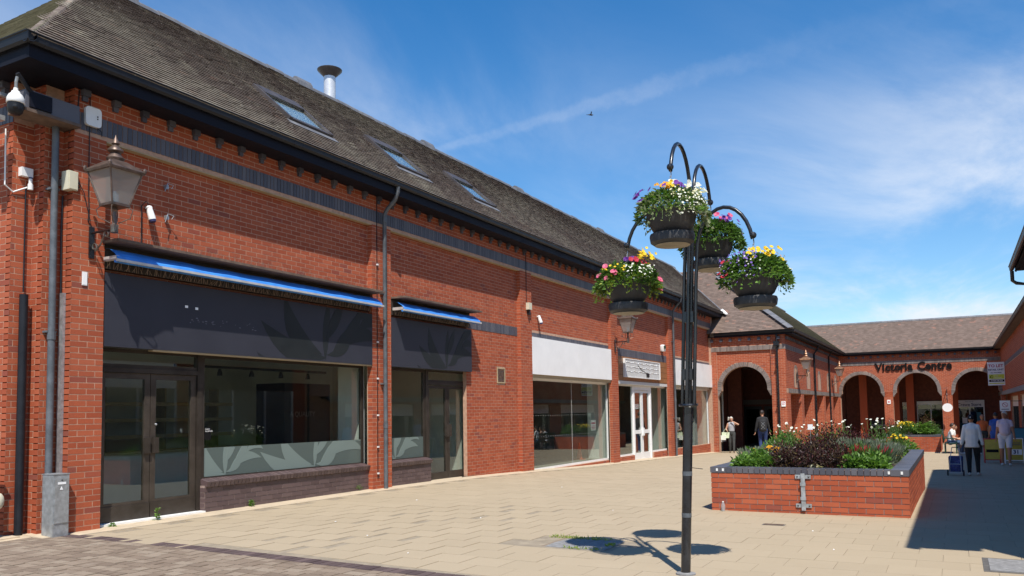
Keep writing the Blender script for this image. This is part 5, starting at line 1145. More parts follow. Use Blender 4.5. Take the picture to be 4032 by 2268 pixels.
# ================================================================== basket post
PB = V3(7.425, 2.245, float(g(7.425, 2.245))); PT = V3(7.40, 2.10, 3.0)
def post(z): return PB+(PT-PB)*(z-PB[2])/(3.0-PB[2])
t = thing('basket_post', 'black steel post with four curved arms carrying flower baskets', 'post', tuple(PB))
smooth_angle(MB().tube([post(PB[2]-.02), post(1.53)], .044, 18).build('pole', 'black_paint', t))
MB().lathe([(.09, PB[2]-.004), (.09, PB[2]+.012), (.055, PB[2]+.02)], (PB[0], PB[1]), 18).build('base_ring', 'concrete', t)
p0 = post(1.55); MB().lathe([(.085, 1.535), (.09, 1.545), (.085, 1.56)], (p0[0], p0[1]), 18).build('collar', 'black_paint', t)
p1 = post(.95); MB().lathe([(.0455, .90), (.0455, .94)], tuple(post(.92)[:2]), 16).build('sticker', 'pipe_grey', t); MB().tube([post(.97)+V3(.04, -.03, 0), post(.97)+V3(.05, -.13, -.01)], .003, 4).build('cable_tie', 'black_plastic', t); MB().lathe([(.0452, .52), (.0452, .56)], tuple(post(.54)[:2]), 16).build('tape_mark', 'pipe_grey', t)
ARMS = {'a': ((-1, 0), .65, 3.60, 3.88), 'b': ((1, 0), .66, 3.58, 3.87), 'c': ((0, 1), .63, 3.10, 3.40), 'd': ((0, -1), .57, 3.06, 3.35)}
for k_, (dr, R_, zb, ztop) in ARMS.items():
    d3 = V3(dr[0], dr[1], 0); st = post(1.56)+d3*.055; en = post(zb-.35)+d3*.055
    pth = [st, (st+en)/2, en]
    base = post(zb)*[1, 1, 0]
    for a in np.linspace(0, math.pi, 15):
        rr = (R_-.055)/2; pth.append(base+d3*(.055+rr-rr*math.cos(a))+V3(0, 0, zb-.12+(ztop-zb+.12)*math.sin(a)))
    pth[-1] = base+d3*R_+V3(0, 0, zb)
    smooth_angle(MB().tube(pth, .0175, 10).build('arm', 'black_paint', t), 80)
    MB().ball(tuple(pth[-1]), .031, 12, 8).build('finial_ball', 'black_paint', t)
for z in (1.83, 2.36): p = post(z); m2 = MB(); m2.box(p[0]-.045, p[0]+.045, p[1]-.045, p[1]+.045, z-.05, z+.05); m2.build('rod_clamp', 'black_paint', t)
# ------------------------------------------------------------------ baskets
def sprinkle(n, c, R, rz, up=.3, shell=.75):
    """points on a lumpy dome over the rim plus droop outside it"""
    a = rng.uniform(0, 2*math.pi, n); s = np.sqrt(rng.uniform(0, 1, n)); s = np.where(rng.random(n) < .6, rng.uniform(shell, 1.15, n), s)
    r = R*s; z = rz*np.sqrt(np.clip(1.15-np.minimum(s, 1.05)**2, 0, 1))*rng.uniform(.55, 1.05, n)
    P = np.stack([c[0]+r*np.cos(a), c[1]+r*np.sin(a), c[2]+z-np.where(s > 1, (s-1)*.5, 0)], 1)
    out = np.stack([np.cos(a)*s, np.sin(a)*s, np.full(n, up)+.7*(1-s)], 1); return P, out
def basket(arm, lab, spec, lush):
    dr, R_, zb, _ = ARMS[arm]; p = post(zb)*[1, 1, 0]+V3(dr[0], dr[1], 0)*R_; x, y = p[0], p[1]; zs = zb-.685 if arm in 'ab' else zb-.66
    t = thing('hanging_basket', lab, 'flower basket', (x, y, zs), 'flower baskets on the black post')
    smooth_angle(MB().lathe([(.05, zs), (.155, zs+.004), (.185, zs+.025), (.193, zs+.075), (.187, zs+.095), (.15, zs+.10), (.0, zs+.10)], (x, y), 28).build('saucer', ['bowl'], t), 35)
    MB().lathe([(.12, zs-.006), (.15, zs-.002), (.148, zs+.001)], (x, y), 24).build('saucer_foot', 'bowl_base', t)
    smooth_angle(MB().lathe([(.13, zs+.10), (.165, zs+.13), (.20, zs+.20), (.218, zs+.28), (.222, zs+.285), (.222, zs+.30), (.205, zs+.30), (.19, zs+.27), (.0, zs+.265)], (x, y), 28).build('bowl', 'bowl', t), 35)
    rimz = zs+.30; jz = zb-.17
    MB().tube([(x, y, zb-.02), (x+.02, y, zb-.05), (x+.018, y, zb-.085), (x-.012, y, zb-.09)], .005, 6).build('hook', 'steel_chain', t)
    def chain(a, b, nm='chain'):
        a, b = np.array(a, float), np.array(b, float); n = max(3, int(np.linalg.norm(b-a)/.026)); d = (b-a)/n; e = np.cross(d, V3(.3, .5, .1)); e /= np.linalg.norm(e); f = np.cross(d, e); f /= np.linalg.norm(f); m = MB()
        for i in range(n):
            s = e if i % 2 else f; c = a+d*(i+.5); w = s*.008; h = d*.62
            m.tube([c-h, c-h*.6+w, c+h*.6+w, c+h, c+h*.6-w, c-h*.6-w, c-h], .0028, 4, False)
        return m.build(nm, 'steel_chain', t)
    chain((x, y, zb-.08), (x, y, jz-.02))
    for k in range(3): a = 2*math.pi*k/3+.6; chain((x, y, jz-.02), (x+.20*math.cos(a), y+.20*math.sin(a), rimz-.01))
    c = (x, y, rimz-.03)
    for nm, m_, n, L0, W0, up in lush:
        n = int(n*1.6); P, D = sprinkle(n, c, .265, .20, up); D = D+rng.normal(0, .45, D.shape)
        Vt, Fc = leaves_mesh(P, D, rand_dirs(n, 1.), rng.uniform(L0*.6, L0*1.3, n), rng.uniform(W0*.7, W0*1.2, n)); link(nm, mesh_np(nm, Vt, [Fc], m_), t, props={'kind': 'stuff'})
    tr = rng.uniform(0, 2*math.pi, 22); Ps, Ds = [], []      # trailing strands outside the rim
    stm = MB()
    for a in tr:
        dd = V3(math.cos(a), math.sin(a), 0); stm.tube([V3(x, y, rimz-.01)+dd*.19, V3(x, y, rimz+.05)+dd*.225, V3(x, y, rimz-.03)+dd*.27, V3(x, y, rimz-.13)+dd*.29], .0018, 4, False)
        n = rng.integers(7, 16); d_ = np.array((math.cos(a), math.sin(a)))
        for i in range(n):
            q = i/n; r = .215+.09*math.sqrt(q)*rng.uniform(.85, 1.15); Ps.append((x+d_[0]*r+rng.normal(0, .008), y+d_[1]*r+rng.normal(0, .014), rimz+.05-q*rng.uniform(.12, .24))); Ds.append((d_[0], d_[1], -.4)+rng.normal(0, .5, 3))
    Vt, Fc = leaves_mesh(np.array(Ps), np.array(Ds), rand_dirs(len(Ps), .5), rng.uniform(.025, .05, len(Ps)), rng.uniform(.02, .035, len(Ps))); link('trailing_leaves', mesh_np('trailing_leaves', Vt, [Fc], lush[-1][1] if arm != 'b' else 'leaf_green'), t, props={'kind': 'stuff'})
    stm.build('trailing_stems', 'stem', t, props={'kind': 'stuff'})
    for m_, n, rad, (a0, a1), (h0, h1), (r0, r1) in spec:
        n = int(n*1.35); a = rng.uniform(a0, a1, n)+YAW; r = np.minimum(rng.uniform(r0, r1, n)+.035, .305); h = rng.uniform(h0, h1, n)+.055*(1-np.clip((r-.2)/.12, 0, 1)*.6)
        C = np.stack([x+r*np.cos(a), y+r*np.sin(a), rimz+h], 1); Nn = np.stack([np.cos(a)*.8, np.sin(a)*.8, np.full(n, .9)], 1)+rng.normal(0, .35, (n, 3))+(CAMP-C)/np.linalg.norm(CAMP-C, axis=1, keepdims=True)*.4
        Vt, Fc = flowers_mesh(C, Nn, rad*.86*rng.uniform(.8, 1.2, n)); link('blossoms', mesh_np('blossoms', Vt, [Fc], m_), t, props={'kind': 'stuff'})
    return t
# angles are measured about the basket from straight away from the post row; left = +90 deg, towards the viewer = 180 deg
lf, nr, rt, pi_ = math.pi/2, math.pi, -math.pi/2, math.pi
basket('a', 'front upper basket of white and purple flowers with pale trailing leaves',
       [('petal_white', 110, .011, (nr, nr+1.4), (-.12, .06), (.22, .27)), ('petal_cream', 70, .013, (nr-.2, nr+1.3), (-.02, .12), (.16, .25)), ('petal_white', 9, .036, (nr+.7, nr+1.9), (.04, .16), (.14, .28)), ('petal_purple', 8, .034, (lf-.3, nr-.2), (.0, .14), (.2, .33)), ('petal_yellow', 16, .020, (nr-.6, nr+.3), (.11, .16), (.05, .16)), ('petal_orange', 10, .018, (nr-.9, nr-.2), (.10, .15), (.08, .18)), ('petal_white', 3, .038, (nr-.3, nr+.2), (.15, .18), (.02, .08)), ('petal_purple', 6, .03, (nr-.1, nr+.9), (.11, .16), (.02, .12))],
       [('foliage', 'leaf_green', 900, .035, .020, .3), ('foliage', 'leaf_bright', 420, .045, .022, .3), ('foliage', 'leaf_pale', 300, .055, .024, .1)])
basket('b', 'rear upper basket with violet flowers partly behind the front basket',
       [('petal_purple', 14, .032, (nr+.2, rt+6.6), (.02, .16), (.1, .26)), ('petal_violet', 24, .012, (rt-.5, rt+.7), (-.06, .06), (.22, .30)), ('petal_pink', 5, .034, (nr, nr+.9), (.08, .17), (.1, .2)), ('petal_white', 6, .02, (lf, nr), (0, .1), (.2, .28))],
       [('foliage', 'leaf_green', 1100, .05, .026, .3), ('foliage', 'leaf_bright', 260, .045, .022, .3), ('foliage', 'leaf_green', 300, .06, .035, .1)])
basket('c', 'lower basket with yellow daisies, pink petunias and lime leaves',
       [('petal_yellow', 26, .022, (nr+.7, rt+7.0), (.16, .26), (.06, .24)), ('petal_red', 6, .034, (nr, nr+1.2), (.10, .17), (.04, .16)), ('petal_purple', 8, .034, (nr-.3, nr+.5), (.11, .16), (.02, .12)), ('petal_white', 70, .011, (nr-.3, nr+.9), (-.06, .10), (.2, .26)), ('petal_pink', 5, .034, (lf, nr-.5), (-.02, .10), (.24, .32)), ('petal_pink', 6, .036, (nr+1.2, rt+6.5), (-.12, .04), (.26, .36)), ('petal_yellow', 14, .014, (lf+.3, nr-.1), (.0, .1), (.2, .27))],
       [('foliage', 'leaf_green', 900, .05, .032, .35), ('foliage', 'leaf_bright', 500, .045, .03, .3), ('foliage', 'leaf_lime', 260, .045, .03, .0)])
basket('d', 'lower basket with yellow marigolds and trailing lobelia',
       [('petal_yellow', 34, .021, (nr-.5, nr+1.0), (.06, .17), (.06, .23)), ('petal_orange', 10, .018, (nr+.7, nr+1.5), (.03, .13), (.14, .24)), ('petal_violet', 60, .012, (lf-.4, nr-.2), (-.13, .15), (.19, .32)), ('petal_white', 30, .009, (lf-.2, nr-.1), (-.12, .10), (.2, .3)), ('petal_cream', 9, .034, (rt+6.0, rt+6.8), (-.10, .06), (.28, .36)), ('petal_red', 5, .028, (lf-.3, lf+.5), (-.06, .08), (.3, .35))],
       [('foliage', 'leaf_green', 1100, .036, .022, .35), ('foliage', 'leaf_green', 320, .05, .035, .3), ('foliage', 'leaf_bright', 330, .05, .034, .1)])
# ================================================================== planters
def planter(name, lab, x0, x1, y0, y1, ztop, limit, sides=True):
    t = thing(name, lab, 'planter', (x0, (y0+y1)/2, float(g(x0, y0))))
    zb = min(float(g(a, b)) for a in (x0, x1) for b in (y0, y1))-.1; zc0 = ztop-.085; th = .215
    mb = MB()
    for b in ((x0+.008, x0+th, y0+.008, y1-.008), (x1-th, x1-.008, y0+.008, y1-.008), (x0+th, x1-th, y0+.008, y0+th), (x0+th, x1-th, y1-th, y1-.008)): mb.box(b[0], b[1], b[2], b[3], zb, zc0)
    w = mb.build('wall', 'mortar_dark', t); br = Bricks()
    e = .008
    br.face((x0+e, 0, 0), (0, -1, 0), (-1, 0, 0), [(-y1, -y0, zb, zc0)], off=-y1, zref=zc0-.075*20, proud=e-.0005, j=.011)
    br.face((0, y0+e, 0), (1, 0, 0), (0, -1, 0), [(x0, x1, zb, zc0)], off=x0-.1125, zref=zc0-.075*20, proud=e-.0005, j=.011)
    br.face((0, y1-e, 0), (-1, 0, 0), (0, 1, 0), [(-x1, -x0, zb, zc0)], off=0, zref=zc0-.075*20, proud=e-.0005, j=.011)
    br.build('brick', w, 'brick', limit)
    cp = Bricks(); ov = .008; Z1 = V3(0, 0, 1)
    mb = MB()
    for b in ((x0+.01, x0+th-.01, y0+.01, y1-.01), (x1-th, x1-.01, y0+.01, y1-.01), (x0+th, x1-th, y0+.01, y0+th-.01), (x0+th, x1-th, y1-th, y1-.01)): mb.box(b[0], b[1], b[2], b[3], zc0, ztop-.012)
    c = mb.build('coping', 'mortar_dark', t)
    for xa in (x0-ov, x1-.225):
        cp.add(V3(xa, y0-ov, zc0+.003), V3(1, 0, 0), V3(0, 1, 0), Z1, .23, .23, .082); cp.add(V3(xa, y1-.222, zc0+.003), V3(1, 0, 0), V3(0, 1, 0), Z1, .23, .23, .082)
        n = int((y1-y0-.46)/.082); p = (y1-y0-.452)/n
        for i in range(n): cp.add(V3(xa, y0+.226+i*p+.006, zc0+.003), V3(1, 0, 0), V3(0, 1, 0), Z1, .225, p-.011, .080)
    n = int((x1-x0-.46)/.082); p = (x1-x0-.452)/n
    for ya in (y0-ov, y1-.217):
        for i in range(n): cp.add(V3(x0+.226+i*p+.003, ya, zc0+.003), V3(1, 0, 0), V3(0, 1, 0), Z1, p-.005, .225, .081)
    cp.build('coping_brick', c, 'blue_brick', 300, .0006)
    mb = MB(); n = 10
    for i in range(n):
        for j in range(6):
            xs = [x0+th+(x1-x0-2*th)*q/n for q in (i, i+1)]; ys = [y0+th+(y1-y0-2*th)*q/6 for q in (j, j+1)]
            hz = lambda a, b: ztop-.05+.03*math.sin(a*3.1+b)+.02*math.sin(b*5)
            k = mb.vs([(xs[0], ys[0], hz(xs[0], ys[0])), (xs[1], ys[0], hz(xs[1], ys[0])), (xs[1], ys[1], hz(xs[1], ys[1])), (xs[0], ys[1], hz(xs[0], ys[1]))]); mb.face([k, k+1, k+2, k+3])
    mb.build('soil', 'soil', t, smooth=True)
    return t
p1 = planter('brick_planter', 'near brick planter with blue brick coping and a steel bracket on its front', 12.3, 18.3, .6, 3.285, .645, 300)
for y in (3.19, 3.10, .84, .68): MB().box(12.2835, 12.2905, y-.014, y+.014, .585, .625).build('fixing_tab', 'plastic_white', p1)
t = thing('hanger_bracket', 'galvanised steel strap bracket bolted to the front of the near planter', 'bracket', (12.28, 1.97, .07))
for z0 in (.50, .09):
    MB().box(12.283, 12.291, 1.855, 2.07, z0, z0+.055).build('cross_strap', 'galv', t)
    for y in (1.885, 2.04): MB().ball((12.282, y, z0+.027), .012, 8, 5).build('bolt', 'dark_metal', t)
MB().box(12.262, 12.282, 1.935, 1.99, .05, .575).build('upright', 'galv', t)
for z0 in (.40, .20): MB().box(12.250, 12.261, 1.925, 2.0, z0, z0+.045).build('clamp', 'galv', t)
p2 = planter('brick_planter', 'far brick planter with yellow flowers and ferns next to the bench', 40.3, 45.0, .63, 2.95, .26, 200)
def leafset(nm, P, D, Nn, L_, W_, m_, t): Vt, Fc = leaves_mesh(P, D, Nn, L_, W_); return link(nm, mesh_np(nm, Vt, [Fc], m_), t, props={'kind': 'stuff'})
def dome(n, x, y, z, r, h, fill=.55):
    d = rand_dirs(n, .25); d[:, 2] = np.abs(d[:, 2]); s = rng.uniform(fill, 1, n)[:, None]*(1+.22*np.sin(d[:, :1]*7+x*9)*np.cos(d[:, 1:2]*6+y*7))
    return np.array((x, y, z))+d*s*np.array((r, r, h)), d
PLN = {}
def plant(kind, x, y, z, r, h, where='near planter', k=1.):
    nmap = {'broad': ('leafy_plant', 'broad bright green leaves at the corner of the', 'plant'), 'purple': ('purple_plant', 'low dark purple leaved plant in the', 'plant'), 'maroon': ('maroon_shrub', 'tall maroon leaved shrub in the', 'shrub'), 'lav': ('lavender_plant', 'grey green spiky lavender clump in the', 'plant'), 'daisy': ('daisy_plant', 'tall stems with white daisies in the', 'plant'), 'spike': ('red_spike_plant', 'green clump with thin red flower spikes in the', 'plant'), 'fern': ('fern_plant', 'arching light green fern in the', 'plant'), 'yellow': ('yellow_flower_plant', 'clump of yellow flower heads in the', 'plant'), 'brown': ('brown_shrub', 'brownish upright shrub in the', 'shrub'), 'green': ('green_shrub', 'rounded green shrub in the', 'shrub'), 'orange': ('orange_flower_plant', 'small orange flowered plant in the', 'plant')}
    nm, lb, ct = nmap[kind]
    t = thing(nm, lb+' '+where, ct, (x, y, z), lb.split(' in the')[0].split(' at the')[0]+' '+where)
    up = np.array((0, 0, 1.))
    if kind in ('broad',):
        n = int(300*k); P, d = dome(n, x, y, z, r*.9, h*.9, .35); D = d+np.array((0, 0, -.15))+rng.normal(0, .3, d.shape); leafset('foliage', P, D, rand_dirs(n, 2.2), rng.uniform(.04, .10, n), rng.uniform(.03, .065, n), 'leaf_bright', t); n2 = n//2; P, d = dome(n2, x, y, z, r*.6, h*.6, .2); leafset('under_leaves', P, d, rand_dirs(n2, 1.5), .09, .05, 'leaf_green', t)
    elif kind == 'purple':
        n = int(900*k); P, d = dome(n, x, y, z, r*1.08, h*1.08, .3); D = d*[1, 1, .5]+rng.normal(0, .5, d.shape); leafset('foliage', P, D, rand_dirs(n, 1.), rng.uniform(.04, .085, n), rng.uniform(.016, .028, n), 'leaf_purple', t)
        n = int(70*k); P, d = dome(n, x, y, z, r, h, .6); leafset('pale_leaves', P, d+rng.normal(0, .4, d.shape), rand_dirs(n, 1.), .08, .024, 'leaf_brown', t)
        n = int(60*k); P, d = dome(n, x, y, z, r, h*1.05, .8); leafset('young_leaves', P, up+rng.normal(0, .4, d.shape), rand_dirs(n), .06, .02, 'leaf_maroon', t)
    elif kind == 'maroon':
        n = int(1500*k); P, d = dome(n, x, y, z, r, h, .45); leafset('foliage', P, d+rng.normal(0, .6, d.shape), rand_dirs(n, 1.), rng.uniform(.025, .05, n), rng.uniform(.018, .03, n), 'leaf_maroon', t); n = n//2; P, d = dome(n, x, y, z, r*.95, h*.95, .4); leafset('dark_foliage', P, d+rng.normal(0, .6, d.shape), rand_dirs(n, 1.), .04, .025, 'leaf_purple', t)
    elif kind in ('lav', 'spike'):
        n = int(230*k); a = rng.uniform(0, 6.28, n); rr = r*np.sqrt(rng.random(n)); b = np.stack([x+rr*np.cos(a)*.7, y+rr*np.sin(a)*.7, np.full(n, z)], 1); D = np.stack([np.cos(a)*rr/r*.45, np.sin(a)*rr/r*.45, np.ones(n)], 1)+rng.normal(0, .12, (n, 3)); Ls = h*rng.uniform(.6, 1.05, n)
        leafset('stems', b, D, rand_dirs(n), Ls, .012, 'leaf_silver' if kind == 'lav' else 'leaf_green', t); tip = b+D/np.linalg.norm(D, axis=1, keepdims=True)*Ls[:, None]*.82
        leafset('flower_spikes', tip, D, rand_dirs(n), .07 if kind == 'lav' else .10, .022 if kind == 'lav' else .016, 'leaf_silver' if kind == 'lav' else 'petal_red', t) if kind == 'lav' else leafset('flower_spikes', tip[:26], D[:26], rand_dirs(26), .10, .016, 'petal_red', t)
        n = int(420*k); P, d = dome(n, x, y, z, r, h*.62, .2); leafset('foliage', P, d+np.array((0, 0, .7))+rng.normal(0, .3, d.shape), rand_dirs(n), rng.uniform(.04, .07, n), .014 if kind == 'lav' else .035, 'leaf_silver' if kind == 'lav' else 'leaf_bright', t)
    elif kind in ('daisy', 'yellow', 'orange'):
        n = int({'daisy': 9, 'yellow': 60, 'orange': 22}[kind]*k); a = rng.uniform(0, 6.28, n); rr = r*np.sqrt(rng.random(n)); b = np.stack([x+rr*np.cos(a)*.5, y+rr*np.sin(a)*.5, np.full(n, z)], 1); tp = np.stack([x+rr*np.cos(a), y+rr*np.sin(a), z+h*rng.uniform(.7, 1.02, n)], 1); m = MB()
        for p, q in zip(b, tp): m.tube([p, (p+q)/2+rng.normal(0, .012, 3), q], .0035, 4, False)
        m.build('stems', 'stem', t, props={'kind': 'stuff'})
        Vt, Fc = flowers_mesh(tp, rand_dirs(n, 1.5)+np.array((-.6, 0, .2)), {'daisy': .024, 'yellow': .030, 'orange': .03}[kind]*rng.uniform(.8, 1.2, n), 8 if kind == 'daisy' else 6, .1); link('flower_heads', mesh_np('flower_heads', Vt, [Fc], {'daisy': 'petal_white', 'yellow': 'petal_yellow', 'orange': 'petal_orange'}[kind]), t, props={'kind': 'stuff'})
        n = int(360*k); P, d = dome(n, x, y, z, r*.9, h*.78, .2); leafset('foliage', P, d+np.array((0, 0, .4))+rng.normal(0, .4, d.shape), rand_dirs(n), rng.uniform(.04, .08, n), .024, 'leaf_green' if kind != 'yellow' else 'leaf_bright', t)
    elif kind == 'fern':
        n = int(170*k); a = rng.uniform(0, 6.28, n); P, D, L_ = [], [], []
        for q in a:
            el = rng.uniform(.5, 1.25); ln = h*rng.uniform(.8, 1.25)
            for i in range(5):
                s = i/5; e2 = el-s*1.1; P.append((x+math.cos(q)*r*s*1.1, y+math.sin(q)*r*s*1.1, z+h*math.sin(min(1.55, s*1.9))*rng.uniform(.85, 1.0)*math.sin(el))); D.append((math.cos(q)*math.cos(e2), math.sin(q)*math.cos(e2), math.sin(e2))); L_.append(ln*.32)
        leafset('fronds', np.array(P), np.array(D), rand_dirs(len(P), 1.), np.array(L_), .05, 'leaf_bright', t)
    elif kind in ('brown', 'green'):
        n = int(1000*k); P, d = dome(n, x, y, z, r, h, .35); leafset('foliage', P, d+up*.6+rng.normal(0, .5, d.shape), rand_dirs(n, .6), rng.uniform(.04, .08, n), rng.uniform(.02, .035, n), 'leaf_brown' if kind == 'brown' else 'leaf_green', t)
        n = n//3; P, d = dome(n, x, y, z, r, h*1.03, .6); leafset('top_leaves', P, d+up*.8+rng.normal(0, .4, d.shape), rand_dirs(n), .06, .02, 'leaf_maroon' if kind == 'brown' else 'leaf_bright', t)
        MB().tube([(x, y, z-.05), (x+.02, y, z+h*.6)], [.02, .008], 6).build('stem', 'stem', t)
    return t
zs1 = .60
for x, y, r, h in ((12.72, 2.88, .22, .20), (12.95, 2.72, .25, .30), (12.78, 2.55, .2, .22)): plant('broad', x, y, zs1, r, h, 'near planter by the drainpipe side')
for x, y in ((13.45, 2.88), (13.9, 2.72), (13.6, 2.5)): plant('lav', x, y, zs1, .2, .30)
plant('orange', 13.4, 2.66, zs1, .22, .30, 'near planter amid the lavender')
for x, y, r, h in ((14.3, 2.5, .34, .42), (14.7, 2.75, .3, .4), (15.8, 1.2, .3, .34), (13.9, 1.35, .26, .3)): plant('green', x, y, zs1, r, h, 'near planter among the purple leaves' if y > 2 else 'near planter beside the red spikes', .8)
for x, y, r, h in ((12.78, 2.28, .26, .26), (12.80, 1.92, .28, .28), (12.82, 1.62, .24, .26), (13.15, 2.35, .30, .36), (13.2, 1.98, .32, .40), (13.2, 1.62, .28, .34), (13.6, 2.1, .3, .42), (13.7, 1.75, .3, .42)): plant('purple', x, y, zs1, r, h, 'near planter right behind the front coping' if x < 13 else 'near planter behind the front row' if x < 13.4 else 'near planter below the maroon shrub')
for x, y, r, h in ((12.80, 1.32, .24, .24), (12.85, 1.06, .24, .22), (13.15, 1.12, .22, .26)): plant('broad', x, y, zs1, r, h, 'near planter under the red spikes', 1.1)
for x, y in ((13.45, 1.38), (13.6, 1.15)): plant('spike', x, y, zs1, .22, .34)
for x, y, h in ((14.2, 1.5, .44), (14.4, 1.25, .42), (14.5, 1.02, .36), (14.1, 1.1, .34)): plant('lav', x, y, zs1, .24, h, 'near planter beside the red spikes')
plant('maroon', 15.0, 1.95, zs1, .50, .62, 'near planter beside the plant label'); plant('maroon', 15.3, 1.55, zs1, .42, .56, 'near planter behind the lavender')
for x, y, h in ((16.0, 2.75, .60), (16.6, 2.85, .66), (16.8, 2.4, .68), (17.2, 2.0, .68), (17.4, 1.4, .70), (17.6, 1.15, .62)): plant('daisy', x, y, zs1, .28, h, 'near planter beside the round green shrub' if x < 16.7 else 'near planter behind the maroon shrubs' if x < 17.3 else 'near planter towards its bare end')
plant('green', 15.3, 2.75, zs1, .34, .45, 'near planter below the daisies'); plant('green', 16.4, 2.0, zs1, .4, .45, 'near planter behind the maroon shrubs')
plant('yellow', 17.3, .98, zs1, .14, .42, 'near planter at its bare end', .15); plant('green', 17.45, 1.0, zs1, .17, .36, 'near planter at its bare end', .5); plant('broad', 16.6, 1.05, zs1, .24, .18, 'near planter at its bare end', .7); plant('broad', 15.6, 1.05, zs1, .22, .16, 'near planter at its bare end', .6); plant('orange', 14.6, .92, zs1, .10, .14, 'near planter at its bare end', .7)
t = thing('small_yellow_flower', 'tiny pale yellow flower cluster on the coping edge of the near planter', 'flower', (12.56, 1.83, .6)); C_ = np.stack([rng.normal(12.56, .02, 26), rng.normal(1.83, .05, 26), rng.uniform(.64, .68, 26)], 1); Vt, Fc = flowers_mesh(C_, rand_dirs(26, 1.5), .016); link('petals', mesh_np('petals', Vt, [Fc], 'petal_cream'), t, props={'kind': 'stuff'}); leafset('foliage', C_-[0, 0, .03], rand_dirs(26, .5), rand_dirs(26), .03, .015, 'leaf_green', t)
zs2 = .22
plant('maroon', 41.2, 2.68, zs2, .32, .78, 'far planter', .7); plant('green', 41.0, 2.5, zs2, .35, .42, 'far planter'); plant('yellow', 41.0, 2.05, zs2, .36, .60, 'far planter', 1.3); plant('fern', 41.2, 1.6, zs2, .55, .62, 'far planter'); plant('brown', 41.4, 1.15, zs2, .34, .90, 'far planter'); plant('green', 41.2, .95, zs2, .38, .50, 'far planter by the bench', 1.2); plant('brown', 42.0, 1.5, zs2, .4, .5, 'far planter behind the fern'); plant('fern', 40.9, 1.25, zs2, .35, .35, 'far planter under the brown shrub', .6)
# plant label on a stake, plastic bottle
t = thing('plant_label', 'white tag on a thin stake among the maroon shrubs', 'tag', (14.8, 2.1, .6)); MB().tube([(14.6, 2.18, .6), (14.6, 2.18, 1.16)], .004, 5).build('stake', 'galv', t); MB().box(14.597, 14.603, 2.14, 2.22, 1.14, 1.23).build('tag', 'white_sign', t)
t = thing('plastic_bottle', 'clear plastic bottle standing at the foot of the near planter', 'bottle', (12.23, 3.12, .03)); zb = float(g(12.23, 3.12)); smooth_angle(MB().lathe([(.028, zb), (.03, zb+.01), (.03, zb+.09), (.012, zb+.13)], (12.23, 3.10), 14).build('body', 'bottle_plastic', t)); MB().lathe([(.013, zb+.131), (.013, zb+.145)], (12.23, 3.10), 10).build('cap', 'plastic_white', t)
# dark tub with a shrub beyond the near planter
t = thing('planter_tub', 'round dark grey tub with a leafy shrub standing between the planters', 'planter', (26, 1.3, -.25)); zt = float(g(26, 1.3))
smooth_angle(MB().lathe([(.22, zt), (.24, zt+.03), (.34, zt+.48), (.37, zt+.50), (.37, zt+.56), (.32, zt+.56), (.30, zt+.5), (0, zt+.5)], (26, 1.3), 24).build('tub', 'bowl', t)); MB().lathe([(.30, zt-.0), (.33, zt+.05), (.28, zt+.05)], (26, 1.3), 24).build('saucer', 'bowl', t)
P, d = dome(420, 26, 1.3, zt+.5, .36, .42, .3); leafset('foliage', P, d+rng.normal(0, .5, d.shape), rand_dirs(420, 1), .09, .055, 'leaf_bright', t)
# weeds at the foot of the wall
for i, (x, y, h, lb) in enumerate(((7.62, 9.72, .17, 'sturdy green weed growing at the shop doorstep'), (9.35, 9.74, .11, 'small green weed at the foot of the purple plinth'), (6.95, 9.72, .05, 'tiny weed tuft at the door sill edge'), (12.0, 9.75, .13, 'grassy weed where the plinth meets the pier'))):
    t = thing('weed', lb, 'weed', (x, y, .1)); z = float(g(x, y)); n = 46 if i < 2 else 22; q = rng.random(n); a = rng.uniform(0, 6.28, n)
    P = np.stack([x+rng.normal(0, .012, n), y+rng.normal(0, .012, n), z+q*h], 1); D = np.stack([np.cos(a), np.sin(a), rng.uniform(-.1, .8, n)], 1)
    leafset('leaves', P, D, rand_dirs(n, 2), .055*(1.2-q*.6)*(1 if i < 3 else 1.4), .026 if i < 3 else .008, 'leaf_bright', t); MB().tube([(x, y, z-.01), (x+.01, y, z+h)], .004, 5).build('stalk', 'stem', t)
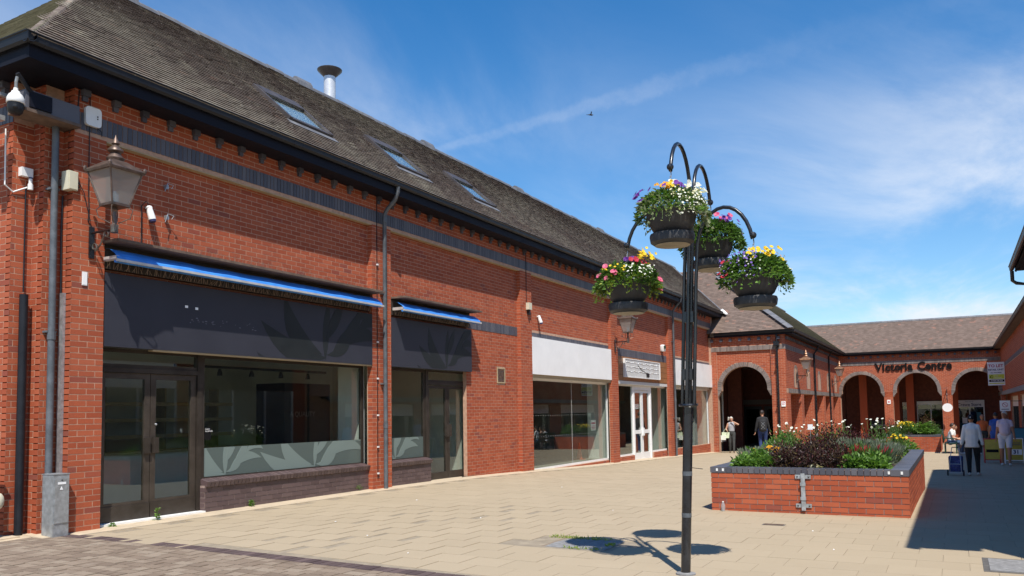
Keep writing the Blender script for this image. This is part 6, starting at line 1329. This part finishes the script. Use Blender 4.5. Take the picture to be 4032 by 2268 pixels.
# ================================================================== people
def two_bone(a, c, l1, l2, pole):
    a, c, pole = (np.array(q, float) for q in (a, c, pole)); d = c-a; L_ = min(np.linalg.norm(d), (l1+l2)*.999); d /= np.linalg.norm(d); c = a+d*L_
    x = (l1*l1-l2*l2+L_*L_)/(2*L_); h = math.sqrt(max(0, l1*l1-x*x)); p = pole-d*(pole@d); p /= np.linalg.norm(p); return a+d*x+p*h, c
class Body:
    def __init__(s): s.mb = MB(); s.caps = []
    def cap(s, p0, p1, r0, r1, lab, side=(1, 0, 0), n=12, m=4, flat=1.):
        """tapered capsule; radii may be (across, deep) pairs"""
        p0, p1 = np.array(p0, float), np.array(p1, float); r0 = (r0, r0) if np.isscalar(r0) else r0; r1 = (r1, r1) if np.isscalar(r1) else r1
        d = p1-p0; L_ = np.linalg.norm(d); d = d/L_ if L_ > 1e-6 else V3(0, 0, 1); sd = np.array(side, float); sd = sd-d*(sd@d)
        if np.linalg.norm(sd) < 1e-3: sd = np.cross(d, V3(0, 1, 0.1))
        sd /= np.linalg.norm(sd); dp = np.cross(d, sd); R = []
        for i in range(m): a = math.pi/2*(1-i/m); R.append((p0-d*min(r0)*math.sin(a), r0[0]*math.cos(a)+1e-4, r0[1]*math.cos(a)+1e-4))
        R.append((p0, *r0)); R.append((p1, *r1))
        for i in range(1, m+1): a = math.pi/2*i/m; R.append((p1+d*min(r1)*flat*math.sin(a), r1[0]*math.cos(a)+1e-4, r1[1]*math.cos(a)+1e-4))
        ids = [s.mb.vs([c+sd*a*math.cos(2*math.pi*k/n)+dp*b*math.sin(2*math.pi*k/n) for k in range(n)]) for c, a, b in R]
        for i in range(len(ids)-1):
            for k in range(n): s.mb.face([ids[i]+k, ids[i]+(k+1) % n, ids[i+1]+(k+1) % n, ids[i+1]+k])
        s.mb.face([ids[0]+k for k in range(n)][::-1]); s.mb.face([ids[-1]+k for k in range(n)])
        s.caps.append((p0, p1, sum(r0)/2, sum(r1)/2, lab, flat))
    def mesh(s, name, cols, vox=.0095):
        tmp = bpy.data.objects.new('tmp', s.mb.mesh('tmp', 'skin')); COL.objects.link(tmp); fix_normals(tmp)
        r = tmp.modifiers.new('r', 'REMESH'); r.mode = 'VOXEL'; r.voxel_size = vox; sm = tmp.modifiers.new('s', 'SMOOTH'); sm.factor = .5; sm.iterations = 9
        me = bpy.data.meshes.new_from_object(tmp.evaluated_get(bpy.context.evaluated_depsgraph_get())); bpy.data.objects.remove(tmp)
        n = len(me.polygons); C = np.empty(n*3); me.polygons.foreach_get('center', C); C = C.reshape(-1, 3); best = np.full(n, 1e9); lab = np.zeros(n, int); keys = list(cols)
        for p0, p1, r0, r1, lb, fl_ in s.caps:
            d = p1-p0; tr_ = ((C-p0)@d)/max(1e-9, d@d); t = np.clip(tr_, 0, 1); q = np.linalg.norm(C-p0-t[:, None]*d, axis=1)-(r0+(r1-r0)*t)
            if fl_ < 1: q = np.where(tr_ > 1, np.maximum(np.linalg.norm(C-p0-tr_[:, None]*d, axis=1)-r1, (tr_-1)*np.linalg.norm(d)), q)
            u = q < best; best[u] = q[u]; lab[u] = keys.index(lb); continue
            u = q < best; best[u] = q[u]; lab[u] = keys.index(lb)
        me.materials.clear()
        for k in keys: me.materials.append(mat(cols[k]))
        me.polygons.foreach_set('material_index', lab.astype(np.int32)); me.polygons.foreach_set('use_smooth', np.ones(n, bool)); me.name = name; me.update(); return me
def human(label, loc, face, H=1.7, cols=None, feet=((-.10, .08), (.10, -.10)), hands=None, bw=1., sleeve='short', legs='long', hair='hair_grey', seated=False, jacket=0., headyaw=0., cap=None, hairlen=0, coat=False, lean=0., feet_z=(0., 0.)):
    k = H/1.7; rot = math.atan2(-face[0], face[1])
    root = thing('person', label, 'person', loc, None, (0, 0, rot)); b = Body(); P = lambda x, y, z: V3(x, y, z)*k
    hz = .92 if not seated else .50; pel = P(0, 0, hz); up = hz-.92
    ch = P(0, lean*.5, 1.27+up); nk = P(0, lean*.75, 1.44+up); hd = P(0, lean*.9+.02, 1.585+up)
    b.cap(pel, P(0, .0, hz+.10), (.145*bw*k, .115*bw*k), (.14*bw*k, .11*bw*k), 'bottom')
    b.cap(P(0, 0, hz+.13), ch, (.14*bw*k, .11*bw*k), (.165*bw*k, .115*bw*k), 'top'); b.cap(ch, P(0, lean*.65, 1.37+up), (.165*bw*k, .115*bw*k), (.13*k*bw, .085*k), 'top')
    b.cap(P(-.11, lean*.6, 1.385+up), P(.11, lean*.6, 1.385+up), .058*k, .058*k, 'top')
    for s_ in (-1, 1): b.cap(P(s_*.03, lean*.7, 1.45+up), P(s_*.13, lean*.62, 1.395+up), .035*k, .04*k, 'top')
    if bw > 1.08: b.cap(P(0, .05, hz+.12), P(0, .04, hz+.25), (.14*bw*k, .12*bw*k), (.13*bw*k, .10*bw*k), 'top')
    if jacket: b.cap(P(0, -.005, hz+.14), P(0, -.005, hz-jacket), (.155*bw*k, .125*bw*k), (.172*bw*k, .14*bw*k), 'top', flat=.12)
    b.cap(nk-P(0, 0, .03), P(0, lean*.85+.01, 1.51+up), .052*k, .048*k, 'skin')
    # head with jaw, nose, ears
    hy = headyaw; fw = V3(-math.sin(hy), math.cos(hy), 0); sdv = V3(math.cos(hy), math.sin(hy), 0)
    b.cap(hd+V3(0, 0, .035)*k, hd-V3(0, 0, .02)*k, (.072*k, .088*k), (.066*k, .080*k), 'skin', sdv); b.cap(hd-V3(0, 0, .03)*k+fw*.025*k, hd-V3(0, 0, .075)*k+fw*.035*k, (.055*k, .05*k), (.036*k, .032*k), 'skin', sdv)
    b.cap(hd+fw*.08*k, hd+fw*.098*k-V3(0, 0, .028)*k, .010*k, .014*k, 'skin')
    for s_ in (-1, 1): b.cap(hd+sdv*.074*k*s_+V3(0, 0, .012)*k, hd+sdv*.074*k*s_-V3(0, 0, .022)*k, .013*k, .010*k, 'skin')
    # legs
    for i, s_ in enumerate((-1, 1)):
        hip = P(s_*.088*bw, 0, hz); an = P(feet[i][0], feet[i][1], .085+feet_z[i]); kn, an = two_bone(hip, an, .43*k, .42*k, V3(0, 1, .15 if not seated else 1.2))
        t0, t1, c1, a1 = .088*bw*k, .060*k*max(1, bw*.95), .055*k, .040*k
        if legs == 'long':
            b.cap(hip, kn, t0*1.05, t1*1.12, 'bottom'); b.cap(kn, (kn*.65+an*.35), t1*1.08, c1*1.15, 'bottom'); b.cap(kn*.65+an*.35, an, c1*1.15, a1*1.25, 'bottom', flat=.3)
        else:
            m_ = hip*.12+kn*.88; b.cap(hip, m_, t0*1.12, t1*1.22, 'bottom', flat=.15); b.cap(hip*.2+kn*.8, kn, t1*1.0, t1*.95, 'skin'); b.cap(kn, kn*.65+an*.35, t1*.93, c1*1.05, 'skin'); b.cap(kn*.65+an*.35, an, c1*1.05, a1*.92, 'skin')
        b.cap(an-V3(0, .045, .045)*k, an+V3(s_*.012, .13, -.052)*k, (.036*k, .035*k), (.042*k, .028*k), 'shoe')
    # arms and hands
    hands = hands or ((-.215*bw, .05, .80), (.215*bw, .02, .80))
    for i, s_ in enumerate((-1, 1)):
        sh = P(s_*(.152+.02*(bw-1)), lean*.6, 1.375+up); wr = np.array(hands[i][:3])*k; pole = V3(*(hands[i][3] if len(hands[i]) > 3 else (s_*.35, -1, -.1)))
        el, wr = two_bone(sh, wr, .28*k, .25*k, pole)
        u0, u1, f1 = .054*k*min(bw, 1.12), .042*k*min(bw, 1.1), .029*k
        if sleeve == 'long': b.cap(sh, el, u0*1.06, u1*1.2, 'top'); b.cap(el, el*.1+wr*.9, u1*1.2, f1*1.45, 'top')
        elif sleeve == 'short': b.cap(sh, sh*.42+el*.58, u0*1.05, u1*1.25, 'top', flat=.2); b.cap(sh*.5+el*.5, el, u0*.85, u1, 'skin'); b.cap(el, wr, u1*.98, f1, 'skin')
        else: b.cap(sh, el, u0*.95, u1, 'skin'); b.cap(el, wr, u1*.98, f1, 'skin')
        d = wr-el; d /= np.linalg.norm(d); sd = np.cross(d, V3(1, 0, 0) if abs(d[0]) < .8 else V3(0, 0, 1)); sd /= np.linalg.norm(sd); pn = np.cross(d, sd)
        b.cap(wr, wr+d*.075*k, (.026*k, .018*k), (.038*k, .017*k), 'skin', sd)
        for j, (o_, ln) in enumerate(((-.029, .062), (-.0098, .072), (.0098, .068), (.029, .052))):
            r_ = wr+d*.078*k+sd*o_*k; e1 = r_+(d*.92-pn*.4*s_)*ln*.55*k; b.cap(r_, e1, .0088*k, .0085*k, 'skin', n=8, m=2); b.cap(e1, e1+(d*.55-pn*.83*s_)*ln*.5*k, .0085*k, .0075*k, 'skin', n=8, m=2)
        r_ = wr+d*.02*k-sd*.03*k; e1 = r_+(d*.6-sd*.75)*.036*k; b.cap(r_, e1, .0105*k, .0095*k, 'skin', n=8, m=2); b.cap(e1, e1+(d*.95-sd*.25)*.03*k, .0095*k, .008*k, 'skin', n=8, m=2)
    link('body', b.mesh('body', cols), root, local=True)
    # eyes and hair
    for s_ in (-1, 1): e = hd+fw*.081*k+sdv*.030*k*s_+V3(0, 0, .012)*k; MB().ball(tuple(e), .010*k, 8, 5).build('eye', 'hair_dark', root, True, True)
    e = hd+fw*.083*k-V3(0, 0, .055)*k; MB().ball(tuple(e), .02*k, 8, 5, (1, .35, .25)).build('mouth', 'letter_red', root, True, True)
    hb = MB(); n, m = 18, 10; ids = []
    for i in range(m+1):
        a = math.pi*.62*i/m
        row = []
        for q in range(n):
            f_ = 2*math.pi*q/n; dirv = sdv*math.cos(f_)+fw*math.sin(f_); front = max(0, math.sin(f_)); a2 = a*(1-.42*front*(i/m)) if hairlen >= 0 else a
            rr = 1.0+.04*math.sin(5*f_+3*i); row.append(hd+V3(0, 0, .028)*k+(dirv*math.sin(a2)*(.083 if abs(math.cos(f_)) > .5 else .098)*rr+V3(0, 0, 1)*math.cos(a2)*.108)*k-fw*.010*k)
        ids.append(hb.vs(row))
    for i in range(m):
        for q in range(n): hb.face([ids[i]+q, ids[i]+(q+1) % n, ids[i+1]+(q+1) % n, ids[i+1]+q])
    ho = hb.build('cap' if cap else 'hair', cap or hair, root, True, True)
    if hairlen:
        m_ = MB(); 
        for q in range(7): o_ = (q-3)*.016; m_.tube([hd-fw*.06*k+sdv*(.03+o_)*k+V3(0, 0, .06)*k, hd-fw*.07*k+sdv*(.10+o_*.6)*k+V3(0, 0, .05+o_)*k, hd-fw*.06*k+sdv*(.10+hairlen)*k+V3(0, 0, -.02+o_)*k], [.03*k, .028*k, .006*k], 7)
        m_.build('loose_hair', hair, root, True, True)
    if cap:
        m_ = MB(); m_.prism([(.075*math.cos(a), .05*math.sin(a)) for a in np.linspace(0, math.pi, 9)], hd+fw*.085*k+V3(0, 0, .05)*k, sdv, fw, (0, 0, .008)); m_.build('peak', cap, root, False, True); MB().ball(tuple(hd-fw*.100*k+V3(0, 0, .05)*k), .022*k, 8, 5, (1, .3, .8)).build('cap_badge', 'white_sign', root, True, True)
    root['_hd'] = 0; del root['_hd']
    return root
gz = lambda x, y: float(g(x, y))
FA = (-.97, -.24)
human('woman in grey vest and dark trousers raising a hand to her face', (36.3, 8.72, gz(36.3, 8.72)), FA, 1.58, {'skin': 'skin', 'top': 'cloth_grey', 'bottom': 'cloth_dark', 'shoe': 'shoe_brown'}, ((-.08, .16), (.09, -.10)), ((-.10, .17, 1.47, (-.9, .1, -.6)), (.20, .24, 1.06)), 1.02, 'none', 'long', 'hair_grey', hairlen=.07)
human('man in black hooded jacket and navy jeans seen from behind', (35.5, 7.22, gz(35.5, 7.22)), (.95, .31), 1.83, {'skin': 'skin', 'top': 'cloth_black', 'bottom': 'cloth_navy', 'shoe': 'shoe_white'}, ((-.10, -.10), (.11, .10)), ((-.27, .05, .86), (.27, .08, .86)), 1.08, 'long', 'long', 'hair_dark', headyaw=-.5, jacket=.02)
human('woman in white jacket and black leggings seen from behind pulling a trolley', (24.2, -.33, gz(24.2, -.33)), (.995, -.1), 1.55, {'skin': 'skin_tan', 'top': 'cloth_white', 'bottom': 'cloth_black', 'shoe': 'shoe_white'}, ((-.09, -.06), (.11, .12)), ((-.27, -.10, .80), (.27, .02, .82)), 1.2, 'long', 'long', 'hair_dark', jacket=.12, cap='cloth_black')
human('older man in lilac polo shirt and pale shorts walking', (30.2, -1.34, gz(30.2, -1.34)), (-.99, .05), 1.70, {'skin': 'skin_tan', 'top': 'cloth_lilac', 'bottom': 'cloth_pale', 'shoe': 'shoe_white'}, ((-.09, .20), (.11, -.10)), ((-.26, .12, .84), (.25, -.04, .84)), 1.14, 'short', 'shorts', 'hair_grey', headyaw=-.45, jacket=.0)
human('person in orange shirt walking away towards the store', (38.0, -.92, gz(38, -.92)), (.99, .05), 1.60, {'skin': 'skin_tan', 'top': 'cloth_orange', 'bottom': 'cloth_dark', 'shoe': 'shoe_white'}, ((-.10, .1), (.10, -.08)), None, 1.12, 'short', 'long', 'skin_tan')
human('person dressed all in blue walking away in the shade', (36.2, -1.32, gz(36.2, -1.32)), (.99, -.05), 1.68, {'skin': 'skin_tan', 'top': 'cloth_blue', 'bottom': 'cloth_blue', 'shoe': 'shoe_white'}, ((-.11, -.1), (.10, .14)), None, 1.18, 'short', 'long', 'hair_dark')
# bags, backpack, trolley
def xf(loc, face): r = math.atan2(-face[0], face[1]); return lambda x, y, z: (loc[0]+x*math.cos(r)-y*math.sin(r), loc[1]+x*math.sin(r)+y*math.cos(r), loc[2]+z)
T_ = xf((36.3, 8.72, gz(36.3, 8.72)), FA)
for i, (dx, dz, w, h, m_, lb) in enumerate(((.26, .66, .17, .25, 'bag_green', 'green patterned shopping bag on the arm of the woman in grey'), (.36, .58, .12, .20, 'bag_white', 'plain pale carrier bag hanging beside the green bag'))):
    c = T_(dx, .20, dz); t = thing('shopping_bag', lb, 'bag', c); m2 = MB(); q = lambda sx_, sy_, z, s: T_(dx+sx_*w*s, .20+sy_*.06*s+(.02 if i else 0), z)
    m2.hexa([q(-1, -1, dz, .85), q(1, -1, dz, .85), q(1, 1, dz, .85), q(-1, 1, dz, .85), q(-1, -1, dz+h, 1), q(1, -1, dz+h, 1), q(1, 1, dz+h, .95), q(-1, 1, dz+h, 1)]); fix_normals(m2.build('sack', m_, t))
    MB().tube([T_(dx-w*.6, .2, dz+h-.01), T_(dx-.02, .22, dz+h+.14), T_(dx+.02, .22, dz+h+.14), T_(dx+w*.6, .2, dz+h-.01)], .009, 6).build('handle', m_, t)
lp = (35.5, 7.22, gz(35.5, 7.22)); T_ = xf(lp, (.95, .31)); t = thing('backpack', 'black backpack with grey cords on the man in the hooded jacket', 'backpack', T_(0, -.2, 1.0)); bp = Body()
bp.cap((-.02, -.20, 1.02), (-.02, -.18, 1.36), (.15, .09), (.13, .07), 'top'); bp.cap((-.02, -.27, 1.02), (-.02, -.25, 1.2), (.11, .05), (.10, .04), 'top'); me = bp.mesh('pack', {'top': 'cloth_black'}, .014); o = bpy.data.objects.new('pack', me); COL.objects.link(o); o.parent = t; o.matrix_parent_inverse = Matrix.Translation(-Vector(ROOTLOC[t.name])); o.location = lp; o.rotation_euler = (0, 0, math.atan2(-.95, .31))
for p in (((-.10, -.32, 1.05), (.05, -.33, 1.2), (-.08, -.30, 1.33)), ((.06, -.32, 1.05), (-.09, -.33, 1.2), (.05, -.30, 1.33))): MB().tube([T_(*q) for q in p], .006, 5).build('cord', 'galv', t)
T_ = xf((24.0, .06, gz(24.0, .06)), (.995, -.1)); t = thing('shopping_trolley', 'blue patterned two wheeled shopping trolley bag', 'trolley', T_(0, 0, 0))
m2 = MB(); bx_ = lambda s, z, dy: [T_(-.16*s, -.09+dy, z), T_(.16*s, -.09+dy, z), T_(.16*s, .10+dy, z), T_(-.16*s, .10+dy, z)]
m2.hexa(bx_(.95, .10, 0)+bx_(1, .46, .03)); m2.hexa(bx_(1.02, .462, .03)+bx_(.9, .50, .04)); fix_normals(m2.build('bag', 'bag_blue', t))
for s_ in (-1, 1):
    c = V3(*T_(.18*s_, -.10, .075)); ax_ = V3(*T_(1, 0, 0))-V3(*T_(0, 0, 0)); r_ = V3(*T_(0, 1, 0))-V3(*T_(0, 0, 0)); m2 = MB(); m2.prism([(.075*math.cos(a), .075*math.sin(a)) for a in np.linspace(0, 2*math.pi, 19)[:-1]], c-ax_*.012, r_, (0, 0, 1), ax_*.024); m2.build('wheel', 'rubber', t)
    MB().tube([T_(.13*s_, -.13, .10), T_(.13*s_, -.12, .30), T_(.10*s_, -.02, .56), T_(.08*s_, .06, .72)], .009, 6).build('frame_tube', 'galv', t)
MB().tube([T_(-.18, -.10, .075), T_(.18, -.10, .075)], .008, 6).build('axle', 'galv', t); MB().tube([T_(-.13, -.13, .30), T_(.13, -.13, .30)], .009, 6).build('cross_bar', 'galv', t); MB().tube([T_(-.08, .06, .72), T_(.08, .06, .72)], .012, 6).build('handle', 'rubber', t)
# bench with three seated people
BXx, BYy = 39.6, .18; bz = gz(BXx, BYy); t = thing('bench', 'dark green bench against the end of the far planter', 'bench', (BXx, BYy, bz))
for i in range(4): MB().box(38.6, 40.6, BYy-.16+i*.105, BYy-.07+i*.105, bz+.42, bz+.45).build('seat_slat', 'bench_green', t)
for i in range(3): MB().box(38.6, 40.6, BYy+.29+i*.02, BYy+.32+i*.02, bz+.52+i*.13, bz+.62+i*.13).build('back_slat', 'bench_green', t)
for x in (38.75, 40.45):
    for y in (-.14, .28): MB().box(x-.03, x+.03, BYy+y-.025, BYy+y+.025, bz, bz+.419).build('leg', 'bench_green', t)
    MB().tube([(x, BYy-.16, bz+.45), (x, BYy-.17, bz+.62), (x, BYy+.30, bz+.64)], .022, 6).build('armrest', 'bench_green', t)
SEAT = dict(seated=True, feet=((-.12, .42), (.10, .40)))
human('seated man in white shirt and jeans on the bench', (39.0, .26, bz-.03), (-.05, -1), 1.70, {'skin': 'skin', 'top': 'cloth_white', 'bottom': 'denim', 'shoe': 'shoe_white'}, hands=((-.12, .34, .62), (.12, .36, .62)), bw=1.1, sleeve='short', hair='hair_dark', lean=.10, **SEAT)
human('seated woman in peach top on the bench', (39.62, .26, bz-.03), (-.1, -1), 1.64, {'skin': 'skin', 'top': 'cloth_peach', 'bottom': 'cloth_dark', 'shoe': 'shoe_white'}, hands=((-.12, .34, .64), (.12, .34, .66)), bw=1.0, sleeve='none', hair='hair_dark', lean=.12, **SEAT)
human('seated person in pale clothes at the far end of the bench', (40.2, .22, bz-.03), (.1, -1), 1.58, {'skin': 'skin', 'top': 'cloth_white', 'bottom': 'cloth_pale', 'shoe': 'shoe_brown'}, hands=((-.12, .34, .64), (.12, .34, .62)), bw=1.0, sleeve='short', hair='hair_dark', lean=.16, **SEAT)
# pavement boards by the shaded shops
def aboard(x, y, w, h, m_, fm, lab, words=()):
    z = gz(x, y); t = thing('pavement_board', lab, 'sign', (x, y, z))
    for s_, nm in ((-1, 'front_panel'), (1, 'back_panel')):
        m2 = MB(); m2.hexa([(x+s_*.22, y-w/2, z+.12), (x+s_*.20, y-w/2, z+.12), (x+s_*.20, y+w/2, z+.12), (x+s_*.22, y+w/2, z+.12), (x+s_*.05, y-w/2, z+h), (x+s_*.03, y-w/2, z+h), (x+s_*.03, y+w/2, z+h), (x+s_*.05, y+w/2, z+h)]); fix_normals(m2.build(nm, m_, t))
        for yy in (y-w/2, y+w/2): MB().tube([(x+s_*.26, yy, z), (x+s_*.035, yy, z+h+.01)], .018, 6).build('frame_leg', fm, t)
        MB().tube([(x+s_*.045, y-w/2, z+h+.005), (x+s_*.045, y+w/2, z+h+.005)], .018, 6).build('top_rail', fm, t); MB().tube([(x+s_*.235, y-w/2, z+.12), (x+s_*.235, y+w/2, z+.12)], .016, 6).build('bottom_rail', fm, t)
    Zt = V3(-(h-.12), 0, .17); Yv = V3(.17, 0, h-.12); Yv /= np.linalg.norm(Yv); Zn = np.cross(V3(0, -1, 0), Yv)
    for s, sz, u, m3 in words: o = V3(x-.22, y, z+.12)+Yv*u+Zn*.004; text('lettering', s, sz, o, (0, -1, 0), Yv, Zn, .002, m3, t, .003, 'CENTER')
    return t, (lambda u, v: V3(x-.22, y-v, z+.12)+Yv*u+Zn*.002), Yv, Zn
t, at_, Yv, Zn = aboard(31.6, -1.62, .52, .82, 'yellow_poster', 'white_frame', 'yellow pavement board with white frame showing 31')
m2 = MB(); m2.obox(at_(.28, .05), ((0, 1, 0), Yv, Zn), (.17, .09, .0015)); m2.build('number_panel', 'white_sign', t); text('number', '31', .17, at_(.225, .06)+Zn*.003, (0, -1, 0), Yv, Zn, .002, 'letter_blue', t, .006, 'CENTER')
for i, u in enumerate((.52, .58)): m2 = MB(); m2.obox(at_(u, .05), ((0, 1, 0), Yv, Zn), (.14, .010, .001)); m2.build('print_line', 'letter_blue', t)
t, at_, Yv, Zn = aboard(32.0, -1.02, .46, .80, 'yellow_poster', 'red_plastic', 'yellow pavement board with red frame behind the man in shorts')
m2 = MB(); m2.obox(at_(.3, 0), ((0, 1, 0), Yv, Zn), (.18, .05, .0015)); m2.build('number_panel', 'letter_black', t)
aboard(33.6, -1.95, .6, 1.15, 'board_blue', 'dark_metal', 'tall dark blue pavement board against the shaded shops')
# bird over the square
bq = V3(27.24, 11.31, 12.40); t = thing('flying_bird', 'small dark bird gliding high over the shop roof', 'bird', tuple(bq)); bd = Body()
bd.cap(bq-V3(.08, -.08, 0), bq+V3(.06, -.06, .0), .03, .045, 'top'); bd.cap(bq+V3(.09, -.09, .02), bq+V3(.12, -.12, .02), .03, .015, 'top')
bd.cap(bq-V3(.10, -.10, .01), bq-V3(.19, -.19, .01), (.03, .012), (.045, .006), 'top'); bd.cap(bq, bq+V3(.12, .10, .09), (.07, .014), (.05, .012), 'top'); bd.cap(bq+V3(.12, .10, .09), bq+V3(.13, .26, .10), (.05, .012), (.015, .008), 'top'); bd.cap(bq, bq+V3(-.10, -.10, .10), (.07, .014), (.05, .012), 'top'); bd.cap(bq+V3(-.10, -.10, .10), bq+V3(-.22, -.14, .12), (.05, .012), (.015, .008), 'top')
link('body', bd.mesh('body', {'top': 'bird'}, .008), t).data.transform(Matrix.Translation(Vector(bq)) @ Matrix.Scale(.62, 4) @ Matrix.Translation(-Vector(bq)))
# orange cone glimpsed inside the empty shop
t = thing('traffic_cone', 'orange cone inside the wide white framed shop window', 'cone', (24.3, 10.6, -.02)); smooth_angle(MB().lathe([(.10, .0), (.06, .25), (.03, .5), (.02, .52)], (24.2, 10.7), 14).build('cone', 'orange_plastic', t)); MB().box(24.05, 24.35, 10.55, 10.85, -.02, .0).build('base', 'orange_plastic', t)

# scraps of litter on the slabs
for i in range(9):
    x, y = ((7.2, 5.2), (9.9, 5.9), (8.6, 7.4), (10.6, 1.6), (11.6, 4.6), (9.3, 1.2), (14.5, 6.8), (7.9, 6.3), (11.2, 7.9))[i]; z = float(g(x, y))+.003; a = rng.uniform(0, 3)
    m2 = MB(); w = rng.uniform(.012, .03); c, q = math.cos(a)*w, math.sin(a)*w*.6; m2.hexa([(x-c, y-q, z), (x+q, y-c*.5, z), (x+c, y+q, z), (x-q, y+c*.5, z), (x-c, y-q, z+.003), (x+q, y-c*.5, z+.008), (x+c, y+q, z+.004), (x-q, y+c*.5, z+.006)])
    tag(m2.build('paper_scrap', 'white_sign'), 'tiny white scrap of litter lying on the beige slabs', 'litter', 'scraps of litter on the slabs')
